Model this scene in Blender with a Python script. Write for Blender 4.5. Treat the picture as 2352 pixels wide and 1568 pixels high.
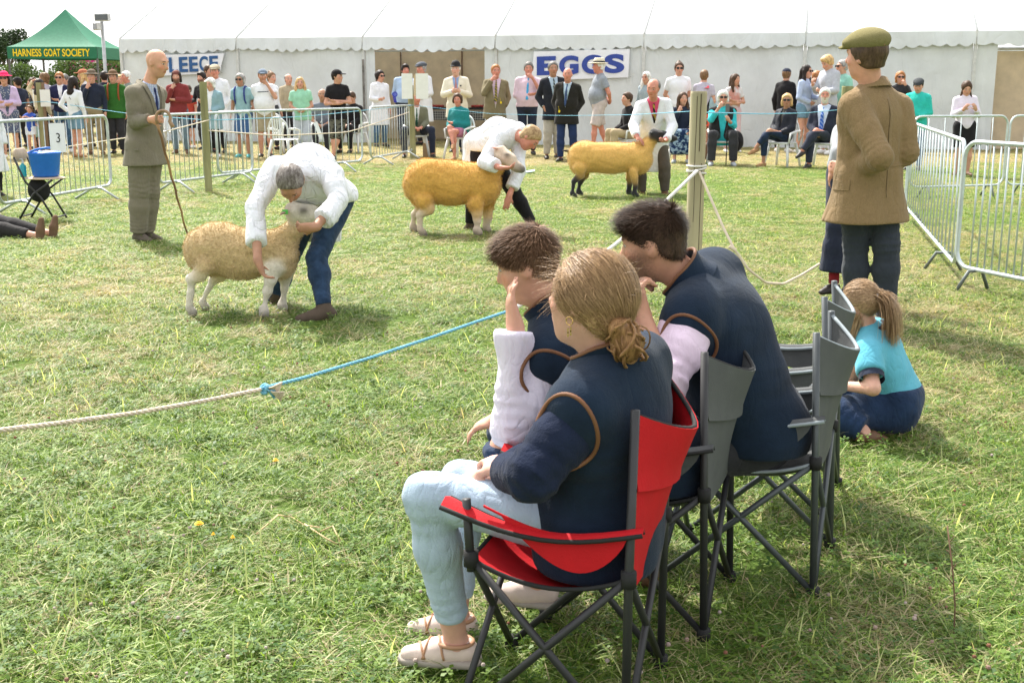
import bpy, math, random
import numpy as np
from mathutils import Vector, Matrix

random.seed(7)
RNG = np.random.default_rng(11)
for _o in list(bpy.data.objects):
    bpy.data.objects.remove(_o)
SC = bpy.context.scene
COL = SC.collection

# ------------------------------------------------------------------ camera, sky, sun, exposure
CAM_H = 1.47
F = 2700.0
PITCH = math.atan(589.0 / F)
cam_data = bpy.data.cameras.new('camera')
cam_data.sensor_width = 36.0
cam_data.lens = 36.0 * F / 2352.0
cam_data.clip_start = 0.05
cam_data.clip_end = 2000.0
cam_data.dof.use_dof = True
cam_data.dof.focus_distance = 5.5
cam_data.dof.aperture_fstop = 16.0
cam = bpy.data.objects.new('camera', cam_data)
COL.objects.link(cam)
cam.location = (0, 0, CAM_H)
cam.rotation_euler = (math.pi / 2 - PITCH, 0, 0)
SC.camera = cam

SUN_EL = math.radians(52)
SUN_AZ = math.radians(-28)      # measured from +Y (away from the camera) towards +X
world = bpy.data.worlds.new('World')
SC.world = world
world.use_nodes = True
wn = world.node_tree
for n in list(wn.nodes):
    wn.nodes.remove(n)
w_out = wn.nodes.new('ShaderNodeOutputWorld')
w_bg = wn.nodes.new('ShaderNodeBackground')
w_sky = wn.nodes.new('ShaderNodeTexSky')
w_sky.sky_type = 'NISHITA'
w_sky.sun_disc = False
w_sky.sun_elevation = SUN_EL
w_sky.sun_rotation = SUN_AZ
w_sky.dust_density = 4.0
w_sky.air_density = 1.2
w_sky.ozone_density = 1.0
w_hs = wn.nodes.new('ShaderNodeHueSaturation')
w_hs.inputs['Saturation'].default_value = 0.2
wn.links.new(w_sky.outputs[0], w_hs.inputs['Color'])
w_mix = wn.nodes.new('ShaderNodeMix')          # thin bright summer haze over the whole sky
w_mix.data_type = 'RGBA'
w_mix.inputs[0].default_value = .45
w_mix.inputs[7].default_value = (5.9, 5.9, 6.0, 1)
wn.links.new(w_hs.outputs[0], w_mix.inputs[6])
wn.links.new(w_mix.outputs[2], w_bg.inputs['Color'])
w_bg.inputs['Strength'].default_value = 0.15
wn.links.new(w_bg.outputs[0], w_out.inputs[0])

sun_data = bpy.data.lights.new('sun', 'SUN')
sun_data.energy = 3.9
sun_data.angle = math.radians(1.2)
sun_data.color = (1.0, 0.95, 0.86)
sun = bpy.data.objects.new('sun', sun_data)
COL.objects.link(sun)
sdir = Vector((math.sin(SUN_AZ) * math.cos(SUN_EL), math.cos(SUN_AZ) * math.cos(SUN_EL), math.sin(SUN_EL)))
sun.rotation_euler = sdir.to_track_quat('Z', 'Y').to_euler()
sun.location = (0, 0, 30)

SC.view_settings.view_transform = 'Standard'
SC.view_settings.look = 'None'
SC.view_settings.gamma = 1.0
SC.view_settings.exposure = 1.15
SC.view_settings.use_curve_mapping = False

# ------------------------------------------------------------------ placing helpers (pixel of the photo -> place in the world)
V = lambda *a: np.array(a, float)
UPZ = V(0, 0, 1)
CP, SP = math.cos(PITCH), math.sin(PITCH)


def ray(u, v):
    x, y = (u - 1176.0) / F, -(v - 784.0) / F
    return V(x, CP + y * SP, -SP + y * CP)


def W(u, v, Y):
    d = ray(u, v)
    return V(0, 0, CAM_H) + d * (Y / d[1])


def G(u, v):
    d = ray(u, v)
    return V(0, 0, CAM_H) + d * (-CAM_H / d[2])


def gy(v):
    return G(1176, v)[1]


def nrm(a):
    a = np.asarray(a, float)
    return a / (np.linalg.norm(a) + 1e-12)


# ------------------------------------------------------------------ objects
def tag(o, label=None, cat=None, group=None, kind=None):
    if label:
        o['label'] = label
    if cat:
        o['category'] = cat
    if group:
        o['group'] = group
    if kind:
        o['kind'] = kind
    return o


def empty(name, loc, label=None, cat=None, group=None, rz=0.0):
    o = bpy.data.objects.new(name, None)
    COL.objects.link(o)
    o.location = tuple(float(c) for c in loc)
    o.rotation_euler = (0, 0, rz)
    o.empty_display_size = 0.2
    return tag(o, label, cat, group)


def mesh_from(name, verts, faces, smooth=True):
    me = bpy.data.meshes.new(name)
    verts = np.asarray(verts, dtype=np.float32)
    if isinstance(faces, np.ndarray):
        nf, k = faces.shape
        me.vertices.add(len(verts))
        me.vertices.foreach_set('co', verts.ravel())
        me.loops.add(nf * k)
        me.loops.foreach_set('vertex_index', faces.astype(np.int32).ravel())
        me.polygons.add(nf)
        me.polygons.foreach_set('loop_start', np.arange(0, nf * k, k, dtype=np.int32))
        me.update(calc_edges=True)
    else:
        me.from_pydata([tuple(map(float, p)) for p in verts], [], faces)
    if smooth:
        me.polygons.foreach_set('use_smooth', np.ones(len(me.polygons), dtype=bool))
    me.update()
    return me


def obj(name, me, mat=None, parent=None, loc=None):
    o = bpy.data.objects.new(name, me)
    COL.objects.link(o)
    if mat is not None and not me.materials:
        me.materials.append(mat)
    if parent is not None:
        o.parent = parent
    if loc is not None:
        o.location = tuple(float(c) for c in loc)
    return o


def copy_tree(o, parent=None):
    c = o.copy()
    COL.objects.link(c)
    c.parent = parent
    for ch in list(o.children):
        copy_tree(ch, c)
    return c


class MB:
    """collects boxes, tubes and polygons for one mesh"""

    def __init__(s):
        s.v = []
        s.f = []

    def add(s, v, f):
        n = len(s.v)
        s.v.extend([tuple(map(float, p)) for p in v])
        s.f.extend([tuple(i + n for i in q) for q in f])
        return s

    def box(s, c, size, axes=None, bev=0.0):
        c = np.asarray(c, float)
        ax = np.eye(3) if axes is None else np.asarray(axes, float)
        h = np.asarray(size, float) / 2
        if bev <= 0:
            P = [c + ax[0] * h[0] * i + ax[1] * h[1] * j + ax[2] * h[2] * k for k in (-1, 1) for j in (-1, 1) for i in (-1, 1)]
            return s.add(P, [(0, 2, 3, 1), (4, 5, 7, 6), (0, 1, 5, 4), (2, 6, 7, 3), (0, 4, 6, 2), (1, 3, 7, 5)])
        b = min(bev, h.min() * .9)
        P = []
        for k, (zz, ins) in enumerate(((-h[2], b), (-h[2] + b, 0), (h[2] - b, 0), (h[2], b))):
            for (i, j) in ((-1, -1), (1, -1), (1, 1), (-1, 1)):
                # chamfered corner: two points each
                X, Y = h[0] - ins, h[1] - ins
                q1 = (i * (X - b), j * Y)
                q2 = (i * X, j * (Y - b))
                pr = (q1, q2) if (i * j) < 0 else (q2, q1)
                for q in pr[::-1]:
                    P.append(c + ax[0] * q[0] + ax[1] * q[1] + ax[2] * zz)
        f = []
        for r in range(3):
            for i in range(8):
                a, d = r * 8 + i, r * 8 + (i + 1) % 8
                f.append((a, d, d + 8, a + 8))
        f.append(tuple(range(7, -1, -1)))
        f.append(tuple(range(24, 32)))
        return s.add(P, f)

    def tube(s, pts, r, n=8, cap=True, closed=False):
        P = [np.asarray(p, float) for p in pts]
        m = len(P)
        rr = r if hasattr(r, '__len__') else [r] * m
        T = []
        for i in range(m):
            if closed:
                t = P[(i + 1) % m] - P[i - 1]
            else:
                t = P[min(i + 1, m - 1)] - P[max(i - 1, 0)]
            T.append(nrm(t))
        a = V(0, 0, 1) if abs(T[0][2]) < .9 else V(1, 0, 0)
        a = nrm(np.cross(T[0], a))
        verts = []
        for i in range(m):
            a = nrm(a - T[i] * np.dot(a, T[i]))
            b = np.cross(T[i], a)
            for j in range(n):
                an = 2 * math.pi * j / n
                verts.append(P[i] + (a * math.cos(an) + b * math.sin(an)) * rr[i])
        f = []
        for i in range(m if closed else m - 1):
            k = (i + 1) % m
            for j in range(n):
                j2 = (j + 1) % n
                f.append((i * n + j, i * n + j2, k * n + j2, k * n + j))
        if cap and not closed:
            f.append(tuple(range(n - 1, -1, -1)))
            f.append(tuple(range((m - 1) * n, m * n)))
        return s.add(verts, f)

    def sheet(s, rows, thick=0.0, close=False):
        """grid of points (list of rows); optional thickness along normals"""
        R = np.asarray(rows, float)
        a, b = R.shape[:2]
        if thick > 0:
            du = np.gradient(R, axis=0)
            dv = np.gradient(R, axis=1)
            N = np.cross(du, dv)
            N /= (np.linalg.norm(N, axis=2, keepdims=True) + 1e-9)
            top = R + N * thick / 2
            bot = R - N * thick / 2
            s.add(top.reshape(-1, 3), [(i * b + j, (i + 1) * b + j, (i + 1) * b + j + 1, i * b + j + 1) for i in range(a - 1) for j in range(b - 1)])
            s.add(bot.reshape(-1, 3), [(i * b + j, i * b + j + 1, (i + 1) * b + j + 1, (i + 1) * b + j) for i in range(a - 1) for j in range(b - 1)])
            edge = [(0, j) for j in range(b)] + [(i, b - 1) for i in range(1, a)] + [(a - 1, j) for j in range(b - 2, -1, -1)] + [(i, 0) for i in range(a - 2, 0, -1)]
            m = len(edge)
            ev = [top[e] for e in edge] + [bot[e] for e in edge]
            s.add(ev, [(i, (i + 1) % m, (i + 1) % m + m, i + m) for i in range(m)])
        else:
            s.add(R.reshape(-1, 3), [(i * b + j, (i + 1) * b + j, (i + 1) * b + j + 1, i * b + j + 1) for i in range(a - 1) for j in range(b - 1)])
        return s

    def lathe(s, c, prof, n=20, axis=None, sx=1.0, sy=1.0):
        """profile of (r, z) turned round the vertical through c"""
        c = np.asarray(c, float)
        P = []
        for (r, z) in prof:
            for j in range(n):
                an = 2 * math.pi * j / n
                P.append(c + V(r * sx * math.cos(an), r * sy * math.sin(an), z))
        f = []
        for i in range(len(prof) - 1):
            for j in range(n):
                j2 = (j + 1) % n
                f.append((i * n + j, i * n + j2, (i + 1) * n + j2, (i + 1) * n + j))
        return s.add(P, f)

    def mesh(s, name, smooth=False, off=None):
        v = np.asarray(s.v, float)
        if off is not None:
            v = v - np.asarray(off, float)
        return mesh_from(name, v, s.f, smooth)

    def build(s, name, mat, parent=None, smooth=False, off=None, loc=None):
        return obj(name, s.mesh(name, smooth, off), mat, parent, loc)


# ------------------------------------------------------------------ materials
_M = {}


def nodes_of(name):
    m = bpy.data.materials.new(name)
    m.use_nodes = True
    nt = m.node_tree
    for n in list(nt.nodes):
        nt.nodes.remove(n)
    return m, nt


def N(nt, t, **kw):
    n = nt.nodes.new(t)
    for k, v in kw.items():
        if k.startswith('i_'):
            n.inputs[k[2:].replace('_', ' ')].default_value = v
        else:
            setattr(n, k, v)
    return n


def L(nt, a, b):
    nt.links.new(a, b)


def math_n(nt, op, a, b=None, clamp=False):
    n = nt.nodes.new('ShaderNodeMath')
    n.operation = op
    n.use_clamp = clamp
    for i, x in enumerate((a, b)):
        if x is None:
            continue
        if hasattr(x, 'default_value') or hasattr(x, 'links'):
            nt.links.new(x, n.inputs[i])
        else:
            n.inputs[i].default_value = x
    return n.outputs[0]


def mixc(nt, fac, a, b, mode='MIX'):
    n = nt.nodes.new('ShaderNodeMix')
    n.data_type = 'RGBA'
    n.blend_type = mode
    n.clamp_factor = True
    for sock, x in ((n.inputs[0], fac), (n.inputs[6], a), (n.inputs[7], b)):
        if hasattr(x, 'links'):
            nt.links.new(x, sock)
        elif isinstance(x, (tuple, list)):
            sock.default_value = (x[0], x[1], x[2], 1)
        else:
            sock.default_value = x
    return n.outputs[2]


def noise(nt, scale, vec=None, detail=3, rough=.55, stretch=None):
    n = nt.nodes.new('ShaderNodeTexNoise')
    n.inputs['Scale'].default_value = scale
    n.inputs['Detail'].default_value = detail
    n.inputs['Roughness'].default_value = rough
    if vec is not None:
        if stretch is not None:
            mp = nt.nodes.new('ShaderNodeMapping')
            mp.inputs['Scale'].default_value = stretch
            nt.links.new(vec, mp.inputs[0])
            vec = mp.outputs[0]
        nt.links.new(vec, n.inputs['Vector'])
    return n.outputs['Fac']


def ramp(nt, fac, lo, hi, c0=(0, 0, 0), c1=(1, 1, 1)):
    n = nt.nodes.new('ShaderNodeValToRGB')
    n.color_ramp.elements[0].position = lo
    n.color_ramp.elements[1].position = hi
    n.color_ramp.elements[0].color = (*c0, 1)
    n.color_ramp.elements[1].color = (*c1, 1)
    nt.links.new(fac, n.inputs[0])
    return n.outputs[0]


def mat(key, color=(.5, .5, .5), rough=.85, var=.12, nscale=14.0, bump=.25, bscale=60.0, fold=.0, foldscale=7.0, metal=0.0,
        spec=.3, pat=None, sheen=0.0, trans=0.0, stretch=None, alpha=1.0, coord='Object', coat=0.0, crease=0.0, foldmap=(1, 1, .45)):
    """one procedural material: base colour with mottling, fine weave bump, broad folds, optional woven or printed pattern"""
    if key in _M:
        return _M[key]
    m, nt = nodes_of(key)
    out = N(nt, 'ShaderNodeOutputMaterial')
    p = N(nt, 'ShaderNodeBsdfPrincipled')
    tc = N(nt, 'ShaderNodeTexCoord').outputs[coord]
    base = tuple(color)
    col = None
    if pat:
        kind = pat[0]
        c2 = pat[1]
        sc = pat[2] if len(pat) > 2 else 20.0
        if kind == 'stripe':
            ax = pat[3] if len(pat) > 3 else 0
            wv = N(nt, 'ShaderNodeTexWave')
            wv.bands_direction = 'XYZ'[ax] if isinstance(ax, int) else ax
            wv.inputs['Scale'].default_value = sc
            L(nt, tc, wv.inputs[0])
            fac = ramp(nt, wv.outputs['Fac'], .5, .62)
        elif kind == 'check':
            w1 = N(nt, 'ShaderNodeTexWave')
            w1.bands_direction = 'X'
            w1.inputs['Scale'].default_value = sc
            L(nt, tc, w1.inputs[0])
            w2 = N(nt, 'ShaderNodeTexWave')
            w2.bands_direction = 'Z'
            w2.inputs['Scale'].default_value = sc
            L(nt, tc, w2.inputs[0])
            fac = math_n(nt, 'MAXIMUM', ramp(nt, w1.outputs['Fac'], .82, .95), ramp(nt, w2.outputs['Fac'], .82, .95))
        elif kind == 'spot':
            vo = N(nt, 'ShaderNodeTexVoronoi')
            vo.inputs['Scale'].default_value = sc
            L(nt, tc, vo.inputs[0])
            fac = ramp(nt, vo.outputs['Distance'], .28, .36, (1, 1, 1), (0, 0, 0))
        elif kind == 'blotch':
            fac = ramp(nt, noise(nt, sc, tc, 2), .47, .55)
        elif kind == 'tweed':
            fac = ramp(nt, noise(nt, sc, tc, 5, .8), .35, .65)
        col = mixc(nt, fac, base, c2)
    nz = noise(nt, nscale, tc, 4, .6, stretch)
    dark = tuple(max(0, c * (1 - var)) for c in base)
    lite = tuple(min(1, c * (1 + var)) for c in base)
    if col is None:
        col = ramp(nt, nz, .3, .7, dark, lite)
    else:
        col = mixc(nt, math_n(nt, 'MULTIPLY', nz, var * 2), col, (0, 0, 0))
    L(nt, col, p.inputs['Base Color'])
    p.inputs['Roughness'].default_value = rough
    p.inputs['Metallic'].default_value = metal
    p.inputs['Specular IOR Level'].default_value = spec
    p.inputs['Sheen Weight'].default_value = sheen
    p.inputs['Coat Weight'].default_value = coat
    if alpha < 1:
        p.inputs['Alpha'].default_value = alpha
    hgt = None
    if bump > 0:
        b = N(nt, 'ShaderNodeBump')
        b.inputs['Strength'].default_value = bump
        b.inputs['Distance'].default_value = .004
        L(nt, noise(nt, bscale, tc, 3, .6, stretch), b.inputs['Height'])
        hgt = b.outputs[0]
    if fold > 0:
        b2 = N(nt, 'ShaderNodeBump')
        b2.inputs['Strength'].default_value = fold
        b2.inputs['Distance'].default_value = .022
        fz = N(nt, 'ShaderNodeTexNoise')
        fz.inputs['Scale'].default_value = foldscale
        fz.inputs['Detail'].default_value = 1.5
        fz.inputs['Distortion'].default_value = .5
        mp = N(nt, 'ShaderNodeMapping')
        mp.inputs['Scale'].default_value = foldmap
        mp.inputs['Rotation'].default_value = (.2, .25, 0)
        L(nt, tc, mp.inputs[0])
        L(nt, mp.outputs[0], fz.inputs['Vector'])
        L(nt, fz.outputs['Fac'], b2.inputs['Height'])
        if hgt is not None:
            L(nt, hgt, b2.inputs['Normal'])
        hgt = b2.outputs[0]
        if crease > 0:
            b3 = N(nt, 'ShaderNodeBump')
            b3.inputs['Strength'].default_value = crease
            b3.inputs['Distance'].default_value = .012
            cz = N(nt, 'ShaderNodeTexNoise')
            cz.inputs['Scale'].default_value = foldscale * 1.7
            cz.inputs['Detail'].default_value = 2.5
            cz.inputs['Distortion'].default_value = .8
            mp3 = N(nt, 'ShaderNodeMapping')
            mp3.inputs['Scale'].default_value = (1.4, 1.4, .6)
            mp3.inputs['Rotation'].default_value = (.9, -.5, .3)
            L(nt, tc, mp3.inputs[0])
            L(nt, mp3.outputs[0], cz.inputs['Vector'])
            rid = math_n(nt, 'POWER', math_n(nt, 'ABSOLUTE', math_n(nt, 'MULTIPLY', math_n(nt, 'SUBTRACT', cz.outputs['Fac'], .5), 4.0)), .6)
            L(nt, rid, b3.inputs['Height'])
            L(nt, hgt, b3.inputs['Normal'])
            hgt = b3.outputs[0]
    if hgt is not None:
        L(nt, hgt, p.inputs['Normal'])
    if trans > 0:
        t = N(nt, 'ShaderNodeBsdfTranslucent')
        L(nt, col, t.inputs['Color'])
        mx = N(nt, 'ShaderNodeMixShader')
        mx.inputs[0].default_value = trans
        L(nt, p.outputs[0], mx.inputs[1])
        L(nt, t.outputs[0], mx.inputs[2])
        L(nt, mx.outputs[0], out.inputs[0])
    else:
        L(nt, p.outputs[0], out.inputs[0])
    _M[key] = m
    return m


def cloth(key, color, **kw):
    kw.setdefault('fold', .55)
    kw.setdefault('crease', .28)
    kw.setdefault('rough', .92)
    kw.setdefault('spec', .15)
    kw.setdefault('sheen', .1)
    return mat('cloth ' + key, color, **kw)


def skin_mat(key, tone, beard=None, brow=(.10, .06, .04)):
    if 'skin ' + key in _M:
        return _M['skin ' + key]
    m, nt = nodes_of('skin ' + key)
    out = N(nt, 'ShaderNodeOutputMaterial')
    p = N(nt, 'ShaderNodeBsdfPrincipled')
    at = N(nt, 'ShaderNodeAttribute')
    at.attribute_name = 'hl'
    sep = N(nt, 'ShaderNodeSeparateXYZ')
    L(nt, at.outputs['Vector'], sep.inputs[0])
    x, y, z = sep.outputs
    ax = math_n(nt, 'ABSOLUTE', x)
    frontm = math_n(nt, 'GREATER_THAN', y, .045)

    def blob(px, cx, pz, cz, rx, rz, soft=.5):
        a = math_n(nt, 'DIVIDE', math_n(nt, 'SUBTRACT', px, cx), rx)
        b = math_n(nt, 'DIVIDE', math_n(nt, 'SUBTRACT', pz, cz), rz)
        d = math_n(nt, 'ADD', math_n(nt, 'MULTIPLY', a, a), math_n(nt, 'MULTIPLY', b, b))
        f = ramp(nt, d, 1 - soft, 1 + soft, (1, 1, 1), (0, 0, 0))
        return math_n(nt, 'MULTIPLY', f, frontm)
    tc = N(nt, 'ShaderNodeTexCoord').outputs['Object']
    col = ramp(nt, noise(nt, 22, tc, 4), .3, .7, tuple(c * .88 for c in tone), tuple(min(1, c * 1.1) for c in tone))
    red = (min(1, tone[0] * 1.05), tone[1] * .68, tone[2] * .62)
    col = mixc(nt, math_n(nt, 'MULTIPLY', blob(ax, .042, z, -.02, .028, .026, .8), .55), col, red)
    col = mixc(nt, math_n(nt, 'MULTIPLY', blob(ax, 0, z, -.018, .014, .018, .8), .5), col, red)
    if beard is not None:
        lo_ = math_n(nt, 'SUBTRACT', z, math_n(nt, 'MULTIPLY', ax, .42))
        grain = math_n(nt, 'MULTIPLY', math_n(nt, 'SUBTRACT', noise(nt, 160, tc, 3), .5), .05)
        m1 = N(nt, 'ShaderNodeMapRange')
        m1.inputs['From Min'].default_value = -.022
        m1.inputs['From Max'].default_value = -.058
        L(nt, math_n(nt, 'ADD', lo_, grain), m1.inputs[0])
        m2 = N(nt, 'ShaderNodeMapRange')
        m2.inputs['From Min'].default_value = -.012
        m2.inputs['From Max'].default_value = .03
        L(nt, math_n(nt, 'ADD', y, grain), m2.inputs[0])
        m3 = N(nt, 'ShaderNodeMapRange')
        m3.inputs['From Min'].default_value = -.150
        m3.inputs['From Max'].default_value = -.115
        L(nt, z, m3.inputs[0])
        msk = math_n(nt, 'MULTIPLY', math_n(nt, 'MULTIPLY', m1.outputs[0], m2.outputs[0]), m3.outputs[0])
        col = mixc(nt, math_n(nt, 'MULTIPLY', msk, beard[1]), col, beard[0])
    col = mixc(nt, math_n(nt, 'MULTIPLY', blob(ax, 0, z, -.055, .025, .0075, .4), .75), col, (tone[0] * .62, tone[1] * .30, tone[2] * .28))
    col = mixc(nt, math_n(nt, 'MULTIPLY', blob(ax, .031, z, .036, .02, .0055, .5), .8), col, brow)
    col = mixc(nt, math_n(nt, 'MULTIPLY', blob(ax, .031, z, .014, .016, .009, .5), .9), col, (tone[0] * .4, tone[1] * .32, tone[2] * .3))
    col = mixc(nt, blob(ax, .031, z, .014, .0125, .0055, .3), col, (.62, .58, .55))
    col = mixc(nt, blob(ax, .031, z, .014, .0058, .0058, .3), col, (.03, .02, .015))
    L(nt, col, p.inputs['Base Color'])
    p.inputs['Roughness'].default_value = .55
    p.inputs['Specular IOR Level'].default_value = .35
    p.inputs['Subsurface Weight'].default_value = .12
    p.inputs['Subsurface Radius'].default_value = (.02, .008, .004)
    p.inputs['Subsurface Scale'].default_value = .5
    b = N(nt, 'ShaderNodeBump')
    b.inputs['Strength'].default_value = .15
    b.inputs['Distance'].default_value = .003
    L(nt, noise(nt, 90, tc, 3), b.inputs['Height'])
    L(nt, b.outputs[0], p.inputs['Normal'])
    L(nt, p.outputs[0], out.inputs[0])
    _M['skin ' + key] = m
    return m


def hair_mat(key, color, color2=None, rough=.5, strand=1.0):
    if 'hair ' + key in _M:
        return _M['hair ' + key]
    m, nt = nodes_of('hair ' + key)
    out = N(nt, 'ShaderNodeOutputMaterial')
    p = N(nt, 'ShaderNodeBsdfPrincipled')
    at = N(nt, 'ShaderNodeAttribute')
    at.attribute_name = 'hl'
    c2 = color2 or tuple(min(1, c * 1.7) for c in color)
    nz = noise(nt, 60, at.outputs['Vector'], 4, .7, (1.0 * strand, .45, .22))
    L(nt, ramp(nt, nz, .35, .68, tuple(c * .65 for c in color), c2), p.inputs['Base Color'])
    p.inputs['Roughness'].default_value = rough
    p.inputs['Specular IOR Level'].default_value = .22
    b = N(nt, 'ShaderNodeBump')
    b.inputs['Strength'].default_value = .9
    b.inputs['Distance'].default_value = .006
    L(nt, nz, b.inputs['Height'])
    L(nt, b.outputs[0], p.inputs['Normal'])
    L(nt, p.outputs[0], out.inputs[0])
    _M['hair ' + key] = m
    return m


def attr_mat(key, rough=.9, bump=.5, bscale=70, dist=.008, fold=0.0, var=.25, vscale=25, sheen=.3):
    """colour comes from the mesh attribute 'col' (wool, bare legs and face of a sheep)"""
    m, nt = nodes_of(key)
    out = N(nt, 'ShaderNodeOutputMaterial')
    p = N(nt, 'ShaderNodeBsdfPrincipled')
    at = N(nt, 'ShaderNodeAttribute')
    at.attribute_name = 'col'
    tc = N(nt, 'ShaderNodeTexCoord').outputs['Object']
    nz = noise(nt, vscale, tc, 6, .7)
    col = mixc(nt, 1.0, at.outputs['Color'], ramp(nt, nz, .25, .75, (1 - var, 1 - var * 1.1, 1 - var * 1.25), (1 + var * .4,) * 3), 'MULTIPLY')
    L(nt, col, p.inputs['Base Color'])
    p.inputs['Roughness'].default_value = rough
    p.inputs['Specular IOR Level'].default_value = .15
    p.inputs['Sheen Weight'].default_value = sheen
    b = N(nt, 'ShaderNodeBump')
    b.inputs['Strength'].default_value = bump
    b.inputs['Distance'].default_value = dist
    L(nt, noise(nt, bscale, tc, 5, .75), b.inputs['Height'])
    L(nt, b.outputs[0], p.inputs['Normal'])
    L(nt, p.outputs[0], out.inputs[0])
    return m


# ------------------------------------------------------------------ smooth solids: blended distance field -> one quad mesh
def wobble(P, amp, freq, seed=0):
    r = np.random.default_rng(seed)
    d = np.zeros(P[0].shape)
    for i in range(5):
        a = r.normal(size=3)
        a /= np.linalg.norm(a)
        b = r.normal(size=3)
        b /= np.linalg.norm(b)
        ph, ph2 = r.uniform(0, 6.28, 2)
        fq = freq * r.uniform(.6, 1.7)
        s1 = fq * (P[0] * a[0] + P[1] * a[1] + P[2] * a[2]) + ph
        s2 = fq * .7 * (P[0] * b[0] + P[1] * b[1] + P[2] * b[2]) + ph2
        d += np.sin(s1 + 1.4 * np.sin(s2))
    return d * amp / 3.0


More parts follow.
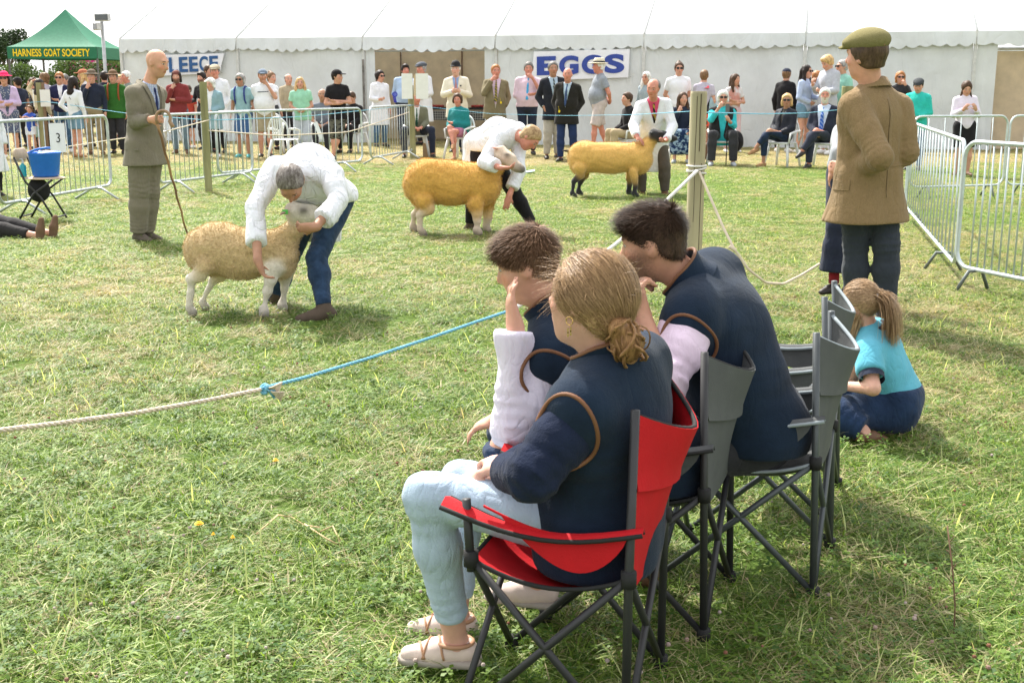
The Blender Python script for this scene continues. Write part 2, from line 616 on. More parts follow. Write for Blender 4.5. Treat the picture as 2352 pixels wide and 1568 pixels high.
class Solid:
    def __init__(s, vox=.015, k=.03):
        s.vox, s.k, s.items, s.post = vox, k, [], []
        s.nz = None
        s.late = None        # items from this index on are joined after the cuts (sleeves)

    def cap(s, a, b, r1, r2=None, flat=None, col=0, k=None, cut=False, wr=None):
        s.items.append(('u', 'cap', np.asarray(a, float), np.asarray(b, float), r1, r1 if r2 is None else r2, flat, col, s.k if k is None else k, cut, wr))
        return s

    def ell(s, c, r, fr=None, col=0, k=None):
        s.items.append(('u', 'ell', np.asarray(c, float), np.asarray(r, float), np.eye(3) if fr is None else np.asarray(fr, float), None, None, col, s.k if k is None else k))
        return s

    def dig(s, c, r, fr=None, k=.01):
        s.post.append(('dig', np.asarray(c, float), np.asarray(r, float), np.eye(3) if fr is None else np.asarray(fr, float), k))
        return s

    def clip(s, p, n):
        s.post.append(('clip', np.asarray(p, float), nrm(n)))
        return s

    def wedge(s, c, fr, w, depth, top=.1, fmin=0.0):
        s.post.append(('wedge', np.asarray(c, float), np.asarray(fr, float), w, depth, top, fmin))
        return s

    def wob(s, amp, freq, seed=0):
        s.nz = (amp, freq, seed)
        return s

    @staticmethod
    def dist(it, X, Y, Z):
        if it[1] == 'cap':
            a, b, r1, r2, flat = it[2:7]
            px, py, pz = X - a[0], Y - a[1], Z - a[2]
            ab = b - a
            if flat is not None:
                fd, ff = nrm(flat[0]), flat[1]
                q = (px * fd[0] + py * fd[1] + pz * fd[2]) * (ff - 1)
                px, py, pz = px + q * fd[0], py + q * fd[1], pz + q * fd[2]
                ab = ab + fd * np.dot(ab, fd) * (ff - 1)
            den = max(np.dot(ab, ab), 1e-9)
            t = np.clip((px * ab[0] + py * ab[1] + pz * ab[2]) / den, 0, 1)
            d = np.sqrt((px - t * ab[0]) ** 2 + (py - t * ab[1]) ** 2 + (pz - t * ab[2]) ** 2) - (r1 + t * (r2 - r1))
            if len(it) > 10 and it[10]:      # cloth rucks up in rings near a joint: (depth, spacing, end, reach)
                A_, lam, end, reach = it[10]
                e_ = nrm(b - a)
                u_ = nrm(np.cross(e_, (.31, .52, .8)))
                w_ = np.cross(e_, u_)
                al = (X - a[0]) * e_[0] + (Y - a[1]) * e_[1] + (Z - a[2]) * e_[2]
                L_ = np.linalg.norm(b - a)
                g_ = np.exp(-(((L_ - al) if end else al) / reach) ** 2)
                q1_ = (X - a[0]) * u_[0] + (Y - a[1]) * u_[1] + (Z - a[2]) * u_[2]
                q2_ = (X - a[0]) * w_[0] + (Y - a[1]) * w_[1] + (Z - a[2]) * w_[2]
                ph = al * 6.283 / lam + 1.6 * np.sin(q1_ * 22 + 1) + 1.3 * np.sin(q2_ * 31 + al * 9)
                d = d + A_ * g_ * (np.abs(np.sin(ph * .5)) * 2 - 1.2)
            if len(it) > 9 and it[9]:        # squared-off end (cuffs and hems)
                e_ = nrm(b - a)
                d = np.maximum(d, (X - b[0]) * e_[0] + (Y - b[1]) * e_[1] + (Z - b[2]) * e_[2])
            return d
        c, r, fr = it[2:5]
        px, py, pz = X - c[0], Y - c[1], Z - c[2]
        l = [(px * fr[i][0] + py * fr[i][1] + pz * fr[i][2]) for i in range(3)]
        k0 = np.sqrt(sum((l[i] / r[i]) ** 2 for i in range(3))) + 1e-6
        k1 = np.sqrt(sum((l[i] / r[i] ** 2) ** 2 for i in range(3))) + 1e-6
        return k0 * (k0 - 1) / k1

    @staticmethod
    def bounds(it):
        if it[1] == 'cap':
            a, b, r1, r2 = it[2:6]
            r = max(r1, r2)
            return np.minimum(a, b) - r, np.maximum(a, b) + r
        c, r, fr = it[2:5]
        e = np.sqrt(((np.abs(fr) * r[:, None]) ** 2).sum(0))
        return c - e, c + e

    def grid(s):
        B = [s.bounds(i) for i in s.items]
        lo = np.min([b[0] for b in B], 0) - s.vox * 3
        hi = np.max([b[1] for b in B], 0) + s.vox * 3
        n = np.ceil((hi - lo) / s.vox).astype(int) + 1
        ax = [lo[i] + np.arange(n[i]) * s.vox for i in range(3)]
        def fill(pairs):
            D = np.full(n, .2, dtype=np.float64)
            for it, (b0, b1) in pairs:
                m = it[8] + s.vox * 2.5
                i0 = np.maximum(np.floor((b0 - m - lo) / s.vox).astype(int), 0)
                i1 = np.minimum(np.ceil((b1 + m - lo) / s.vox).astype(int) + 1, n)
                sl = tuple(slice(i0[i], i1[i]) for i in range(3))
                X = ax[0][sl[0]][:, None, None]
                Y = ax[1][sl[1]][None, :, None]
                Z = ax[2][sl[2]][None, None, :]
                d = s.dist(it, X, Y, Z)
                o = D[sl]
                k = it[8]
                h = np.clip(.5 + .5 * (o - d) / k, 0, 1)
                D[sl] = o * (1 - h) + d * h - k * h * (1 - h)
            if s.nz:
                idx = np.nonzero(np.abs(D) < s.nz[0] * 3 + s.vox * 2)
                D[idx] += wobble((ax[0][idx[0]], ax[1][idx[1]], ax[2][idx[2]]), *s.nz)
            return D
        pairs = list(zip(s.items, B))
        cut = len(pairs) if s.late is None else s.late
        D = fill(pairs[:cut])
        X = ax[0][:, None, None]
        Y = ax[1][None, :, None]
        Z = ax[2][None, None, :]
        for q in s.post:
            if q[0] == 'clip':
                p, nn = q[1:]
                D = np.maximum(D, (X - p[0]) * nn[0] + (Y - p[1]) * nn[1] + (Z - p[2]) * nn[2])
            elif q[0] == 'dig':
                d = s.dist(('u', 'ell', q[1], q[2], q[3]), X, Y, Z)
                D = np.maximum(D, -d)
            elif q[0] == 'wedge':
                c, fr, w, depth, top, fmin = q[1:]
                px, py, pz = X - c[0], Y - c[1], Z - c[2]
                l, f, u = [(px * fr[i][0] + py * fr[i][1] + pz * fr[i][2]) for i in range(3)]
                dw = np.abs(l) - w * np.clip((u + depth) / (depth + top), 0, 1.3)
                D = np.maximum(D, -np.maximum(dw, fmin - f))
        if cut < len(pairs):
            E = fill(pairs[cut:])
            k = .02
            h = np.clip(.5 + .5 * (D - E) / k, 0, 1)
            D = D * (1 - h) + E * h - k * h * (1 - h)
        s.lo, s.D = lo, D
        return D, lo

    def mesh(s):
        D, lo = s.grid()
        ins = D < 0
        n = D.shape
        cnt = np.zeros((n[0] - 1, n[1] - 1, n[2] - 1), dtype=np.int8)
        for dx in (0, 1):
            for dy in (0, 1):
                for dz in (0, 1):
                    cnt += ins[dx:n[0] - 1 + dx, dy:n[1] - 1 + dy, dz:n[2] - 1 + dz]
        act = (cnt > 0) & (cnt < 8)
        ci = np.nonzero(act)
        ids = np.full(act.shape, -1, dtype=np.int64)
        ids[ci] = np.arange(len(ci[0]))
        acc = np.zeros((len(ci[0]), 3))
        num = np.zeros(len(ci[0]))
        corners = [(a, b, c) for a in (0, 1) for b in (0, 1) for c in (0, 1)]
        val = {c: D[ci[0] + c[0], ci[1] + c[1], ci[2] + c[2]] for c in corners}
        for c in corners:
            for ax_ in range(3):
                if c[ax_] == 0:
                    e = list(c)
                    e[ax_] = 1
                    e = tuple(e)
                    a, b = val[c], val[e]
                    m = (a < 0) != (b < 0)
                    t = np.where(m, a / np.where(m, a - b, 1), 0)
                    p = np.array(c, float)[None, :].repeat(len(t), 0)
                    p[:, ax_] += t
                    acc[m] += p[m]
                    num[m] += 1
        P = acc / np.maximum(num, 1)[:, None]
        P = (P + np.stack(ci, 1)) * s.vox + lo
        faces = []
        for ax_ in range(3):
            b_, c_ = (ax_ + 1) % 3, (ax_ + 2) % 3
            s0 = [slice(None)] * 3
            s1 = [slice(None)] * 3
            s0[ax_] = slice(0, n[ax_] - 1)
            s1[ax_] = slice(1, n[ax_])
            A, B_ = ins[tuple(s0)], ins[tuple(s1)]
            e = np.stack(np.nonzero(A != B_), 1)
            ok = (e[:, b_] > 0) & (e[:, c_] > 0) & (e[:, b_] < n[b_] - 1) & (e[:, c_] < n[c_] - 1)
            e = e[ok]
            inner = A[e[:, 0], e[:, 1], e[:, 2]]
            ub = np.zeros(3, int)
            ub[b_] = 1
            uc = np.zeros(3, int)
            uc[c_] = 1
            q = [e - ub - uc, e - uc, e, e - ub]
            qi = np.stack([ids[k[:, 0], k[:, 1], k[:, 2]] for k in q], 1)
            qi[~inner] = qi[~inner][:, ::-1]
            faces.append(qi)
        Fc = np.concatenate(faces)
        Fc = Fc[(Fc >= 0).all(1)]
        nv = len(P)
        ea = np.concatenate([Fc[:, 0], Fc[:, 1], Fc[:, 2], Fc[:, 3]])
        eb = np.concatenate([Fc[:, 1], Fc[:, 2], Fc[:, 3], Fc[:, 0]])
        deg = np.bincount(ea, minlength=nv) + np.bincount(eb, minlength=nv)
        for lam in (.5, .45):
            Q = np.stack([np.bincount(ea, P[eb, c], nv) + np.bincount(eb, P[ea, c], nv) for c in range(3)], 1) / np.maximum(deg, 1)[:, None]
            P = P + (Q - P) * lam
        s.P = P
        return P, Fc

    def labels(s, P, tau=.012):
        labs = sorted({i[7] for i in s.items})
        if len(labs) < 2:
            return None, labs
        out = []
        for lb in labs:
            d = np.full(len(P), 9.0)
            for it in s.items:
                if it[7] == lb:
                    d = np.minimum(d, s.dist(it, P[:, 0], P[:, 1], P[:, 2]))
            out.append(d)
        Dm = np.stack(out, 1)
        wgt = np.exp(-(Dm - Dm.min(1, keepdims=True)) / tau)
        return wgt / wgt.sum(1, keepdims=True), labs

    def build(s, name, material, parent, off=(0, 0, 0), hl=None, cols=None, tau=.012):
        P, Fc = s.mesh()
        me = mesh_from(name, P - np.asarray(off, float), Fc)
        if hl is not None:
            H, fr, k = hl
            q = (P - H) @ np.asarray(fr).T / k
            a = me.attributes.new('hl', 'FLOAT_VECTOR', 'POINT')
            a.data.foreach_set('vector', q.astype(np.float32).ravel())
        if cols is not None:
            wgt, labs = s.labels(P, tau)
            C = np.array([cols[l] for l in labs], float)
            rgb = (wgt @ C) if wgt is not None else np.repeat(C[:1], len(P), 0)
            a = me.attributes.new('col', 'FLOAT_COLOR', 'POINT')
            a.data.foreach_set('color', np.concatenate([rgb, np.ones((len(P), 1))], 1).astype(np.float32).ravel())
        return obj(name, me, material, parent)

    def surf(s, c, d, rmax=.4):
        """distance from c along d to the skin of the solid (call after mesh())"""
        c, d = np.asarray(c, float), nrm(d)
        ts = np.linspace(0, rmax, 160)
        Q = (c + d * ts[:, None] - s.lo) / s.vox
        i = np.clip(Q.astype(int), 0, np.array(s.D.shape) - 2)
        fr = Q - i
        v = 0
        for a in (0, 1):
            for b in (0, 1):
                for e in (0, 1):
                    wgt = (fr[:, 0] if a else 1 - fr[:, 0]) * (fr[:, 1] if b else 1 - fr[:, 1]) * (fr[:, 2] if e else 1 - fr[:, 2])
                    v = v + wgt * s.D[i[:, 0] + a, i[:, 1] + b, i[:, 2] + e]
        insd = np.nonzero(v < 0)[0]
        return ts[insd[-1]] if len(insd) else 0.0

# ------------------------------------------------------------------ people
def frame(front, up=None):
    up = UPZ if up is None else nrm(up)
    f = np.asarray(front, float)
    f = nrm(f - up * np.dot(f, up))
    return np.stack([np.cross(up, f), f, up])


def yaw(front, deg):
    a = math.radians(deg)
    c, s_ = math.cos(a), math.sin(a)
    return V(front[0] * c - front[1] * s_, front[0] * s_ + front[1] * c, front[2])


class Fig:
    """joints of one person in the person's own coordinates"""

    def __init__(f, P, C, H, fp, fs, fh, k=1.0, arms=None, legs=None, w=1.0, belly=0.0, hup=None, shw=.158, chest=1.0, hk=1.0):
        f.hk = hk
        f.P, f.C, f.H = [np.asarray(q, float) for q in (P, C, H)]
        f.k, f.w, f.belly, f.chest = k, w, belly, chest
        f.sp = nrm(f.C - f.P)
        f.Fp = frame(fp)
        f.Fs = frame(fs, f.sp)
        hu = nrm(f.H - f.C) * .35 + UPZ * .65 if hup is None else hup
        f.Fh = frame(fh, hu)
        f.sh = [f.C + f.Fs[0] * shw * k * w * sx - f.Fs[2] * .022 * k for sx in (1, -1)]
        f.hp = [f.P + f.Fp[0] * .09 * k * (.5 + .5 * w) * sx - UPZ * .02 * k for sx in (1, -1)]
        f.arms = arms or [None, None]
        f.legs = legs or [None, None]

    def hpt(f, l, fr, u):
        return f.H + (f.Fh[0] * l + f.Fh[1] * fr + f.Fh[2] * u) * f.k * f.hk


def torso(s, f, o=0.0, kk=None):
    k, w, P, C = f.k, f.w, f.P, f.C
    L_ = C - P
    Fp, Fs = f.Fp, f.Fs
    mid = frame(Fp[1] + Fs[1], f.sp)
    b = f.belly
    s.ell(P + UPZ * .01 * k, V(.165 * w, .12 + b * .25, .125) * k + o, Fp)
    s.ell(P + L_ * .33 + mid[1] * b * .5 * k, V(.138 * w + b * .4, .104 + b * .45, .18) * k + o, mid)
    s.ell(P + L_ * .68 + mid[1] * b * .15 * k, V(.155 * w, .112 * f.chest + b * .2, .19) * k + o, mid)
    s.cap(C + Fs[0] * .095 * k * w - f.sp * .10 * k, C - Fs[0] * .095 * k * w - f.sp * .10 * k, .088 * k + o * .8)
    for q in (0, 1):
        s.cap(f.sh[q] * .82 + C * .18 - f.sp * .01 * k, C + f.sp * .03 * k, .048 * k + o * .7, .056 * k + o * .5, k=.035)
    s.cap(C + f.sp * .01 * k, C + (f.H - C) * .45, .064 * k + o, .055 * k + o)


def arm_caps(s, f, i, o=0.0, upto=2.0, r=1.0, endr=0.0, cut=False, ruck=0.0):
    a = f.arms[i]
    if a is None:
        return
    k = f.k * r
    sh, el, wr = f.sh[i], np.asarray(a[0], float), np.asarray(a[1], float)
    if upto <= 1:
        s.cap(sh, sh + (el - sh) * upto, .056 * k + o, .047 * k + o + endr, cut=cut)
        return
    if ruck and upto > 1:
        m_ = sh + (el - sh) * .5
        s.cap(sh, m_, .056 * k + o, .0485 * k + o, k=.02)
        s.cap(m_, el, .0485 * k + o, .041 * k + o, k=.02, wr=(ruck, .034, 1, .12))
    else:
        s.cap(sh, el, .056 * k + o, .041 * k + o, k=.02)
    t = upto - 1
    s.cap(el, el + (wr - el) * t, .042 * k + o, (.042 + (.028 - .042) * t) * k + o + endr, k=.02, cut=cut, wr=(ruck, .032, 0, .13) if ruck else None)


def hand(s, f, i, curl=.5):
    a = f.arms[i]
    if a is None:
        return
    k = f.k
    el, wr = np.asarray(a[0], float), np.asarray(a[1], float)
    d = nrm(a[2]) if len(a) > 2 and a[2] is not None else nrm(wr - el)
    side = 1 if i == 0 else -1
    n = nrm(a[3]) if len(a) > 3 and a[3] is not None else -f.Fs[0] * side
    cu = a[4] if len(a) > 4 else curl
    n = nrm(n - d * np.dot(n, d))
    lat = np.cross(d, n)            # across the palm
    tb = lat * (1 if i == 0 else -1)
    if len(a) > 5 and a[5]:
        tb = -tb
    pal = wr + d * .055 * k
    s.cap(wr - d * .01 * k, wr + d * .02 * k, .027 * k, .03 * k, (n, 1.25), k=.02)
    s.ell(pal, V(.042, .05, .019) * k, np.stack([lat, d, n]), k=.015)
    R = max(.0095 * k, s.vox * .62)
    for j, (off, ln) in enumerate(((-1.5, .075), (-.5, .085), (.5, .082), (1.5, .064))):
        b0 = pal + d * .035 * k - tb * off * .0195 * k
        ang = cu * .9
        d1 = nrm(d * math.cos(ang) + n * math.sin(ang))
        b1 = b0 + d1 * ln * .48 * k
        ang2 = cu * 2.0
        d2 = nrm(d * math.cos(ang2) + n * math.sin(ang2))
        b2 = b1 + d2 * ln * .5 * k
        s.cap(b0, b1, R, R * .95, k=.004)
        s.cap(b1, b2, R * .95, R * .8, k=.004)
    t0 = wr + d * .03 * k + tb * .028 * k
    t1 = t0 + nrm(d * .7 + tb * .75 + n * .3) * .04 * k
    t2 = t1 + nrm(d * .9 + tb * .15 + n * (.3 + cu * .5)) * .035 * k
    s.cap(t0, t1, R * 1.25, R * 1.05, k=.01)
    s.cap(t1, t2, R * 1.05, R * .9, k=.004)


def leg_caps(s, f, i, o=0.0, upto=2.0, r=1.0, endr=0.0, kk=.03, cut=False, wr=0.0):
    lg = f.legs[i]
    if lg is None:
        return
    k = f.k * r
    hp, kn, an = f.hp[i], np.asarray(lg[0], float), np.asarray(lg[1], float)
    if upto <= 1:
        s.cap(hp, hp + (kn - hp) * upto, .084 * k + o, .062 * k + o + endr, k=kk, cut=cut)
        return
    s.cap(hp, kn, .084 * k + o, .054 * k + o, k=kk, wr=(wr, .045, 1, .13) if wr else None)
    t = upto - 1
    d = an - kn
    s.cap(kn, kn + d * min(t, .35), .052 * k + o,   .054 * k + o + endr * .3, k=kk, wr=(wr * .8, .045, 0, .10) if wr else None)
    if t > .35:
        s.cap(kn + d * .35, kn + d * t, .054 * k + o + endr * .3, (.054 - .021 * (t - .35) / .65) * k + o + endr, k=kk, cut=cut, wr=(wr, .035, 1, .13) if wr else None)


def foot_axes(f, i):
    lg = f.legs[i]
    an = np.asarray(lg[1], float)
    toe = nrm(lg[2]) if len(lg) > 2 and lg[2] is not None else f.Fp[1]
    dn = nrm(lg[3]) if len(lg) > 3 else -UPZ
    toe = nrm(toe - dn * np.dot(toe, dn))
    return an, toe, dn


def head(s, f, big=1.0):
    h, Fh, k = f.hpt, f.Fh, f.k * f.hk
    s.ell(h(0, -.012, .028), V(.077, .097, .092) * k, Fh)
    s.ell(h(0, .028, -.035), V(.060, .066, .088) * k, Fh, k=.03)
    s.ell(h(0, .058, -.095), V(.026, .024, .020) * k, Fh, k=.02)
    s.cap(h(0, .088, .012), h(0, .107, -.022), .0105 * k, .0155 * k, k=.012)
    s.cap(h(-.017, .082, -.055), h(.017, .082, -.055), .011 * k, k=.01)
    s.cap(h(-.035, .078, .036), h(.035, .078, .036), .014 * k, k=.015)
    for sx in (1, -1):
        s.ell(h(.079 * sx, -.012, -.004), V(.011, .021, .032) * k, Fh, k=.008)
        s.ell(h(.042 * sx, .058, -.022), V(.022, .02, .02) * k, Fh, k=.02)
        if s.vox < .012:
            s.dig(h(.087 * sx, -.006, .0), V(.006, .011, .017) * k, Fh)
            s.dig(h(.033 * sx, .097, .014), V(.016, .012, .008) * k, Fh)
    base = f.C + f.sp * .0
    s.cap(base, h(0, -.022, -.05), .058 * k, .053 * k, k=.03)


def body(f, parent, skin, vox=.015, off=(0, 0, 0), feet=True, name='body', neck=True):
    s = Solid(vox, .03)
    torso(s, f, -.012)
    for i in (0, 1):
        arm_caps(s, f, i)
        hand(s, f, i)
        leg_caps(s, f, i)
        if f.legs[i] is not None and feet:
            an, toe, dn = foot_axes(f, i)
            s.cap(an - toe * .02 * f.k + dn * .045 * f.k, an + toe * .13 * f.k + dn * .062 * f.k, .034 * f.k, .024 * f.k, k=.03)
    head(s, f)
    return s.build(name, skin, parent, off, hl=(f.H, f.Fh, f.k * f.hk))


def shoes(f, parent, m, vox=.012, off=(0, 0, 0), boot=0.0, name='shoe', sole=None, size=1.0, sides=(0, 1)):
    for i in sides:
        if f.legs[i] is None:
            continue
        an, toe, dn = foot_axes(f, i)
        k = f.k * size
        lat = np.cross(dn, toe)
        s = Solid(vox, .02)
        s.cap(an - toe * .035 * k + dn * .045 * k, an + toe * .06 * k + dn * .05 * k, .042 * k, .043 * k)
        s.cap(an + toe * .06 * k + dn * .055 * k, an + toe * .155 * k + dn * .065 * k, .044 * k, .030 * k)
        if boot:
            kn = np.asarray(f.legs[i][0], float)
            s.cap(an + dn * .03 * k, an + nrm(kn - an) * boot, .046 * k, .05 * k)
            s.clip(an + nrm(kn - an) * boot, nrm(kn - an))
        s.clip(an + dn * .088 * k, dn)
        f.__dict__.setdefault('shoe_solids', {})[i] = s
        if sole is not None:
            t = Solid(vox, .02)
            t.cap(an - toe * .04 * k + dn * .070 * k, an + toe * .155 * k + dn * .070 * k, .052 * k, .042 * k)
            t.clip(an + dn * .096 * k, dn)
            t.clip(an + dn * .068 * k, -dn)
            sh = s.build(name, m, parent, off)
            t.build('sole', sole, sh, off)
        else:
            s.build(name, m, parent, off)


def top(f, parent, m, name='shirt', o=.012, sleeve='long', hem=.06, vox=.015, off=(0, 0, 0), flare=.0, open_=None, collar=True,
        wob=(.004, 14), seed=0, armo=None, ruck=None, hemdir=None, shr=1.0, keep=False, cufr=.006, split=None):
    s = Solid(vox, .03)
    torso_shirt(s, f, o, collar, shr)
    ao = o * .72 if armo is None else armo
    k = f.k
    if hem > .12:
        e = f.P - UPZ * hem * k if hemdir is None else f.P + np.asarray(hemdir) * hem * k
        for sx in (1, -1):
            s.cap(f.P + f.Fp[0] * .05 * k * sx, e + f.Fp[0] * .06 * k * sx, .112 * k * f.w + o + f.belly * .2, .118 * k * f.w + o + flare, (f.Fp[1], 1.08))
    dn = -UPZ if hemdir is None else nrm(hemdir)
    if wob:
        s.wob(wob[0], wob[1], seed)
    s.clip(f.P + dn * hem * k, dn)
    if open_:
        w_, dep = open_
        s.wedge(f.C, f.Fs, w_ * k, dep * k, .1 * k, .0)
    s.late = len(s.items)
    up = {'long': 1.95, 'short': .62, 'rolled': 1.12, 'none': 0, 'three': 1.6, 'cap': .3}[sleeve] if isinstance(sleeve, str) else sleeve
    if up:
        for i in (0, 1):
            arm_caps(s, f, i, ao, up, endr=cufr if up > 1 else .012, cut=True, ruck=(.006 if vox < .0125 else 0) if ruck is None else ruck)
    ob = s.build(name, m, parent, off)
    return (ob, s) if keep else ob


def torso_shirt(s, f, o, collar=True, shr=1.0):
    k, w, P, C = f.k, f.w, f.P, f.C
    L_ = C - P
    Fp, Fs = f.Fp, f.Fs
    mid = frame(Fp[1] + Fs[1], f.sp)
    b = f.belly
    s.ell(P + UPZ * .01 * k, V(.165 * w, .12 + b * .25, .125) * k + o, Fp)
    s.ell(P + L_ * .33 + mid[1] * b * .5 * k, V(.138 * w + b * .4, .104 + b * .45, .18) * k + o * 1.5, mid)
    s.ell(P + L_ * .68 + mid[1] * b * .15 * k, V(.155 * w, .112 * f.chest + b * .2, .19) * k + o * 1.2, mid)
    s.cap(C + Fs[0] * .095 * k * w - f.sp * .10 * k, C - Fs[0] * .095 * k * w - f.sp * .10 * k, .088 * k + o * .8)
    for q in (0, 1):
        s.cap(f.sh[q] * shr + C * (1 - shr) - f.sp * .0 * k, C + f.sp * .03 * k, .050 * k + o * .8, .056 * k + o * .6, k=.035)
    if collar:
        s.cap(C + (f.H - C) * .1, C + (f.H - C) * .20, .064 * k + o * .6, .060 * k + o * .5, k=.02)


def bottom(f, parent, m, kind='trousers', name=None, o=.016, vox=.015, off=(0, 0, 0), wob=(.004, 16), seed=1, flare=.0, waist=.10, length=None, ruck=None):
    s = Solid(vox, .025)
    k = f.k
    name = name or kind
    s.ell(f.P + UPZ * .01 * k, V(.165 * f.w, .12 + f.belly * .25, .125) * k + o * .8, f.Fp)
    s.ell(f.P + f.sp * .1 * k + f.Fp[1] * f.belly * .3 * k, V(.142 * f.w + f.belly * .2, .105 + f.belly * .5, .1) * k + o * .5, f.Fp)
    if kind == 'trousers':
        for i in (0, 1):
            leg_caps(s, f, i, o, length or 1.98, endr=flare, cut=True, wr=(.006 if vox < .0125 else 0) if ruck is None else ruck)
    elif kind == 'shorts':
        for i in (0, 1):
            leg_caps(s, f, i, o + .008, length or .85, endr=.012, cut=True)
    elif kind == 'skirt':
        kn = [np.asarray(q[0], float) for q in f.legs if q is not None]
        e = sum(kn) / len(kn)
        t = length or .9
        for i in (0, 1):
            leg_caps(s, f, i, o + .01, min(t, 1) if t <= 1 else t, endr=.02 + flare)
        for i in (0, 1):
            s.cap(f.hp[i], f.hp[i] + (e - f.hp[i]) * min(t, 1), .10 * k + o, .085 * k + o + flare, k=.04)
        if t > 1:
            an = sum(np.asarray(q[1], float) for q in f.legs if q is not None) / 2
            s.cap(e, e + (an - e) * (t - 1), .1 * k + flare, .1 * k + flare * 1.3, k=.04)
    if wob:
        s.wob(wob[0], wob[1], seed)
    if kind == 'skirt' and (length or .9) <= 1 and abs(nrm(f.legs[0][0] - f.hp[0])[2]) > .8:
        s.clip(f.hp[0] + (np.asarray(f.legs[0][0]) - f.hp[0]) * (length or .9), (0, 0, -1))
    if kind == 'shorts':
        pass
    if f.sp[2] > .6:
        s.clip(f.P + UPZ * waist * k, UPZ)
    return s.build(name, m, parent, off)


def hair(f, parent, m, style='short', vox=.012, off=(0, 0, 0), seed=3, vol=1.0, keep=False, name='hair'):
    s = Solid(vox, .02)
    h, Fh, k = f.hpt, f.Fh, f.k * f.hk
    o = .010 * vol
    s.ell(h(0, -.016, .032), V(.080 + o, .100 + o, .094 + o) * k, Fh)
    s.ell(h(0, -.055, -.03), V(.066, .050, .06) * k, Fh)
    wb = (.004, 45)
    if style == 'short':
        s.clip(h(0, .028, 0), Fh[1] * .85 - Fh[2] * .55)
        s.clip(h(0, 0, -.075), -Fh[2])
    elif style == 'quiff':
        s.ell(h(0, .02, .09), V(.07, .085, .045) * k, Fh)
        s.clip(h(0, .04, 0), Fh[1] * .8 - Fh[2] * .6)
        s.clip(h(0, 0, -.06), -Fh[2])
    elif style == 'crop':
        s.clip(h(0, .02, 0), Fh[1] * .85 - Fh[2] * .52)
        s.clip(h(0, 0, -.06), -Fh[2])
    elif style == 'balding':
        s.clip(h(0, .0, 0), Fh[1] * .9 - Fh[2] * .3)
        s.clip(h(0, -.03, .078), Fh[2] * .8 + Fh[1] * .6)
        s.clip(h(0, 0, -.07), -Fh[2])
    elif style in ('bob', 'fluffy'):
        s.ell(h(0, -.02, .03), V(.098, .11, .108) * k * (1.06 if style == 'fluffy' else 1), Fh)
        for sx in (1, -1):
            s.cap(h(.075 * sx, -.02, .0), h(.078 * sx, -.02, -.075 if style == 'bob' else -.04), .03 * k)
        s.cap(h(0, -.07, -.02), h(0, -.07, -.08), .045 * k)
        s.clip(h(0, .036, 0), Fh[1] * .9 - Fh[2] * .42)
        wb = (.006, 50)
    elif style in ('long', 'longside'):
        for sx in (1, -1):
            s.cap(h(.078 * sx, -.015, .02), h(.095 * sx, .005, -.13), .03 * k, .036 * k)
            s.cap(h(.09 * sx, .0, -.12), h(.10 * sx, .035, -.24), .036 * k, .022 * k)
        s.cap(h(0, -.075, 0), h(0, -.11, -.2), .07 * k, .06 * k)
        s.cap(h(.05, -.1, -.18), h(.03, -.12, -.30), .045 * k, .02 * k)
        s.cap(h(-.05, -.1, -.18), h(-.03, -.12, -.30), .045 * k, .02 * k)
        s.dig(h(0, .1, -.03), V(.062, .09, .115) * k, Fh)
        wb = (.006, 40)
    elif style == 'bun':
        s.ell(h(0, -.05, .125), V(.042, .04, .036) * k, Fh)
        s.clip(h(0, .03, 0), Fh[1] * .85 - Fh[2] * .5)
        s.clip(h(0, 0, -.075), -Fh[2])
    elif style == 'pony':
        s.cap(h(0, -.11, .03), h(0, -.15, -.04), .022 * k, .03 * k)
        s.cap(h(0, -.15, -.04), h(0, -.13, -.2), .03 * k, .012 * k)
        s.clip(h(0, .03, 0), Fh[1] * .85 - Fh[2] * .5)
        s.clip(h(0, .0, -.22), -Fh[2])
    elif style == 'braids':
        for sx in (1, -1):
            s.cap(h(.06 * sx, -.02, -.05), h(.085 * sx, .06, -.16), .026 * k, .026 * k)
            s.cap(h(.085 * sx, .06, -.16), h(.07 * sx, .09, -.32), .026 * k, .014 * k)
        s.dig(h(0, .1, -.03), V(.058, .085, .11) * k, Fh)
    s.wob(wb[0], wb[1], seed)
    ob = s.build(name, m, parent, off, hl=(f.H, Fh, k))
    return (ob, s) if keep else ob


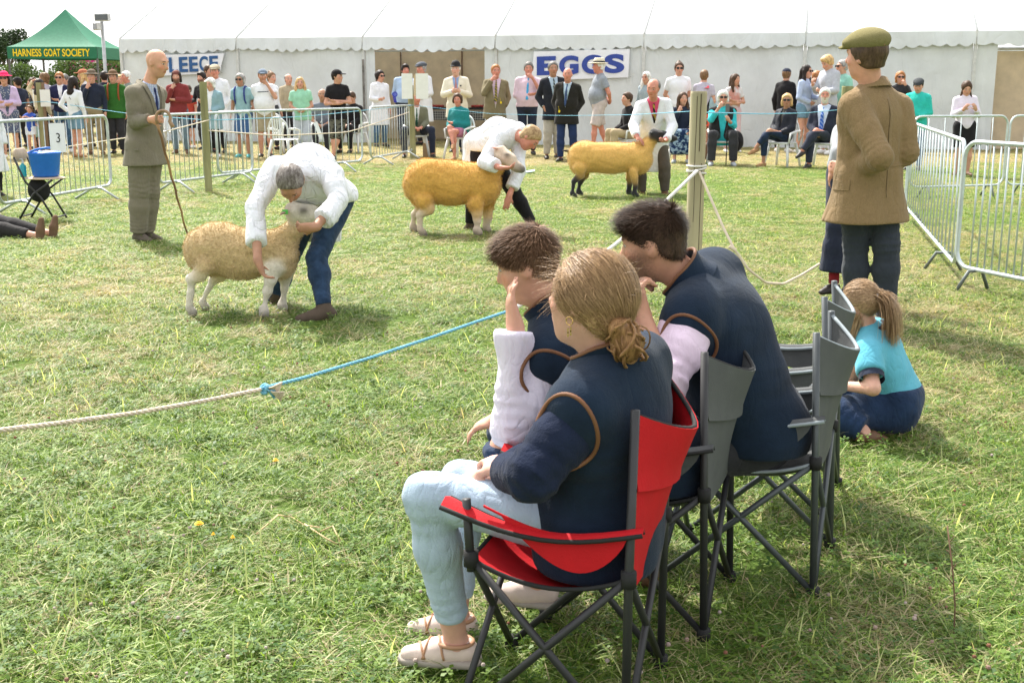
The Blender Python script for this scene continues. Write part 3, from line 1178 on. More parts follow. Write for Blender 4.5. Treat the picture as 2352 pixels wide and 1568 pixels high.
def hat(f, parent, m, style, vox=.012, off=(0, 0, 0), band=None, name=None):
    h, Fh, k = f.hpt, f.Fh, f.k * f.hk
    s = Solid(vox, .012)
    name = name or {'flat': 'flat_cap', 'cap': 'baseball_cap', 'brim': 'brimmed_hat', 'bowler': 'bowler_hat', 'panama': 'straw_hat', 'beanie': 'beanie'}[style]
    if style == 'flat':
        s.ell(h(0, -.02, .080), V(.096, .116, .066) * k, Fh, k=.03)
        s.ell(h(0, .05, .075), V(.078, .075, .030) * k, Fh, k=.03)
        s.ell(h(0, .105, .050), V(.062, .045, .010) * k, Fh, k=.015)
        s.clip(h(0, -.02, .042), -Fh[2] + Fh[1] * -.02)
    elif style == 'cap':
        s.ell(h(0, -.012, .055), V(.090, .108, .085) * k, Fh)
        s.clip(h(0, 0, .045), -Fh[2] - Fh[1] * .08)
        s.items.append(('u', 'ell', h(0, .125, .052), V(.065, .065, .011) * k, Fh, None, None, 0, .006))
    elif style == 'brim':
        s.ell(h(0, -.01, .085), V(.086, .105, .070) * k, Fh)
        s.ell(h(0, -.005, .062), V(.155, .175, .012) * k, Fh, k=.012)
        s.clip(h(0, 0, .048), -Fh[2])
    elif style == 'bowler':
        s.ell(h(0, -.01, .075), V(.088, .108, .098) * k, Fh)
        s.ell(h(0, -.005, .062), V(.125, .145, .011) * k, Fh, k=.008)
        s.clip(h(0, 0, .048), -Fh[2])
    elif style == 'panama':
        s.ell(h(0, -.01, .095), V(.088, .105, .075) * k, Fh)
        s.cap(h(0, -.01, .065), h(0, -.01, .12), .09 * k, .078 * k, (Fh[1], .87))
        s.ell(h(0, .005, .062), V(.15, .185, .011) * k, Fh, k=.006)
        s.clip(h(0, 0, .05), -Fh[2])
        s.clip(h(0, 0, .155), Fh[2])
    elif style == 'beanie':
        s.ell(h(0, -.018, .052), V(.092, .110, .092) * k, Fh)
        s.clip(h(0, .0, .012), -Fh[2] * .9 + Fh[1] * .35)
    ob = s.build(name, m, parent, off, hl=(f.H, Fh, k))
    if band is not None:
        mb = MB()
        R = (.091, .11) if style != 'panama' else (.094, .108)
        for rr in (.0,):
            pts_o, rows = [], []
            for z in (.072, .098):
                rows.append([h(R[0] * math.cos(a), -.01 + R[1] * math.sin(a), z) for a in np.linspace(0, 2 * math.pi, 25)])
        mb.sheet(rows, .003)
        mb.build('hat_band', band, ob, off=off, smooth=True)
    return ob


def glasses(f, parent, m, off=(0, 0, 0), name='sunglasses', big=1.0):
    h, k = f.hpt, f.k * f.hk
    mb = MB()
    ax = f.Fh
    for sx in (1, -1):
        mb.box(h(.034 * sx, .101, .014), V(.05 * big, .008, .036 * big) * k, ax, .008 * k)
        mb.tube([h(.058 * sx, .098, .018), h(.082 * sx, .05, .02), h(.086 * sx, -.01, .014)], .0035 * k, 5)
    mb.tube([h(-.012, .106, .02), h(.012, .106, .02)], .003 * k, 5)
    return mb.build(name, m, parent, off=off)


def tie(f, parent, m, off=(0, 0, 0), length=.34, front=.125, width=1.0):
    s = Solid(.012, .01)
    k = f.k
    C, Fs = f.C, f.Fs

    def t(u, fr):
        return C + (Fs[2] * u + Fs[1] * fr) * k
    fo = front + f.belly * .5
    s.cap(t(.035, .085), t(.005, .102), .017 * k, .015 * k, (Fs[1], 1.6))
    s.cap(t(.0, .102), t(-.10, fo), .016 * k * width, .024 * k * width, (Fs[1], 2.4))
    s.cap(t(-.10, fo), t(-length, fo + f.belly * .6), .024 * k * width, .034 * k * width, (Fs[1], 3.2))
    return s.build('tie', m, parent, off)


# ---------------- colours of people
SK = dict(pale=(.62, .36, .27), fair=(.56, .30, .21), red=(.56, .24, .17), tan=(.42, .22, .14))
HR = dict(brown=(.065, .035, .02), dark=(.018, .012, .010), blond=(.50, .33, .15), grey=(.30, .29, .28), white=(.72, .69, .62), ginger=(.33, .14, .05),
          lightbrown=(.16, .09, .045), greyd=(.15, .14, .13))


def skn(key='fair', beard=None):
    b = None
    nm = key
    if beard:
        nm = key + ' ' + beard[0]
        b = (HR[beard[0]], beard[1])
    return skin_mat(nm, SK[key], b)


def hr(key):
    return hair_mat(key, HR[key])


LEATHER_D = mat('black shoe leather', (.025, .02, .018), rough=.5, spec=.4, bump=.2)
LEATHER_B = mat('brown shoe leather', (.13, .065, .035), rough=.55, bump=.3)
WHITE_SHOE = mat('white trainer', (.72, .71, .69), rough=.7)
GREY_SHOE = mat('grey trainer', (.35, .38, .40), rough=.8)
TEAL_SHOE = mat('teal trainer', (.08, .33, .34), rough=.8)
LENS = mat('dark lens', (.012, .011, .012), rough=.15, spec=.6, bump=0)
RUBBER = mat('dark sole rubber', (.06, .055, .05), rough=.9)

SHOES = dict(black=LEATHER_D, brown=LEATHER_B, white=WHITE_SHOE, grey=GREY_SHOE, teal=TEAL_SHOE,
             tan=mat('tan suede', (.36, .2, .1)), pink=mat('pink shoe', (.6, .2, .25)))


# ---------------- arm poses for a standing person facing -Y (left arm on +X); mirrored for the right
def armpose(name, sx, dz=0.0):
    A = {
        'down': ((.225, .03, 1.11), (.235, -.05, .875), None, None, .45),
        'pocket': ((.26, .09, 1.12), (.175, -.03, .95), (-.2, -.3, -1), None, .3),
        'hip': ((.30, .09, 1.14), (.165, .02, 1.0), (-.5, -.2, -.6), None, .5),
        'fold': ((.235, -.03, 1.125), (-.05, -.185, 1.15), (-1, .05, .1), (0, .6, .8), .5),
        'fold2': ((.235, -.03, 1.10), (.0, -.20, 1.10), (-1, .1, .05), (0, .6, .8), .5),
        'chin': ((.20, -.15, 1.13), (.07, -.20, 1.40), (-.4, .2, .9), (0, .9, .2), .9),
        'mouth': ((.24, -.14, 1.20), (.09, -.21, 1.46), (-.7, .15, .7), (-.2, .9, .0), .8),
        'clasp': ((.235, .0, 1.11), (.07, -.19, 1.02), (-.8, -.3, -.3), (0, .8, .6), .7),
        'clasphigh': ((.255, -.05, 1.13), (.06, -.22, 1.20), (-.8, -.2, .2), (0, .8, .5), .7),
        'behind': ((.235, .12, 1.12), (.07, .20, .98), (-.8, .2, -.4), (0, -.8, .4), .4),
        'hold': ((.235, -.04, 1.12), (.17, -.27, 1.10), (-.3, -.9, .2), (-.8, 0, .4), .8),
        'phone': ((.22, -.06, 1.12), (.11, -.26, 1.22), (-.4, -.5, .7), (-.4, .7, .2), .8),
        'camera': ((.22, -.20, 1.24), (.08, -.24, 1.47), (-.5, -.1, .8), (-.3, .9, 0), .9),
        'hair': ((.36, -.02, 1.50), (.16, .02, 1.70), (-.9, .1, .3), (0, 0, -1), .4),
        'out': ((.20, -.22, 1.28), (.12, -.42, 1.36), (0, -1, .15), (0, 0, -1), .3),
        'lap': ((.22, -.06, 1.12), (.08, -.25, 1.02), (-.7, -.6, -.2), (0, .3, -1), .5),
        'knee': ((.24, -.10, 1.12), (.14, -.36, 1.03), (-.2, -.9, -.3), (0, 0, -1), .4),
    }
    a = A[name]
    m = V(sx, 1, 1)
    out = [V(*a[0]) * m + V(0, 0, dz), V(*a[1]) * m + V(0, 0, dz)]
    out.append(None if a[2] is None else V(*a[2]) * m)
    out.append(None if a[3] is None else V(*a[3]) * m)
    out.append(a[4])
    return out


def scale_arm(a, k):
    return [a[0] * k, a[1] * k] + a[2:]


def stand_fig(k, arms=('down', 'down'), head_yaw=0, head_pitch=0, w=1.0, belly=0.0, lean=0.0, stride=0.0, legw=.1, cross=False, jit=0):
    """arms = (the person's left, right); faces -Y"""
    ar = [scale_arm(armpose(arms[0], 1), k), scale_arm(armpose(arms[1], -1), k)]
    rj = np.random.default_rng(jit)
    j_ = rj.uniform(-1, 1, 8) if jit else np.zeros(8)
    P = V(.022 * j_[0], 0, .93) * k
    C = V(-.012 * j_[0] + .01 * j_[1], .01 - lean + .015 * j_[2], 1.412) * k
    fh = yaw(V(0, -1, 0), head_yaw)
    fh = nrm(yaw(fh, 7 * j_[7]) - UPZ * math.tan(math.radians(head_pitch + 5 * j_[2])))
    H = C * V(1, 0, 0) + V(0, -.015 - lean * 1.4, 1.617) * k + V(fh[0], fh[1], 0) * .012 * k * (1 + head_pitch / 20)
    H[2] -= .0008 * abs(head_pitch) * k
    up = nrm(UPZ + V(fh[0], fh[1], 0) * math.tan(math.radians(head_pitch)))
    lg = []
    for i, sx in enumerate((1, -1)):
        st = stride * sx + (.05 * j_[3 + i] if not stride else 0)
        legw_ = legw + .022 * j_[5 + i]
        kn = V(legw_ * sx, -.03 - st * .5, .5) * k
        an = V((legw_ + .01) * sx, .025 - st, .088) * k
        if stride and st < 0:
            an[2] += .02 * k
        if cross and i == 0:
            kn = V(.0, -.06, .5) * k
            an = V(-.13, -.08, .088) * k
        lg.append([kn, an, nrm(V(.25 * sx, -1, 0))])
    return Fig(P, C, H, (0, -1, 0), (0, -1, 0), fh, k, ar, lg, w, belly, hup=up, hk=1.07)


def sit_fig(k, arms=('lap', 'lap'), head_yaw=0, head_pitch=0, w=1.0, belly=0.0, lean=.05, seat=.46, knees=None, cross=None, spread=.12, back=0.0):
    pz = seat + .095 * k
    dz = pz / k - .93
    ar = []
    for nm, sx in zip(arms, (1, -1)):
        a = armpose(nm, sx, dz - .02)
        a[0][1] -= lean * .6
        a[1][1] -= lean
        ar.append(scale_arm(a, k))
    P = V(0, 0, pz)
    C = P + V(0, .01 - lean, .46) * k
    fh = yaw(V(0, -1, 0), head_yaw)
    fh = nrm(fh - UPZ * math.tan(math.radians(head_pitch)))
    H = C + V(0, -.025 - lean * .4, .225) * k + V(fh[0], fh[1], 0) * .012 * k
    up = nrm(UPZ + V(fh[0], fh[1], 0) * math.tan(math.radians(head_pitch)))
    lg = []
    for i, sx in enumerate((1, -1)):
        kn = V(spread * sx, -.42 * k, pz + .02)
        an = V(spread * sx * 1.05, -.40 * k - .03, .088 * k)
        toe = V(.2 * sx, -1, 0)
        dn = -UPZ
        if cross == i:
            kn = V(-.02 * sx, -.43 * k, pz + .10)
            an = V(-.20 * sx, -.60 * k, pz - .22 * k)
            toe = nrm(V(-.35 * sx, -.75, -.35))
            dn = nrm(V(.0, .35, -.9))
        lg.append([kn, an, toe, dn])
    return Fig(P, C, H, (0, -1, 0), nrm(V(0, -1, 0)), fh, k, ar, lg, w, belly, hup=up, hk=1.07)


def dress(f, e, items, skin, vox=.015, off=(0, 0, 0), seed=0):
    """items: list of tuples describing clothes, hair and small things worn"""
    body(f, e, skin, vox, off)
    for n_, it in enumerate(items):
        kind = it[0]
        kw = dict(it[2]) if len(it) > 2 else {}
        if kind == 'top':
            kw.setdefault('seed', seed + n_)
            top(f, e, it[1], vox=vox, off=off, **kw)
        elif kind == 'bottom':
            kw.setdefault('seed', seed + n_ + 5)
            bottom(f, e, it[1], vox=vox, off=off, **kw)
        elif kind == 'hair':
            hair(f, e, it[1], vox=min(vox, .012), off=off, seed=seed, **kw)
        elif kind == 'hat':
            hat(f, e, it[1], vox=min(vox, .012), off=off, **kw)
        elif kind == 'shoes':
            shoes(f, e, it[1], off=off, **kw)
        elif kind == 'glasses':
            glasses(f, e, it[1], off=off, **kw)
        elif kind == 'tie':
            tie(f, e, it[1], off=off, **kw)
        elif kind == 'fn':
            it[1](f, e, off)


def crowd(label, u, vtop, vfeet, items, pose='stand', rot=0, skin=None, group='spectators round the show ring', k=None, name='person', dY=0.0, **kw):
    """a spectator whose feet (or chair feet) are at pixel row vfeet and whose head tops out at row vtop"""
    g = G(u, vfeet)
    if dY:
        d = ray(u, 300)
        g = g + V(d[0] / d[1] * dY, dY, 0)
    Y = g[1]
    ztop = W(u, vtop, Y)[2]
    if k is None:
        k = ztop / 1.75 if pose == 'stand' else (ztop - .46) / (.095 + .46 + .225 + .125)
    kw_ = dict(kw)
    if pose == 'stand':
        kw_.setdefault('jit', abs(int(u)) + 1)
    f = stand_fig(k, **kw_) if pose == 'stand' else sit_fig(k, **kw)
    # with the head, not the pelvis, on the given pixel
    R = math.radians(rot)
    hx = f.H[0] * math.cos(R) - f.H[1] * math.sin(R)
    e = empty(name, (W(u, 200, Y)[0] - hx, Y, 0), label, 'person', group, R)
    dress(f, e, items, skin or skn('fair'), .0155, seed=abs(int(u)))
    return e, f

# ------------------------------------------------------------------ ground and grass
def dryness(nt, bias=0.0):
    """patches of dry trampled turf, by place on the field (same pattern for the soil and every blade)"""
    geo = N(nt, 'ShaderNodeNewGeometry').outputs['Position']
    sep = N(nt, 'ShaderNodeSeparateXYZ')
    L(nt, geo, sep.inputs[0])
    mp = N(nt, 'ShaderNodeMapping')
    mp.inputs['Scale'].default_value = (1, .75, 0)
    L(nt, geo, mp.inputs[0])
    a = noise(nt, .55, mp.outputs[0], 3, .6)
    b = noise(nt, 2.6, mp.outputs[0], 3, .65)
    t = math_n(nt, 'ADD', math_n(nt, 'MULTIPLY', a, .62), math_n(nt, 'MULTIPLY', b, .38))
    # the strip by the marquee and the walked-over middle of the ring are drier
    far = N(nt, 'ShaderNodeMapRange')
    far.inputs['From Min'].default_value = 20.5
    far.inputs['From Max'].default_value = 23.5
    far.inputs['To Max'].default_value = .20
    L(nt, sep.outputs[1], far.inputs[0])
    near = N(nt, 'ShaderNodeMapRange')
    near.inputs['From Min'].default_value = 2.0
    near.inputs['From Max'].default_value = 6.0
    near.inputs['To Min'].default_value = -.08
    near.inputs['To Max'].default_value = .0
    L(nt, sep.outputs[1], near.inputs[0])
    t = math_n(nt, 'ADD', t, far.outputs[0])
    t = math_n(nt, 'ADD', t, near.outputs[0])
    return math_n(nt, 'ADD', t, bias)


def ground_material():
    m, nt = nodes_of('turf soil')
    out = N(nt, 'ShaderNodeOutputMaterial')
    p = N(nt, 'ShaderNodeBsdfPrincipled')
    geo = N(nt, 'ShaderNodeNewGeometry').outputs['Position']
    d = dryness(nt)
    fine = noise(nt, 30, geo, 5, .75)
    fine2 = noise(nt, 9, geo, 4, .7)
    green = mixc(nt, ramp(nt, fine, .35, .65), (.045, .085, .014), (.17, .26, .055))
    dry = mixc(nt, ramp(nt, fine, .3, .7), (.20, .16, .075), (.42, .35, .19))
    f = ramp(nt, math_n(nt, 'ADD', d, math_n(nt, 'MULTIPLY', math_n(nt, 'SUBTRACT', fine2, .5), .35)), .53, .70)
    L(nt, mixc(nt, f, green, dry), p.inputs['Base Color'])
    p.inputs['Roughness'].default_value = .95
    p.inputs['Specular IOR Level'].default_value = .1
    b = N(nt, 'ShaderNodeBump')
    b.inputs['Strength'].default_value = 1.0
    b.inputs['Distance'].default_value = .04
    L(nt, fine, b.inputs['Height'])
    L(nt, b.outputs[0], p.inputs['Normal'])
    L(nt, p.outputs[0], out.inputs[0])
    return m


def blade_material():
    m, nt = nodes_of('grass blades')
    out = N(nt, 'ShaderNodeOutputMaterial')
    at = N(nt, 'ShaderNodeAttribute')
    at.attribute_name = 'bc'            # x: random tint, y: how straw-like, z: height along the blade
    sep = N(nt, 'ShaderNodeSeparateXYZ')
    L(nt, at.outputs['Vector'], sep.inputs[0])
    d = dryness(nt)
    green = mixc(nt, sep.outputs[0], (.040, .115, .010), (.29, .42, .06))
    green = mixc(nt, ramp(nt, sep.outputs[0], .76, .93), green, (.56, .62, .28))
    dry = mixc(nt, sep.outputs[0], (.26, .21, .10), (.62, .54, .34))
    k = math_n(nt, 'ADD', math_n(nt, 'MULTIPLY', math_n(nt, 'SUBTRACT', d, .5), 2.3), math_n(nt, 'SUBTRACT', sep.outputs[1], .42))
    f = ramp(nt, math_n(nt, 'ADD', k, .5), .50, .72)
    col = mixc(nt, f, green, dry)
    p = N(nt, 'ShaderNodeBsdfPrincipled')
    L(nt, col, p.inputs['Base Color'])
    p.inputs['Roughness'].default_value = .5
    p.inputs['Specular IOR Level'].default_value = .35
    t = N(nt, 'ShaderNodeBsdfTranslucent')
    L(nt, mixc(nt, 1.0, col, (1.25, 1.2, .7), 'MULTIPLY'), t.inputs['Color'])
    mx = N(nt, 'ShaderNodeMixShader')
    mx.inputs[0].default_value = .45
    L(nt, p.outputs[0], mx.inputs[1])
    L(nt, t.outputs[0], mx.inputs[2])
    L(nt, mx.outputs[0], out.inputs[0])
    return m


GROUND = ground_material()
BLADE = blade_material()

# one sheet to the horizon, finer and gently uneven near the ring
xs = np.concatenate([[-600, -200, -80], np.arange(-40, 40.1, 2.0), [80, 200, 600]])
ys = np.concatenate([[-60, -20, -6], np.arange(-2, 60.1, 2.0), [90, 200, 900]])
rows = [[(x, y, 0.0) for x in xs] for y in ys]
gb = MB()
a_, b_ = len(ys), len(xs)
gb.add([p for r in rows for p in r], [(i * b_ + j, i * b_ + j + 1, (i + 1) * b_ + j + 1, (i + 1) * b_ + j) for i in range(a_ - 1) for j in range(b_ - 1)])
ground = gb.build('ground', GROUND)
ground['kind'] = 'structure'


def clump(seed, n, radius, h0, h1, width, lie, straw, clover=0, curl=.5):
    """a tuft: n bent ribbon blades (3 segments) and some three-lobed clover leaves"""
    r = np.random.default_rng(seed)
    v, fcs, bc = [], [], []
    for i in range(n):
        a = r.uniform(0, 6.28)
        rad = radius * math.sqrt(r.uniform())
        base = V(rad * math.cos(a), rad * math.sin(a), -.004)
        L_ = r.uniform(h0, h1)
        az = r.uniform(0, 6.28)
        tilt = r.normal(lie, .28)
        hd = V(math.cos(az), math.sin(az), 0)
        side = V(-hd[1], hd[0], 0)
        bend = r.uniform(.2, 1.0) * curl
        tint, st = r.uniform(), min(1, max(0, r.normal(straw, .22)))
        p = base.copy()
        ang = tilt
        w0 = width * r.uniform(.6, 1.3)
        n0 = len(v)
        for q in range(4):
            ww = w0 * (1, .95, .7, .08)[q] / 2
            tw = side * math.cos(q * .3) + UPZ * math.sin(q * .3) * .4
            v.append(p - tw * ww)
            v.append(p + tw * ww)
            bc.extend([(tint, st, q / 3)] * 2)
            if q < 3:
                ang = min(ang + bend, 1.9)
                p = p + (hd * math.sin(ang) + UPZ * math.cos(ang)) * L_ / 3
                p[2] = max(p[2], .004 + .004 * r.uniform())
                fcs.append((n0 + q * 2, n0 + q * 2 + 1, n0 + q * 2 + 3, n0 + q * 2 + 2))
    for i in range(clover):
        a = r.uniform(0, 6.28)
        rad = radius * math.sqrt(r.uniform())
        c = V(rad * math.cos(a), rad * math.sin(a), r.uniform(.015, .045))
        sz = r.uniform(.006, .012)
        tl = r.uniform(-.5, .5, 2)
        th = r.uniform(0, 6.28)
        tint = r.uniform(.0, .55)
        for q in range(3):
            t = th + q * 2.094
            u_ = V(math.cos(t), math.sin(t), tl[0] * math.cos(t) + tl[1] * math.sin(t))
            w_ = V(-math.sin(t), math.cos(t), 0)
            n0 = len(v)
            v.extend([c, c + u_ * sz - w_ * sz * .55, c + u_ * sz * 1.5, c + u_ * sz + w_ * sz * .55])
            bc.extend([(tint, -.6, .5)] * 4)
            fcs.append((n0, n0 + 1, n0 + 2, n0 + 3))
    me = mesh_from('tuft', np.array(v), np.array(fcs), False)
    at = me.attributes.new('bc', 'FLOAT_VECTOR', 'POINT')
    at.data.foreach_set('vector', np.array(bc, np.float32).ravel())
    me.materials.append(BLADE)
    return me


def tuft_collection(name, specs):
    c = bpy.data.collections.new(name)
    for i, sp in enumerate(specs):
        o = bpy.data.objects.new('tuft', clump(100 + i, **sp))
        c.objects.link(o)
    return c


def grass_object(name, verts, faces, dens, coll, scale=(.8, 1.25), seed=0, label=None):
    me = mesh_from(name, verts, faces, False)
    at = me.attributes.new('dens', 'FLOAT', 'POINT')
    at.data.foreach_set('value', np.asarray(dens, np.float32))
    o = obj(name, me)
    ng = bpy.data.node_groups.new(name + ' scatter', 'GeometryNodeTree')
    ng.interface.new_socket('Geometry', in_out='INPUT', socket_type='NodeSocketGeometry')
    ng.interface.new_socket('Geometry', in_out='OUTPUT', socket_type='NodeSocketGeometry')
    gi = ng.nodes.new('NodeGroupInput')
    go = ng.nodes.new('NodeGroupOutput')
    dp = ng.nodes.new('GeometryNodeDistributePointsOnFaces')
    na = ng.nodes.new('GeometryNodeInputNamedAttribute')
    na.data_type = 'FLOAT'
    na.inputs['Name'].default_value = 'dens'
    ci = ng.nodes.new('GeometryNodeCollectionInfo')
    ci.inputs['Collection'].default_value = coll
    ci.inputs['Separate Children'].default_value = True
    ci.inputs['Reset Children'].default_value = True
    ip = ng.nodes.new('GeometryNodeInstanceOnPoints')
    ip.inputs['Pick Instance'].default_value = True
    rv = ng.nodes.new('FunctionNodeRandomValue')
    rv.data_type = 'FLOAT_VECTOR'
    rv.inputs[0].default_value = (-.10, -.10, 0)
    rv.inputs[1].default_value = (.10, .10, 6.283)
    rs = ng.nodes.new('FunctionNodeRandomValue')
    rs.data_type = 'FLOAT'
    rs.inputs[2].default_value = scale[0]
    rs.inputs[3].default_value = scale[1]
    dp.inputs['Seed'].default_value = seed
    ln = ng.links.new
    ln(gi.outputs[0], dp.inputs['Mesh'])
    ln(na.outputs['Attribute'], dp.inputs['Density'])
    ln(dp.outputs['Points'], ip.inputs['Points'])
    ln(ci.outputs[0], ip.inputs['Instance'])
    ln(rv.outputs[0], ip.inputs['Rotation'])
    ln(rs.outputs[1], ip.inputs['Scale'])
    ln(ip.outputs[0], go.inputs[0])
    md = o.modifiers.new('scatter', 'NODES')
    md.node_group = ng
    tag(o, label, None, None, 'stuff')
    return o


def wedge_grid(y0, y1, step, over=.6, extra_left=0.0):
    """ground quads seen by the camera between two distances"""
    v, f = [], []
    ys = np.arange(y0, y1 + step, step)
    nx = 24
    for y in ys:
        hw = y * 1176 / F * 1.04 + over
        for x in np.linspace(-hw, hw, nx + 1):
            v.append((x, y, 0.0))
    for i in range(len(ys) - 1):
        for j in range(nx):
            a = i * (nx + 1) + j
            f.append((a, a + 1, a + nx + 2, a + nx + 1))
    return np.array(v), np.array(f)


near_tufts = tuft_collection('near tufts', [
    dict(n=100, radius=.11, h0=.05, h1=.125, width=.0038, lie=.6, straw=.22, clover=6, curl=.7),
    dict(n=85, radius=.12, h0=.035, h1=.085, width=.0032, lie=.8, straw=.30, clover=14, curl=.8),
    dict(n=70, radius=.12, h0=.05, h1=.12, width=.0040, lie=1.0, straw=.45, clover=4, curl=.6),
    dict(n=60, radius=.10, h0=.02, h1=.07, width=.0034, lie=.7, straw=.1, clover=30, curl=.6),
    dict(n=80, radius=.13, h0=.05, h1=.13, width=.0030, lie=1.25, straw=.72, clover=2, curl=.35),
])
mid_tufts = tuft_collection('mid tufts', [
    dict(n=110, radius=.16, h0=.03, h1=.075, width=.0046, lie=.75, straw=.28, curl=.7),
    dict(n=110, radius=.17, h0=.03, h1=.065, width=.0044, lie=.85, straw=.38, clover=10, curl=.7),
    dict(n=90, radius=.17, h0=.03, h1=.09, width=.0046, lie=1.2, straw=.60, curl=.4),
])
hay_tufts = tuft_collection('cut grass', [
    dict(n=60, radius=.14, h0=.05, h1=.15, width=.0034, lie=1.4, straw=.85, curl=.15),
    dict(n=60, radius=.13, h0=.05, h1=.12, width=.0040, lie=1.35, straw=.55, curl=.2),
])
v_, f_ = wedge_grid(1.7, 8.0, .3)
grass_object('grass', v_, f_, 105 * np.clip((9.5 - v_[:, 1]) / 6, .45, 1), near_tufts, (.75, 1.25), 1, 'short green grass and clover covering the near part of the show ring')
v_, f_ = wedge_grid(7.7, 31.0, .7, 1.0)
grass_object('grass', v_, f_, 42 * np.clip((34 - v_[:, 1]) / 22, .35, 1), mid_tufts, (.75, 1.3), 2, 'trampled grass of the show ring reaching to the white marquee')
v_, f_ = wedge_grid(1.8, 12.0, .35)
hd = np.clip((v_[:, 0] / np.maximum(v_[:, 1], .1) * 2.6), .0, 1) * 38 + 5
hd = hd + 14 * np.exp(-((v_[:, 1] - 8.5) / 2.5) ** 2)
grass_object('cut_grass', v_, f_, hd, hay_tufts, (.7, 1.2), 5, 'loose pale cut grass lying on the turf')

# clover and daisy heads dotted in the turf: too many to count, one object
mbf = MB()
rr = np.random.default_rng(5)
for i in range(420):
    y = 1.9 + 8 * rr.uniform() ** 1.4
    x = rr.uniform(-1, 1) * y * .45
    z = rr.uniform(.03, .06)
    s_ = rr.uniform(.0045, .0075)
    mbf.lathe((x, y, z), [(0, -s_ * .6), (s_ * .8, -s_ * .4), (s_, .1 * s_), (s_ * .7, s_ * .7), (0, s_)], 6)
clf = mbf.build('clover_flowers', mat('clover flower', (.62, .52, .46), var=.4, nscale=3, pat=('blotch', (.30, .13, .08), 1.6), coord='Object'))
tag(clf, 'small pale and faded brown clover heads dotted in the near turf', None, None, 'stuff')


def dandelion(u, v, h, label, r=.017):
    p = G(u, v)
    # base point so that the head sits on the pixel
    base = W(u, v, p[1] - h / math.tan(PITCH + math.atan((v - 784) / F)))
    base = V(base[0], base[1], 0)
    e = empty('dandelion', base, label, 'flower', 'yellow flowers in the turf')
    mb = MB()
    mb.tube([(0, 0, 0), (.006, .004, h * .5), (0, 0, h)], .0013, 5)
    mb.build('stem', mat('flower stem', (.16, .24, .06)), e)
    mb = MB()
    for lay, (rad, zz, nn) in enumerate(((r, .0, 18), (r * .75, .004, 14), (r * .45, .007, 9))):
        for j in range(nn):
            a = 6.283 * j / nn + lay * .2
            d = V(math.cos(a), math.sin(a), 0)
            t = V(-d[1], d[0], 0) * r * .16
            c = V(0, 0, h + zz)
            mb.add([c - t * .5, c + d * rad * .6 - t + UPZ * .003, c + d * rad + UPZ * .001, c + d * rad * .6 + t + UPZ * .003, c + t * .5], [(0, 1, 2, 3, 4)])
    mb.build('petals', mat('yellow petals', (.80, .48, .02), rough=.7, bump=0), e)


dandelion(457, 1203, .07, 'open yellow dandelion, the largest flower, left of the girl in pale jeans')
dandelion(535, 1235, .05, 'small half closed yellow flower right of the open dandelion', .008)
dandelion(490, 1228, .045, 'tiny orange yellow flower between the dandelion and the closed one', .007)
dandelion(633, 1058, .09, 'yellow flower on a tall thin stem, farthest of the dandelions', .013)

mb = MB()
for pts in ([(590, 1245), (640, 1210), (668, 1198), (700, 1222), (735, 1240)], [(735, 1240), (765, 1236), (782, 1258)], [(700, 1222), (745, 1262), (775, 1262)]):
    mb.tube([G(u, v) + UPZ * (.03 + .015 * math.sin(i * 2)) for i, (u, v) in enumerate(pts)], .0028, 5)
ds = mb.build('dry_stalk', mat('straw', (.62, .46, .26)), smooth=True)
tag(ds, 'bent dry straw stalk lying on the grass left of the pale jeans', 'stalk')
mb = MB()
b0 = G(2190, 1480)
mb.tube([b0, b0 + V(.004, .02, .10), b0 + V(.0, .05, .2), b0 + V(-.004, .1, .30)], .0022, 5)
for k_ in range(5):
    q = b0 + V(.002, .03 + .014 * k_, .12 + .035 * k_)
    mb.tube([q, q + V(.012 * (-1) ** k_, .005, .016)], .0015, 4)
ws = mb.build('weed_stem', mat('brown weed', (.14, .08, .05)), smooth=True)
tag(ws, 'thin brown dried weed stem standing in the grass at the lower right', 'weed')

# ------------------------------------------------------------------ marquee
TENT = mat('marquee pvc', (.72, .75, .76), rough=.6, var=.07, nscale=1.6, bump=.5, bscale=5, fold=1.0, foldscale=1.1, spec=.3, trans=.18, crease=.9)
ROOFM = mat('marquee roof pvc', (.84, .86, .87), rough=.55, var=.03, nscale=1.0, bump=.1, bscale=6, fold=.15, foldscale=1.0, trans=.55)
LINING = mat('tan hessian lining', (.64, .53, .38), rough=.9, var=.12, nscale=3, bump=.4, bscale=40, fold=.3, foldscale=2, trans=.25)
ALU = mat('aluminium pole', (.45, .46, .46), rough=.45, metal=.6, bump=.1)
STRAPM = mat('grey strap', (.30, .30, .29), rough=.8)

ta, tb_ = G(821, 328), G(2200, 344)
tdir = nrm(V(tb_[0] - ta[0], tb_[1] - ta[1], 0))
tnor = V(tdir[1], -tdir[0], 0)                        # towards the camera


def wall_pt(u):
    d = ray(u, 300)
    # solve (d.xy * s) on the base line
    A = np.array([[d[0], -tdir[0]], [d[1], -tdir[1]]])
    s_ = np.linalg.solve(A, ta[:2])
    return V(d[0] * s_[0], d[1] * s_[0], 0)


bay_u = [292, 555, 840, 1140, 1475, 1840, 2225, 2660]
bays = [wall_pt(u) for u in bay_u]
EAVE, VAL0 = 2.66, 2.36
marquee = empty('marquee', bays[3], 'long white frame marquee with scalloped valance behind the crowd', 'marquee')
mo = bays[3]
wallr = np.random.default_rng(3)


def rel(p):
    return np.asarray(p, float) - mo


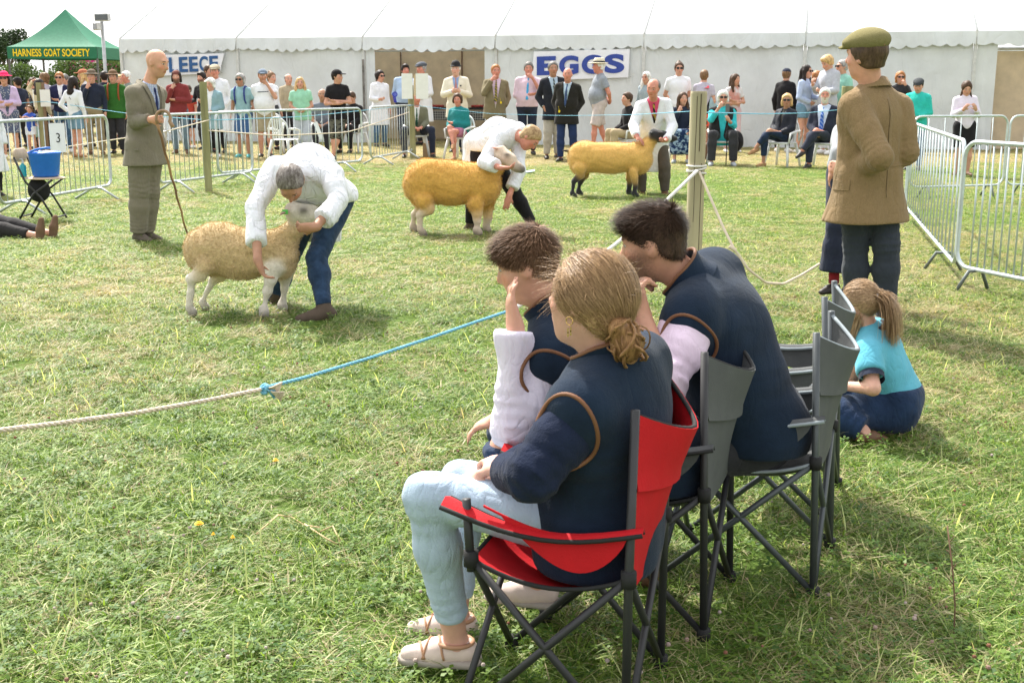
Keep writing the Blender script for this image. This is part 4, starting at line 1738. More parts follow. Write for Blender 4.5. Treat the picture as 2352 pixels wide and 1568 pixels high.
def wall_sheet(p, q, z0, z1, seed, name='wall_panel', m=None, inset=.0, amp=.02, par=None):
    n = 26
    nz = 12
    r = np.random.default_rng(seed)
    ph = r.uniform(0, 6, 6)
    rows = []
    for j in range(nz + 1):
        z = z0 + (z1 - z0) * j / nz
        row = []
        for i in range(n + 1):
            t = i / n
            b = math.sin(math.pi * t) * (1 - j / nz * .8)
            d = amp * b * (math.sin(9 * t + ph[0] + 1.3 * z) + .6 * math.sin(17 * t + 3 * z + ph[1]) + .8 * math.sin(2.6 * z + 4 * t + ph[2]))
            row.append(rel(p + (q - p) * t + tnor * (d - inset) + UPZ * z))
        rows.append(row)
    return MB().sheet(rows, .006).build(name, m or TENT, par or marquee, smooth=True)


up_roof = nrm(-tnor * 1.0 + UPZ * .47)
for i in range(len(bays) - 1):
    p, q = bays[i], bays[i + 1]
    w_ = q - p
    bl = np.linalg.norm(w_)
    if i == 2:       # open bay with a tan view inside
        a1 = p + w_ * .085
        b1 = p + w_ * .915
        wall_sheet(p + tdir * .05, a1, 0, EAVE - .06, 31, 'curtain', amp=.012)
        wall_sheet(b1, q - tdir * .05, 0, EAVE - .06, 32, 'curtain', amp=.012)
    elif i == 6:
        a1 = p + w_ * .12
        wall_sheet(p + tdir * .05, a1, 0, EAVE - .06, 33, 'curtain', amp=.012)
        # closed hessian boards seen in the opening, each its own board
        for kk in range(3):
            c0, c1 = a1 + w_ * .29 * kk + tdir * .02, a1 + w_ * .29 * (kk + 1)
            wall_sheet(c0, c1, .02, 2.22, 40 + kk, 'hessian_panel', LINING, inset=.25, amp=.006)
            mb = MB()
            mb.tube([rel(c1 - tnor * .18), rel(c1 - tnor * .18 + UPZ * 2.3)], .03, 8)
            mb.build('upright', mat('brown timber', (.16, .10, .06)), marquee)
        MB().tube([rel(a1 - tnor * .15 + UPZ * 2.27), rel(q - tnor * .15 + UPZ * 2.27)], .03, 8).build('door_rail', ALU, marquee)
    else:
        wall_sheet(p + tdir * .05, q - tdir * .05, 0, EAVE - .06, 20 + i, amp=.045)
    # valance with scalloped lower edge
    n = 72
    rows = []
    ph = wallr.uniform(0, 6, 2)
    for j in range(7):
        row = []
        for t in np.linspace(.0, 1, n + 1):
            sc = abs(math.sin(math.pi * (t * 12 + .22 * math.sin(5 * t + ph[0])))) ** .7 * (1 + .25 * math.sin(11 * t + ph[1]))
            sag = (.03 + .02 * math.sin(ph[0])) * math.sin(math.pi * t) + .012 * math.sin(9 * t + ph[1])
            zt = EAVE
            zb = VAL0 + .05 - .085 * sc - sag
            z = zt + (zb - zt) * j / 6
            d = .06 + .05 * (j / 6) + .018 * (j / 6) * math.sin(14 * t + ph[0]) + .012 * (j / 6) * math.sin(37 * t + ph[1])
            row.append(rel(p + w_ * (.004 + .992 * t) + tnor * d + UPZ * z))
        rows.append(row)
    MB().sheet(rows[::-1], .005).build('valance', TENT, marquee, smooth=True)
    # roof slope, one sheet per bay
    rows = []
    for j in range(9):
        s_ = j / 8 * 7.2
        row = []
        for t in np.linspace(0, 1, 13):
            bulge = .07 * math.sin(math.pi * t) * math.sin(math.pi * j / 8)
            row.append(rel(p + w_ * (.003 + .994 * t) + tnor * .055 + UPZ * EAVE + up_roof * s_ - UPZ * bulge))
        rows.append(row)
    MB().sheet(rows, .006).build('roof_panel', ROOFM, marquee, smooth=True)
    # back slope closes the roof
    rows = []
    top_ = up_roof * 7.2
    for j in range(2):
        rows.append([rel(p + w_ * t + tnor * .055 + UPZ * EAVE + top_ + V(-tnor[0], -tnor[1], 0) * 6.5 * j - UPZ * 3.0 * j) for t in (0.003, .997)])
    MB().sheet(rows, .006).build('roof_panel', ROOFM, marquee)
for i, p in enumerate(bays):
    mb = MB()
    mb.box(rel(p + tnor * .02 + UPZ * (EAVE / 2)), (.075, .075, EAVE - .02), np.stack([tdir, tnor, UPZ]))
    if i == 2:
        pass
    mb.build('post', mat('post sleeve', (.55, .56, .55), rough=.6), marquee)
    mb = MB()
    mb.box(rel(p + tnor * .068 + UPZ * (EAVE - .16)), (.05, .006, .30), np.stack([tdir, tnor, UPZ]))
    mb.build('strap', mat('pale strap', (.62, .63, .62)), marquee)
    mb = MB()
    mb.tube([rel(p + tnor * .06 + UPZ * (EAVE + .012) + up_roof * s_) for s_ in (0, 2.4, 4.8, 7.2)], .022, 6)
    mb.build('rafter_seam', mat('seam', (.66, .67, .67)), marquee, smooth=True)
MB().box(rel(bays[2] + tnor * .064 + UPZ * 1.35), (.06, .012, 1.5), np.stack([tdir, tnor, UPZ])).build('zip_strip', mat('worn black strip', (.16, .15, .14), var=.5, nscale=6), marquee)
# gable end wall and the far wall
gl = bays[0]
rows = [[rel(gl - tnor * t + UPZ * z) for t in (0, 4, 8, 13)] for z in (0, 1.2, 2.5)]
MB().sheet(rows, .006).build('end_wall', TENT, marquee)
rows = [[rel(gl - tnor * 13 + tdir * t + UPZ * z) for t in (0, 15, 30)] for z in (0, 1.2, 2.6)]
MB().sheet(rows, .006).build('back_wall', TENT, marquee)
# inside the open bay: hessian partition, table with trays
pi_, qi_ = bays[2], bays[3]
for kk in range(4):
    c0 = pi_ + tdir * (-1.6 + 1.75 * kk) - tnor * 2.6
    wall_sheet(c0, c0 + tdir * 1.73, 0, 2.7, 50 + kk, 'hessian_panel', LINING, amp=.008)
for kk in range(1, 4):
    c0 = pi_ + tdir * (-1.6 + 1.75 * kk - .01) - tnor * 2.55
    MB().tube([rel(c0), rel(c0 + UPZ * 2.7)], .022, 8).build('upright', mat('brown timber', (.16, .10, .06)), marquee)
MB().tube([rel(pi_ + tdir * .3 + UPZ * 2.30 - tnor * .05), rel(qi_ - tdir * .3 + UPZ * 2.31 - tnor * .05)], .02, 8).build('rail', ALU, marquee)
tc0 = pi_ + tdir * 2.3 - tnor * 1.6
table = empty('display_table', tc0, 'long display table with dark check cloth inside the open marquee bay', 'table')
mb = MB()
mb.box((0, 0, .80), (2.8, .7, .04), np.stack([tdir, tnor, UPZ]))
mb.build('tabletop', mat('table wood', (.35, .25, .15)), table)
mb = MB()
mb.box(tnor * .362 + UPZ * .68, (2.84, .012, .25), np.stack([tdir, tnor, UPZ]))
mb.build('table_skirt', mat('check cloth', (.03, .03, .035), pat=('check', (.45, .44, .40), 5.0)), table)
for sx in (-1, 1):
    for sy in (-1, 1):
        mb = MB()
        mb.box(tdir * 1.3 * sx + tnor * .3 * sy + UPZ * .39, (.05, .05, .78))
        mb.build('leg', ALU, table)
for kk in range(4):
    e = tc0 + tdir * (-.9 + .62 * kk) + UPZ * .82
    tr = empty('produce_tray', e, ['tray of red produce at the left end of the marquee table', 'second tray of red produce from the left on the marquee table', 'third tray of red produce from the left on the marquee table', 'tray of red produce at the right end of the marquee table'][kk], 'tray', 'trays on the marquee table')
    MB().box((0, 0, .03), (.5, .4, .06), np.stack([tdir, tnor, UPZ]), .01).build('tray', mat('black plastic tray', (.03, .03, .03)), tr)
    mb = MB()
    for a in range(5):
        for b in range(3):
            mb.lathe(tdir * (-.18 + .09 * a) + tnor * (-.1 + .1 * b) + UPZ * .09, [(0, -.035), (.035, -.02), (.04, 0), (.03, .03), (0, .04)], 8)
    mb.build('produce', mat('dark red fruit', (.30, .04, .03), rough=.5, var=.4), tr, smooth=True)


# ------------------------------------------------------------------ lettering
def text_mesh(name, s_, size=1.0, ext=.003, offset=.0, space=1.0):
    cu = bpy.data.curves.new(name, 'FONT')
    cu.body = s_
    cu.size = size
    cu.extrude = ext
    cu.offset = offset
    cu.space_character = space
    cu.align_x = 'CENTER'
    cu.align_y = 'CENTER'
    ob = bpy.data.objects.new(name, cu)
    COL.objects.link(ob)
    dg = bpy.context.evaluated_depsgraph_get()
    me = bpy.data.meshes.new_from_object(ob.evaluated_get(dg))
    bpy.data.objects.remove(ob)
    me.name = name
    return me


def place_text(me, name, m, parent, c, right, up, width=None, height=None, wav=None):
    v = np.zeros(len(me.vertices) * 3, np.float32)
    me.vertices.foreach_get('co', v)
    v = v.reshape(-1, 3)
    w0 = v[:, 0].max() - v[:, 0].min()
    h0 = v[:, 1].max() - v[:, 1].min()
    cx, cy = (v[:, 0].max() + v[:, 0].min()) / 2, (v[:, 1].max() + v[:, 1].min()) / 2
    sx = width / w0 if width else 1
    sy = height / h0 if height else sx
    right, up = nrm(right), nrm(up)
    nn = np.cross(right, up)
    P = np.asarray(c, float) + ((v[:, :1] - cx) * sx) * right + ((v[:, 1:2] - cy) * sy) * up + v[:, 2:3] * nn
    me.vertices.foreach_set('co', P.astype(np.float32).ravel())
    me.materials.clear()
    o = obj(name, me, m, parent)
    me.update()
    return o


BLUEINK = mat('blue banner ink', (.035, .065, .30), rough=.6, bump=0)
FLEECEINK = mat('navy banner ink', (.03, .10, .26), rough=.6, bump=0)
BANNER = mat('white banner', (.74, .75, .80), rough=.6, var=.04, bump=.1, fold=.3, foldscale=2)


def banner(u0, v0, u1, v1, u2, v2, u3, v3, text, ink, label, offset, hfrac, wfrac, inset=.12):
    """corners: top-left, top-right, bottom-right, bottom-left, hung just in front of the marquee wall"""
    cs = []
    for (u, v) in ((u0, v0), (u1, v1), (u2, v2), (u3, v3)):
        p = wall_pt(u)
        p = p + tnor * inset
        z = W(u, v, p[1])[2]
        cs.append(V(p[0], p[1], z))
    c = sum(cs) / 4
    e = empty('banner', V(c[0], c[1], c[2]), label, 'banner')
    rows = []
    for j in range(9):
        b = j / 8
        rows.append([(cs[3] * (1 - a) + cs[2] * a) * (1 - b) + (cs[0] * (1 - a) + cs[1] * a) * b - c + tnor * .012 * math.sin(7 * a + 4 * b) for a in np.linspace(0, 1, 21)])
    MB().sheet(rows, .004).build('cloth', BANNER, e, smooth=True)
    right = (cs[1] + cs[2] - cs[0] - cs[3]) / 2
    up = (cs[0] + cs[1] - cs[2] - cs[3]) / 2
    lw = np.linalg.norm(right) * wfrac
    lh = np.linalg.norm(up) * hfrac
    n = len(text)
    for i, ch in enumerate(text):
        me = text_mesh('letter', ch, 1.0, .004, offset)
        t = (i + .5) / n - .5
        place_text(me, 'letter', ink, e, right * t * wfrac + tnor * .02, right, UPZ, lw / n * .86, lh)
    for q in cs:
        MB().tube([q - c, q - c + (q - c) * .06 + UPZ * .03 + tnor * -.03], .004, 5).build('tie_cord', STRAPM, e)
    return e


banner(1228, 119, 1444, 113, 1442, 178, 1222, 186, 'EGGS', BLUEINK, 'white banner reading EGGS in bold blue letters on the marquee', .045, .66, .94)
banner(374, 127, 528, 123, 517, 168, 372, 175, 'FLEECE', FLEECEINK, 'white banner reading FLEECE hung left of the bald man in the suit', .03, .74, .92)

# ------------------------------------------------------------------ green gazebo
GREENC = mat('green gazebo fabric', (.045, .24, .14), rough=.7, var=.1, bump=.2, fold=.35, foldscale=1.5, trans=.3)
GREEND = mat('dark green valance', (.02, .14, .075), rough=.7, var=.08, bump=.2, fold=.3, foldscale=2)
gY0 = 36.0
gx0, gx1 = W(17, 120, gY0)[0], W(223, 120, gY0)[0]
gz = W(120, 108, gY0)[2]
gw = gx1 - gx0
gaz = empty('gazebo', (gx0 + gw / 2, gY0 + gw / 2, 0), 'green pop-up gazebo with yellow lettering, left of the marquee', 'gazebo')
gh = gw / 2
apex = W(195, 22, gY0 + gh)[2]
corn = [V(-gh, -gh, gz), V(gh, -gh, gz), V(gh, gh, gz), V(-gh, gh, gz)]
for i in range(4):
    a, b = corn[i], corn[(i + 1) % 4]
    rows = []
    for j in range(11):
        s_ = j / 10
        z = gz + (apex - gz) * (s_ ** 1.55 * .8 + s_ * .2)
        rows.append([V(*((a * (1 - t) + b * t) * (1 - s_ * .995))[:2], z - .05 * math.sin(math.pi * t) * (1 - s_)) for t in np.linspace(0, 1, 13)])
    MB().sheet(rows, .004).build('canopy_panel', GREENC, gaz, smooth=True)
    rows = []
    for j in range(4):
        rows.append([a * (1 - t) + b * t - UPZ * (.34 * (3 - j) / 3) + nrm(V(*((a + b) / 2)[:2], 0)) * .01 for t in np.linspace(0, 1, 13)])
    MB().sheet(rows, .004).build('valance', GREEND, gaz, smooth=True)
for c in corn:
    mb = MB()
    mb.box(V(c[0] * .985, c[1] * .985, gz / 2), (.05, .05, gz))
    mb.build('leg', mat('dark steel leg', (.10, .10, .10), rough=.5), gaz)
words = [('HARNESS', -.278, .345), ('GOAT', .0, .20), ('SOCIETY', .268, .335)]
for wd, cx, ww in words:
    me = text_mesh('lettering', wd, 1.0, .004, .02)
    place_text(me, 'lettering', mat('yellow lettering', (.78, .55, .02), bump=0, rough=.6), gaz, V(gw * cx, -gh - .022, gz - .17), V(1, 0, 0), UPZ, gw * ww * .92, .22)

# ------------------------------------------------------------------ hedge, far trees, magenta tent, floodlight
HEDGE = mat('hedge leaves', (.075, .12, .03), rough=.6, var=.55, nscale=2.2, trans=.35, bump=0)
HEDGE2 = mat('far tree leaves', (.035, .065, .025), rough=.7, var=.4, nscale=1.5, trans=.2, bump=0)
BARK = mat('bark', (.09, .07, .05), rough=.9)


def leaf_cloud(n, pos, size, seed):
    r = np.random.default_rng(seed)
    c = pos(r, n)
    d = r.normal(size=(n, 3))
    d /= np.linalg.norm(d, axis=1, keepdims=True)
    e = np.cross(d, r.normal(size=(n, 3)))
    e /= np.linalg.norm(e, axis=1, keepdims=True)
    s_ = size * r.uniform(.5, 1.4, (n, 1))
    v = np.stack([c - d * s_, c - e * s_ * .55, c + d * s_, c + e * s_ * .55], 1).reshape(-1, 3)
    return v, np.arange(n * 4).reshape(-1, 4)


hy = 44.0
hx0, hx1 = W(-60, 150, hy)[0], W(345, 150, hy)[0]
hedge = empty('hedge', ((hx0 + hx1) / 2, hy, 0), 'leafy field hedge behind the green gazebo', 'hedge')


def hpos(r, n):
    x = r.uniform((hx0 - hx1) / 2, (hx1 - hx0) / 2, n)
    topz = 2.35 + .28 * np.sin(x * 1.3) + .2 * np.sin(x * 3.7 + 1) - (x - (hx0 - hx1) / 2) * .05
    z = r.uniform(0, 1, n) ** .8 * topz
    y = -r.uniform(0, 1, n) ** 2 * 1.0 + .5 + .25 * np.sin(x * 2.1 + z * 2) * 1
    return np.stack([x, y, z], 1) + r.normal(size=(n, 3)) * .07


v_, f_ = leaf_cloud(26000, hpos, .055, 4)
ob = obj('foliage', mesh_from('foliage', v_, f_, False), HEDGE, hedge)
ob['kind'] = 'stuff'
mb = MB()
for kk in range(12):
    x = (hx0 - hx1) / 2 + .8 * kk + .5
    mb.tube([(x, .3, 0), (x + .1, .35, .9), (x - .15, .3, 1.9)], [.05, .035, .015], 6)
mb.build('stems', BARK, hedge)


def far_tree(u, v, Y, r, label, seed, n=5200):
    p = W(u, v, Y)
    e = empty('tree', (p[0], Y, 0), label, 'tree', 'trees beyond the hedge')

    def pos(rg, m):
        cs = rg.normal(size=(14, 3)) * V(.55, .55, .38) * r + V(0, 0, p[2] - r * .6)
        k = rg.integers(0, 14, m)
        q = rg.normal(size=(m, 3))
        q /= np.linalg.norm(q, axis=1, keepdims=True)
        return cs[k] + q * r * .42 * rg.uniform(.5, 1, (m, 1))
    v_, f_ = leaf_cloud(n, pos, r * .07, seed)
    ob = obj('crown', mesh_from('crown', v_, f_, False), HEDGE2, e)
    ob['kind'] = 'stuff'
    mb = MB()
    mb.tube([(0, 0, 0), (.1, 0, p[2] * .5), (0, 0, p[2] - r * .3)], [r * .13, r * .1, r * .04], 8)
    mb.tube([(.08, 0, p[2] * .5), (r * .4, .2, p[2] - r * .4)], [r * .07, r * .02], 6)
    mb.tube([(.08, 0, p[2] * .45), (-r * .4, -.2, p[2] - r * .5)], [r * .07, r * .02], 6)
    mb.build('trunk', BARK, e, smooth=True)


far_tree(12, 86, 85, 1.5, 'dark rounded tree top above the hedge at the left edge', 8)
far_tree(38, 96, 88, .9, 'smaller dark tree beside the rounded one above the hedge', 9, 3000)

MAG = mat('magenta tent cloth', (.50, .03, .20), rough=.6, bump=.1, fold=.2)
my = 49.0
mx0, mx1 = W(150, 150, my)[0], W(278, 150, my)[0]
mz0, mz1 = 0.0, W(200, 128, my)[2]
mt = empty('event_tent', ((mx0 + mx1) / 2, my + 1, 0), 'magenta tent showing under the gazebo valance beyond the hedge', 'tent')
hw_ = (mx1 - mx0) / 2
for (a, b, nm) in (((-hw_, -1), (hw_, -1), 'side_wall'), ((hw_, -1), (hw_, 2), 'side_wall'), ((hw_, 2), (-hw_, 2), 'side_wall'), ((-hw_, 2), (-hw_, -1), 'side_wall')):
    MB().sheet([[V(a[0], a[1], z), V(b[0], b[1], z)] for z in (0, mz1 * .6, mz1)], .01).build(nm, MAG, mt)
MB().add([(-hw_, -1, mz1), (hw_, -1, mz1), (hw_, 2, mz1), (-hw_, 2, mz1), (0, .5, mz1 + .5)], [(0, 1, 4), (1, 2, 4), (2, 3, 4), (3, 0, 4)]).build('roof', MAG, mt)

fy = 31.5
fb = W(252, 300, fy)
fl = empty('floodlight_mast', (fb[0], fy, 0), 'twin floodlight mast between the gazebo and the marquee', 'floodlight')
ztop = W(252, 42, fy)[2]
MB().tube([(0, 0, 0), (0, 0, ztop)], .045, 10).build('pole', ALU, fl, smooth=True)
LAMPH = mat('lamp housing', (.62, .62, .62), rough=.5)
LAMPG = mat('dark lamp glass', (.10, .11, .12), rough=.2, spec=.5, bump=0)
for (u, v, w_, h_, yw, tl) in ((239, 41, .40, .19, -.15, .15), (227, 62, .30, .19, -.9, .3)):
    c = W(u, v, fy) - V(fb[0], fy, 0) + V(0, -.12, 0)
    ax = frame((math.sin(yw), -math.cos(yw), -.2))
    ob = MB().box(c, (w_, .13, h_), ax, .015).build('lamp_housing', LAMPH, fl)
    MB().box(c + ax[1] * .068, (w_ * .84, .012, h_ * .74), ax).build('lamp_glass', LAMPG, ob)
    MB().tube([c, V(0, 0, c[2] - .05)], .015, 6).build('bracket', LAMPH, fl)

# ------------------------------------------------------------------ fence posts, notices, ropes
POSTM = mat('weathered green post', (.27, .26, .13), rough=.9, var=.35, nscale=9, bump=.8, bscale=30, stretch=(1, 1, .12))
POSTP = mat('pale round post', (.42, .37, .24), rough=.85, var=.3, nscale=8, bump=.7, bscale=30, stretch=(1, 1, .1))
BLUER = mat('blue rope', (.17, .42, .56), rough=.8, bump=.6, bscale=150)
CREAMR = mat('cream rope', (.66, .56, .44), rough=.85, bump=.7, bscale=150)
WHITER = mat('white rope', (.72, .70, .66), rough=.85, bump=.6, bscale=150)


def post(u, vtop, vbase, wpx, m, label, lean=0.0, cracks=0):
    g = G(u, vbase)
    Y = g[1]
    zt = W(u, vtop, Y)[2]
    r = wpx / 2 / F * (Y * CP + .2)
    e = empty('fence_post', g, label, 'post', 'round wooden posts carrying the ropes')
    mb = MB()
    prof = [(r * .96, -.05), (r, .2), (r * 1.01, zt * .5), (r * .985, zt - .012), (r * .93, zt)]
    n = 20
    vs, fs = [], []
    rg = np.random.default_rng(int(u))
    bumps = rg.normal(size=n) * .02
    for i, (rad, z) in enumerate(prof):
        for j in range(n):
            a = 6.2832 * j / n
            rj = rad * (1 + bumps[j])
            vs.append((rj * math.cos(a) + lean * z, rj * math.sin(a), z))
    for i in range(len(prof) - 1):
        for j in range(n):
            fs.append((i * n + j, i * n + (j + 1) % n, (i + 1) * n + (j + 1) % n, (i + 1) * n + j))
    fs.append(tuple(range((len(prof) - 1) * n, len(prof) * n)))
    mb.add(vs, fs)
    mb.build('pole', m, e, smooth=False)
    for c in range(cracks):
        a = -1.57 + (-.35, .45, .1)[c]
        z0, z1 = (.45, .1, .75)[c] * zt, (.98, .7, .99)[c] * zt
        pts = [V(math.cos(a + .03 * math.sin(9 * t)) * r * 1.003, math.sin(a + .03 * math.sin(9 * t)) * r * 1.003, z0 + (z1 - z0) * t) for t in np.linspace(0, 1, 8)]
        MB().tube(pts, .0022, 4).build('crack', mat('dark split', (.05, .035, .02)), e)
    return e, r, zt


pA = post(103, 190, 352, 15, POSTM, 'green weathered rope post with paper notices at the far left')
pB = post(480, 188, 441, 17, POSTM, 'green weathered rope post behind the left barriers')
pC = post(949, 196, 364, 14, POSTM, 'leaning rope post with two notices in front of the open bay', lean=-.02)
pD = post(1588, 210, 742, 38, POSTP, 'thick pale round post with white rope tied round it', cracks=3)
pE = post(1932, 198, 455, 26, POSTM, 'square topped rope post half hidden by the man in the tweed cap')


def notice(e, dx, z, w_, h_, yw, name='notice', y=-.09):
    ax = frame((math.sin(yw), -math.cos(yw), 0))
    MB().box(V(dx, y, z), (w_, .006, h_), ax).build(name, mat('paper', (.76, .76, .72), rough=.8, bump=0, var=.03), e)


notice(pA[0], .145, pA[2] - .33, .21, .36, .2)
notice(pA[0], -.11, pA[2] - .33, .07, .36, -1.0)
MB().box(V(.09, -.03, pA[2] * .5), (.05, .05, pA[2])).build('stake', mat('brown stake', (.20, .13, .08), rough=.9), pA[0])
MB().box(V(.07, -.06, pC[2] - .0), (.045, .03, .42)).build('batten', mat('pale batten', (.55, .42, .25), rough=.9), pC[0])
notice(pC[0], -.09, pC[2] - .02, .22, .50, .0, y=-.085)
notice(pC[0], .21, pC[2] - .02, .25, .50, .0, y=-.085)


def rope(name, pts, r, m, label, cat='rope', sag=True, n=8):
    P = []
    for i in range(len(pts) - 1):
        a, b = W(*pts[i][:3]), W(*pts[i + 1][:3])
        for t in np.linspace(0, 1, 9)[:-1]:
            P.append(a * (1 - t) + b * t)
    P.append(W(*pts[-1][:3]))
    # soften corners
    Q = [P[0]] + [(P[i - 1] + 2 * P[i] + P[i + 1]) / 4 for i in range(1, len(P) - 1)] + [P[-1]]
    ob = MB().tube(Q, r, n).build(name, m, smooth=True)
    return tag(ob, label, cat)


def twisted(name, pts, r, m, label, turns=40):
    """three-strand laid rope"""
    P = [W(*p[:3]) for p in pts]
    L_ = [0]
    for i in range(1, len(P)):
        L_.append(L_[-1] + np.linalg.norm(P[i] - P[i - 1]))
    n = int(L_[-1] / .012)
    ts = np.linspace(0, L_[-1], n)
    Q = np.stack([np.interp(ts, L_, [p[c] for p in P]) for c in range(3)], 1)
    for _ in range(12):
        Q[1:-1] = (Q[:-2] + 2 * Q[1:-1] + Q[2:]) / 4
    e = empty(name, Q[0], label, 'rope')
    T = np.gradient(Q, axis=0)
    T /= np.linalg.norm(T, axis=1, keepdims=True)
    A = np.cross(T, UPZ)
    A /= np.linalg.norm(A, axis=1, keepdims=True)
    B = np.cross(T, A)
    for sdn in range(3):
        ph = ts * (6.283 / (r * 9)) + sdn * 2.094
        S = Q + (A * np.cos(ph)[:, None] + B * np.sin(ph)[:, None]) * r * .5
        MB().tube(list(S - Q[0]), r * .58, 6).build('strand', m, e, smooth=True)
    return e


YA, YB, YC, YD, YE = gy(352), gy(441), gy(364), gy(742), gy(455)
rope('ring_rope', [(-40, 246, 24.5), (0, 241, YA), (103, 233, YA - .1), (300, 262, (YA + YB) / 2), (480, 277, YB - .1), (700, 268, (YB + YC) / 2), (948, 242, YC - .1)], .006, BLUER, 'thin blue top rope from the left notice post past the suited man')
rope('ring_rope', [(948, 242, YC - .12), (1130, 262, 20), (1300, 266, 16), (1450, 264, 12), (1588, 256, YD + .06)], .0028, BLUER, 'thin blue rope across the waistcoats from the notice post to the thick post')
rope('ring_rope', [(1588, 258, YD + .07), (1750, 262, 9), (1850, 260, 12), (1932, 252, YE - .1)], .004, BLUER, 'pale blue rope from the thick post past the seated blonde woman')
rope('ring_rope', [(103, 350 - 5, YA - .1), (200, 330, 20), (370, 305, 15), (480, 276, YB - .12)], .008, CREAMR, 'low cream rope rising behind the left barriers')
rope('ring_rope', [(480, 300, YB - .12), (640, 312, 16), (800, 304, 20), (940, 258, YC - .14)], .008, CREAMR, 'cream rope sagging behind the middle barriers')
# the near rope of the ring: cream piece, knot, blue piece
twisted('near_rope', [(-60, 997, 3.16), (0, 988, 3.25), (150, 970, 3.5), (300, 950, 3.75), (450, 924, 4.0), (598, 895, 4.28)], .0085, CREAMR, 'thick cream laid rope crossing the grass at lower left')
twisted('near_rope', [(598, 893, 4.28), (700, 867, 4.5), (850, 822, 4.82), (1000, 772, 5.15), (1100, 737, 5.35), (1178, 711, 5.55)], .0075, BLUER, 'light blue laid rope knotted to the cream one')
kn = W(608, 893, 4.30)
e = empty('rope_knot', kn, 'frayed knot joining the cream and blue ropes', 'knot')
mb = MB()
for a in range(3):
    mb.tube([V(.014 * math.cos(t + a), .012 * math.sin(t), .014 * math.sin(t * 1 + a * 2)) for t in np.linspace(0, 5.5, 14)], .007, 6)
mb.build('knot', BLUER, e, smooth=True)
for dx, dz, c in ((.055, .008, CREAMR), (.06, -.03, CREAMR), (.035, -.02, BLUER)):
    mb = MB()
    for t in range(7):
        mb.tube([V(0, 0, 0), V(dx * .6, -.004 * t, dz * .5 + .003 * (t - 3)), V(dx * (1 + .04 * t), 0, dz + .006 * (t - 3))], .0028, 4)
    mb.build('frayed_end', c, e, smooth=True)
rope('guy_rope', [(1178, 711, 5.55), (1290, 640, 6.1), (1400, 572, 6.55), (1500, 490, 6.95), (1602, 392, 7.2)], .010, WHITER, 'white rope rising behind the young heads to the thick post')
rope('guy_rope', [(1606, 395, 7.2), (1630, 450, 7.1), (1660, 520, 7.0), (1685, 570, 6.9), (1720, 620, 6.9), (1760, 650, 7.0), (1800, 652, 7.1), (1840, 632, 7.2), (1882, 606, 7.3)], .008, CREAMR, 'slack cream rope drooping right of the thick post')
rope('guy_rope', [(1690, 575, 6.9), (1675, 566, 6.9)], .012, CREAMR, 'small knot in the slack cream rope', 'knot')
e = empty('rope_binding', (pD[0].location[0], pD[0].location[1], 0), 'three turns of white rope round the thick post', 'rope')
for z, tl in ((.985, .0), (.962, .012), (.948, -.01)):
    rr_ = pD[1] + .006
    MB().tube([V(rr_ * math.cos(a), rr_ * math.sin(a), z + tl * math.cos(a)) for a in np.linspace(0, 6.283, 24, endpoint=False)], .0065, 6, closed=True).build('turn', WHITER, e, smooth=True)
rope('loose_cord', [(1995, 530, 8.2), (2030, 520, 8.6), (2075, 512, 9.0)], .006, CREAMR, 'short cord end on the grass right of the tweed jacket man', 'cord')
rope('loose_cord', [(1785, 758 + 80, 5.2), (1760, 845, 5.1), (1740, 850, 5.1)], .005, CREAMR, 'piece of pale string on the grass behind the big grey chair', 'cord')
pp = G(1212, 398)
tag(MB().sheet([[pp + V(x, y, .03 + .02 * math.sin(9 * x + 5 * y)) for x in np.linspace(-.12, .12, 6)] for y in np.linspace(-.08, .08, 5)], .004).build('paper_scrap', mat('pale blue paper', (.45, .62, .72), bump=0)), 'pale blue paper scrap on the dry grass behind the second sheep', 'litter')

# ------------------------------------------------------------------ crowd barriers
GALV = mat('galvanised steel', (.52, .56, .56), rough=.42, metal=.55, var=.25, nscale=12, bump=.15)
GALVW = mat('bright galvanised steel', (.54, .60, .61), rough=.4, metal=.45, var=.15, nscale=12, bump=.15)
_bar = {}
GALVD = mat('dark steel foot', (.16, .18, .18), rough=.6, metal=.3)


def barrier(a, b, label, m=GALV, H=1.07, z0=.16, nb=19, foot=True, r=.019, fl=.30, group='steel crowd barriers round the ring'):
    """a, b: ground points of the two ends"""
    a, b = np.asarray(a, float), np.asarray(b, float)
    d = b - a
    Ln = np.linalg.norm(d)
    rz = math.atan2(d[1], d[0])
    e = empty('crowd_barrier', a, label, 'barrier', group, rz)
    cr = .12

    def arc(cx, cz, a0, a1):
        return [V(cx + cr * math.cos(t), 0, cz + cr * math.sin(t)) for t in np.linspace(a0, a1, 7)]
    pts = arc(cr, z0 + cr, math.pi, 1.5 * math.pi) + arc(Ln - cr, z0 + cr, 1.5 * math.pi, 2 * math.pi) + arc(Ln - cr, H - cr, 0, .5 * math.pi) + arc(cr, H - cr, .5 * math.pi, math.pi)
    MB().tube(pts, r, 9, closed=True).build('frame', m, e, smooth=True)
    key = (round(H - z0, 3), m.name)
    if key not in _bar:
        _bar[key] = MB().tube([(0, 0, z0 + .005), (0, 0, H - .005)], .0065, 6).mesh('bar', True)
        _bar[key].materials.append(m)
    for i in range(nb):
        x = cr * .9 + (Ln - cr * 1.8) * (i + .5) / nb
        obj('bar', _bar[key], None, e, (x, 0, 0))
    if foot:
        for x in (Ln * .16, Ln * .84):
            MB().tube([(x, -fl, .012), (x + .02, -.06, z0 - .01), (x + .02, .06, z0 - .01), (x, fl, .012)], r * .85, 8).build('foot', m if fl > .2 else GALVD, e, smooth=True)
    return e


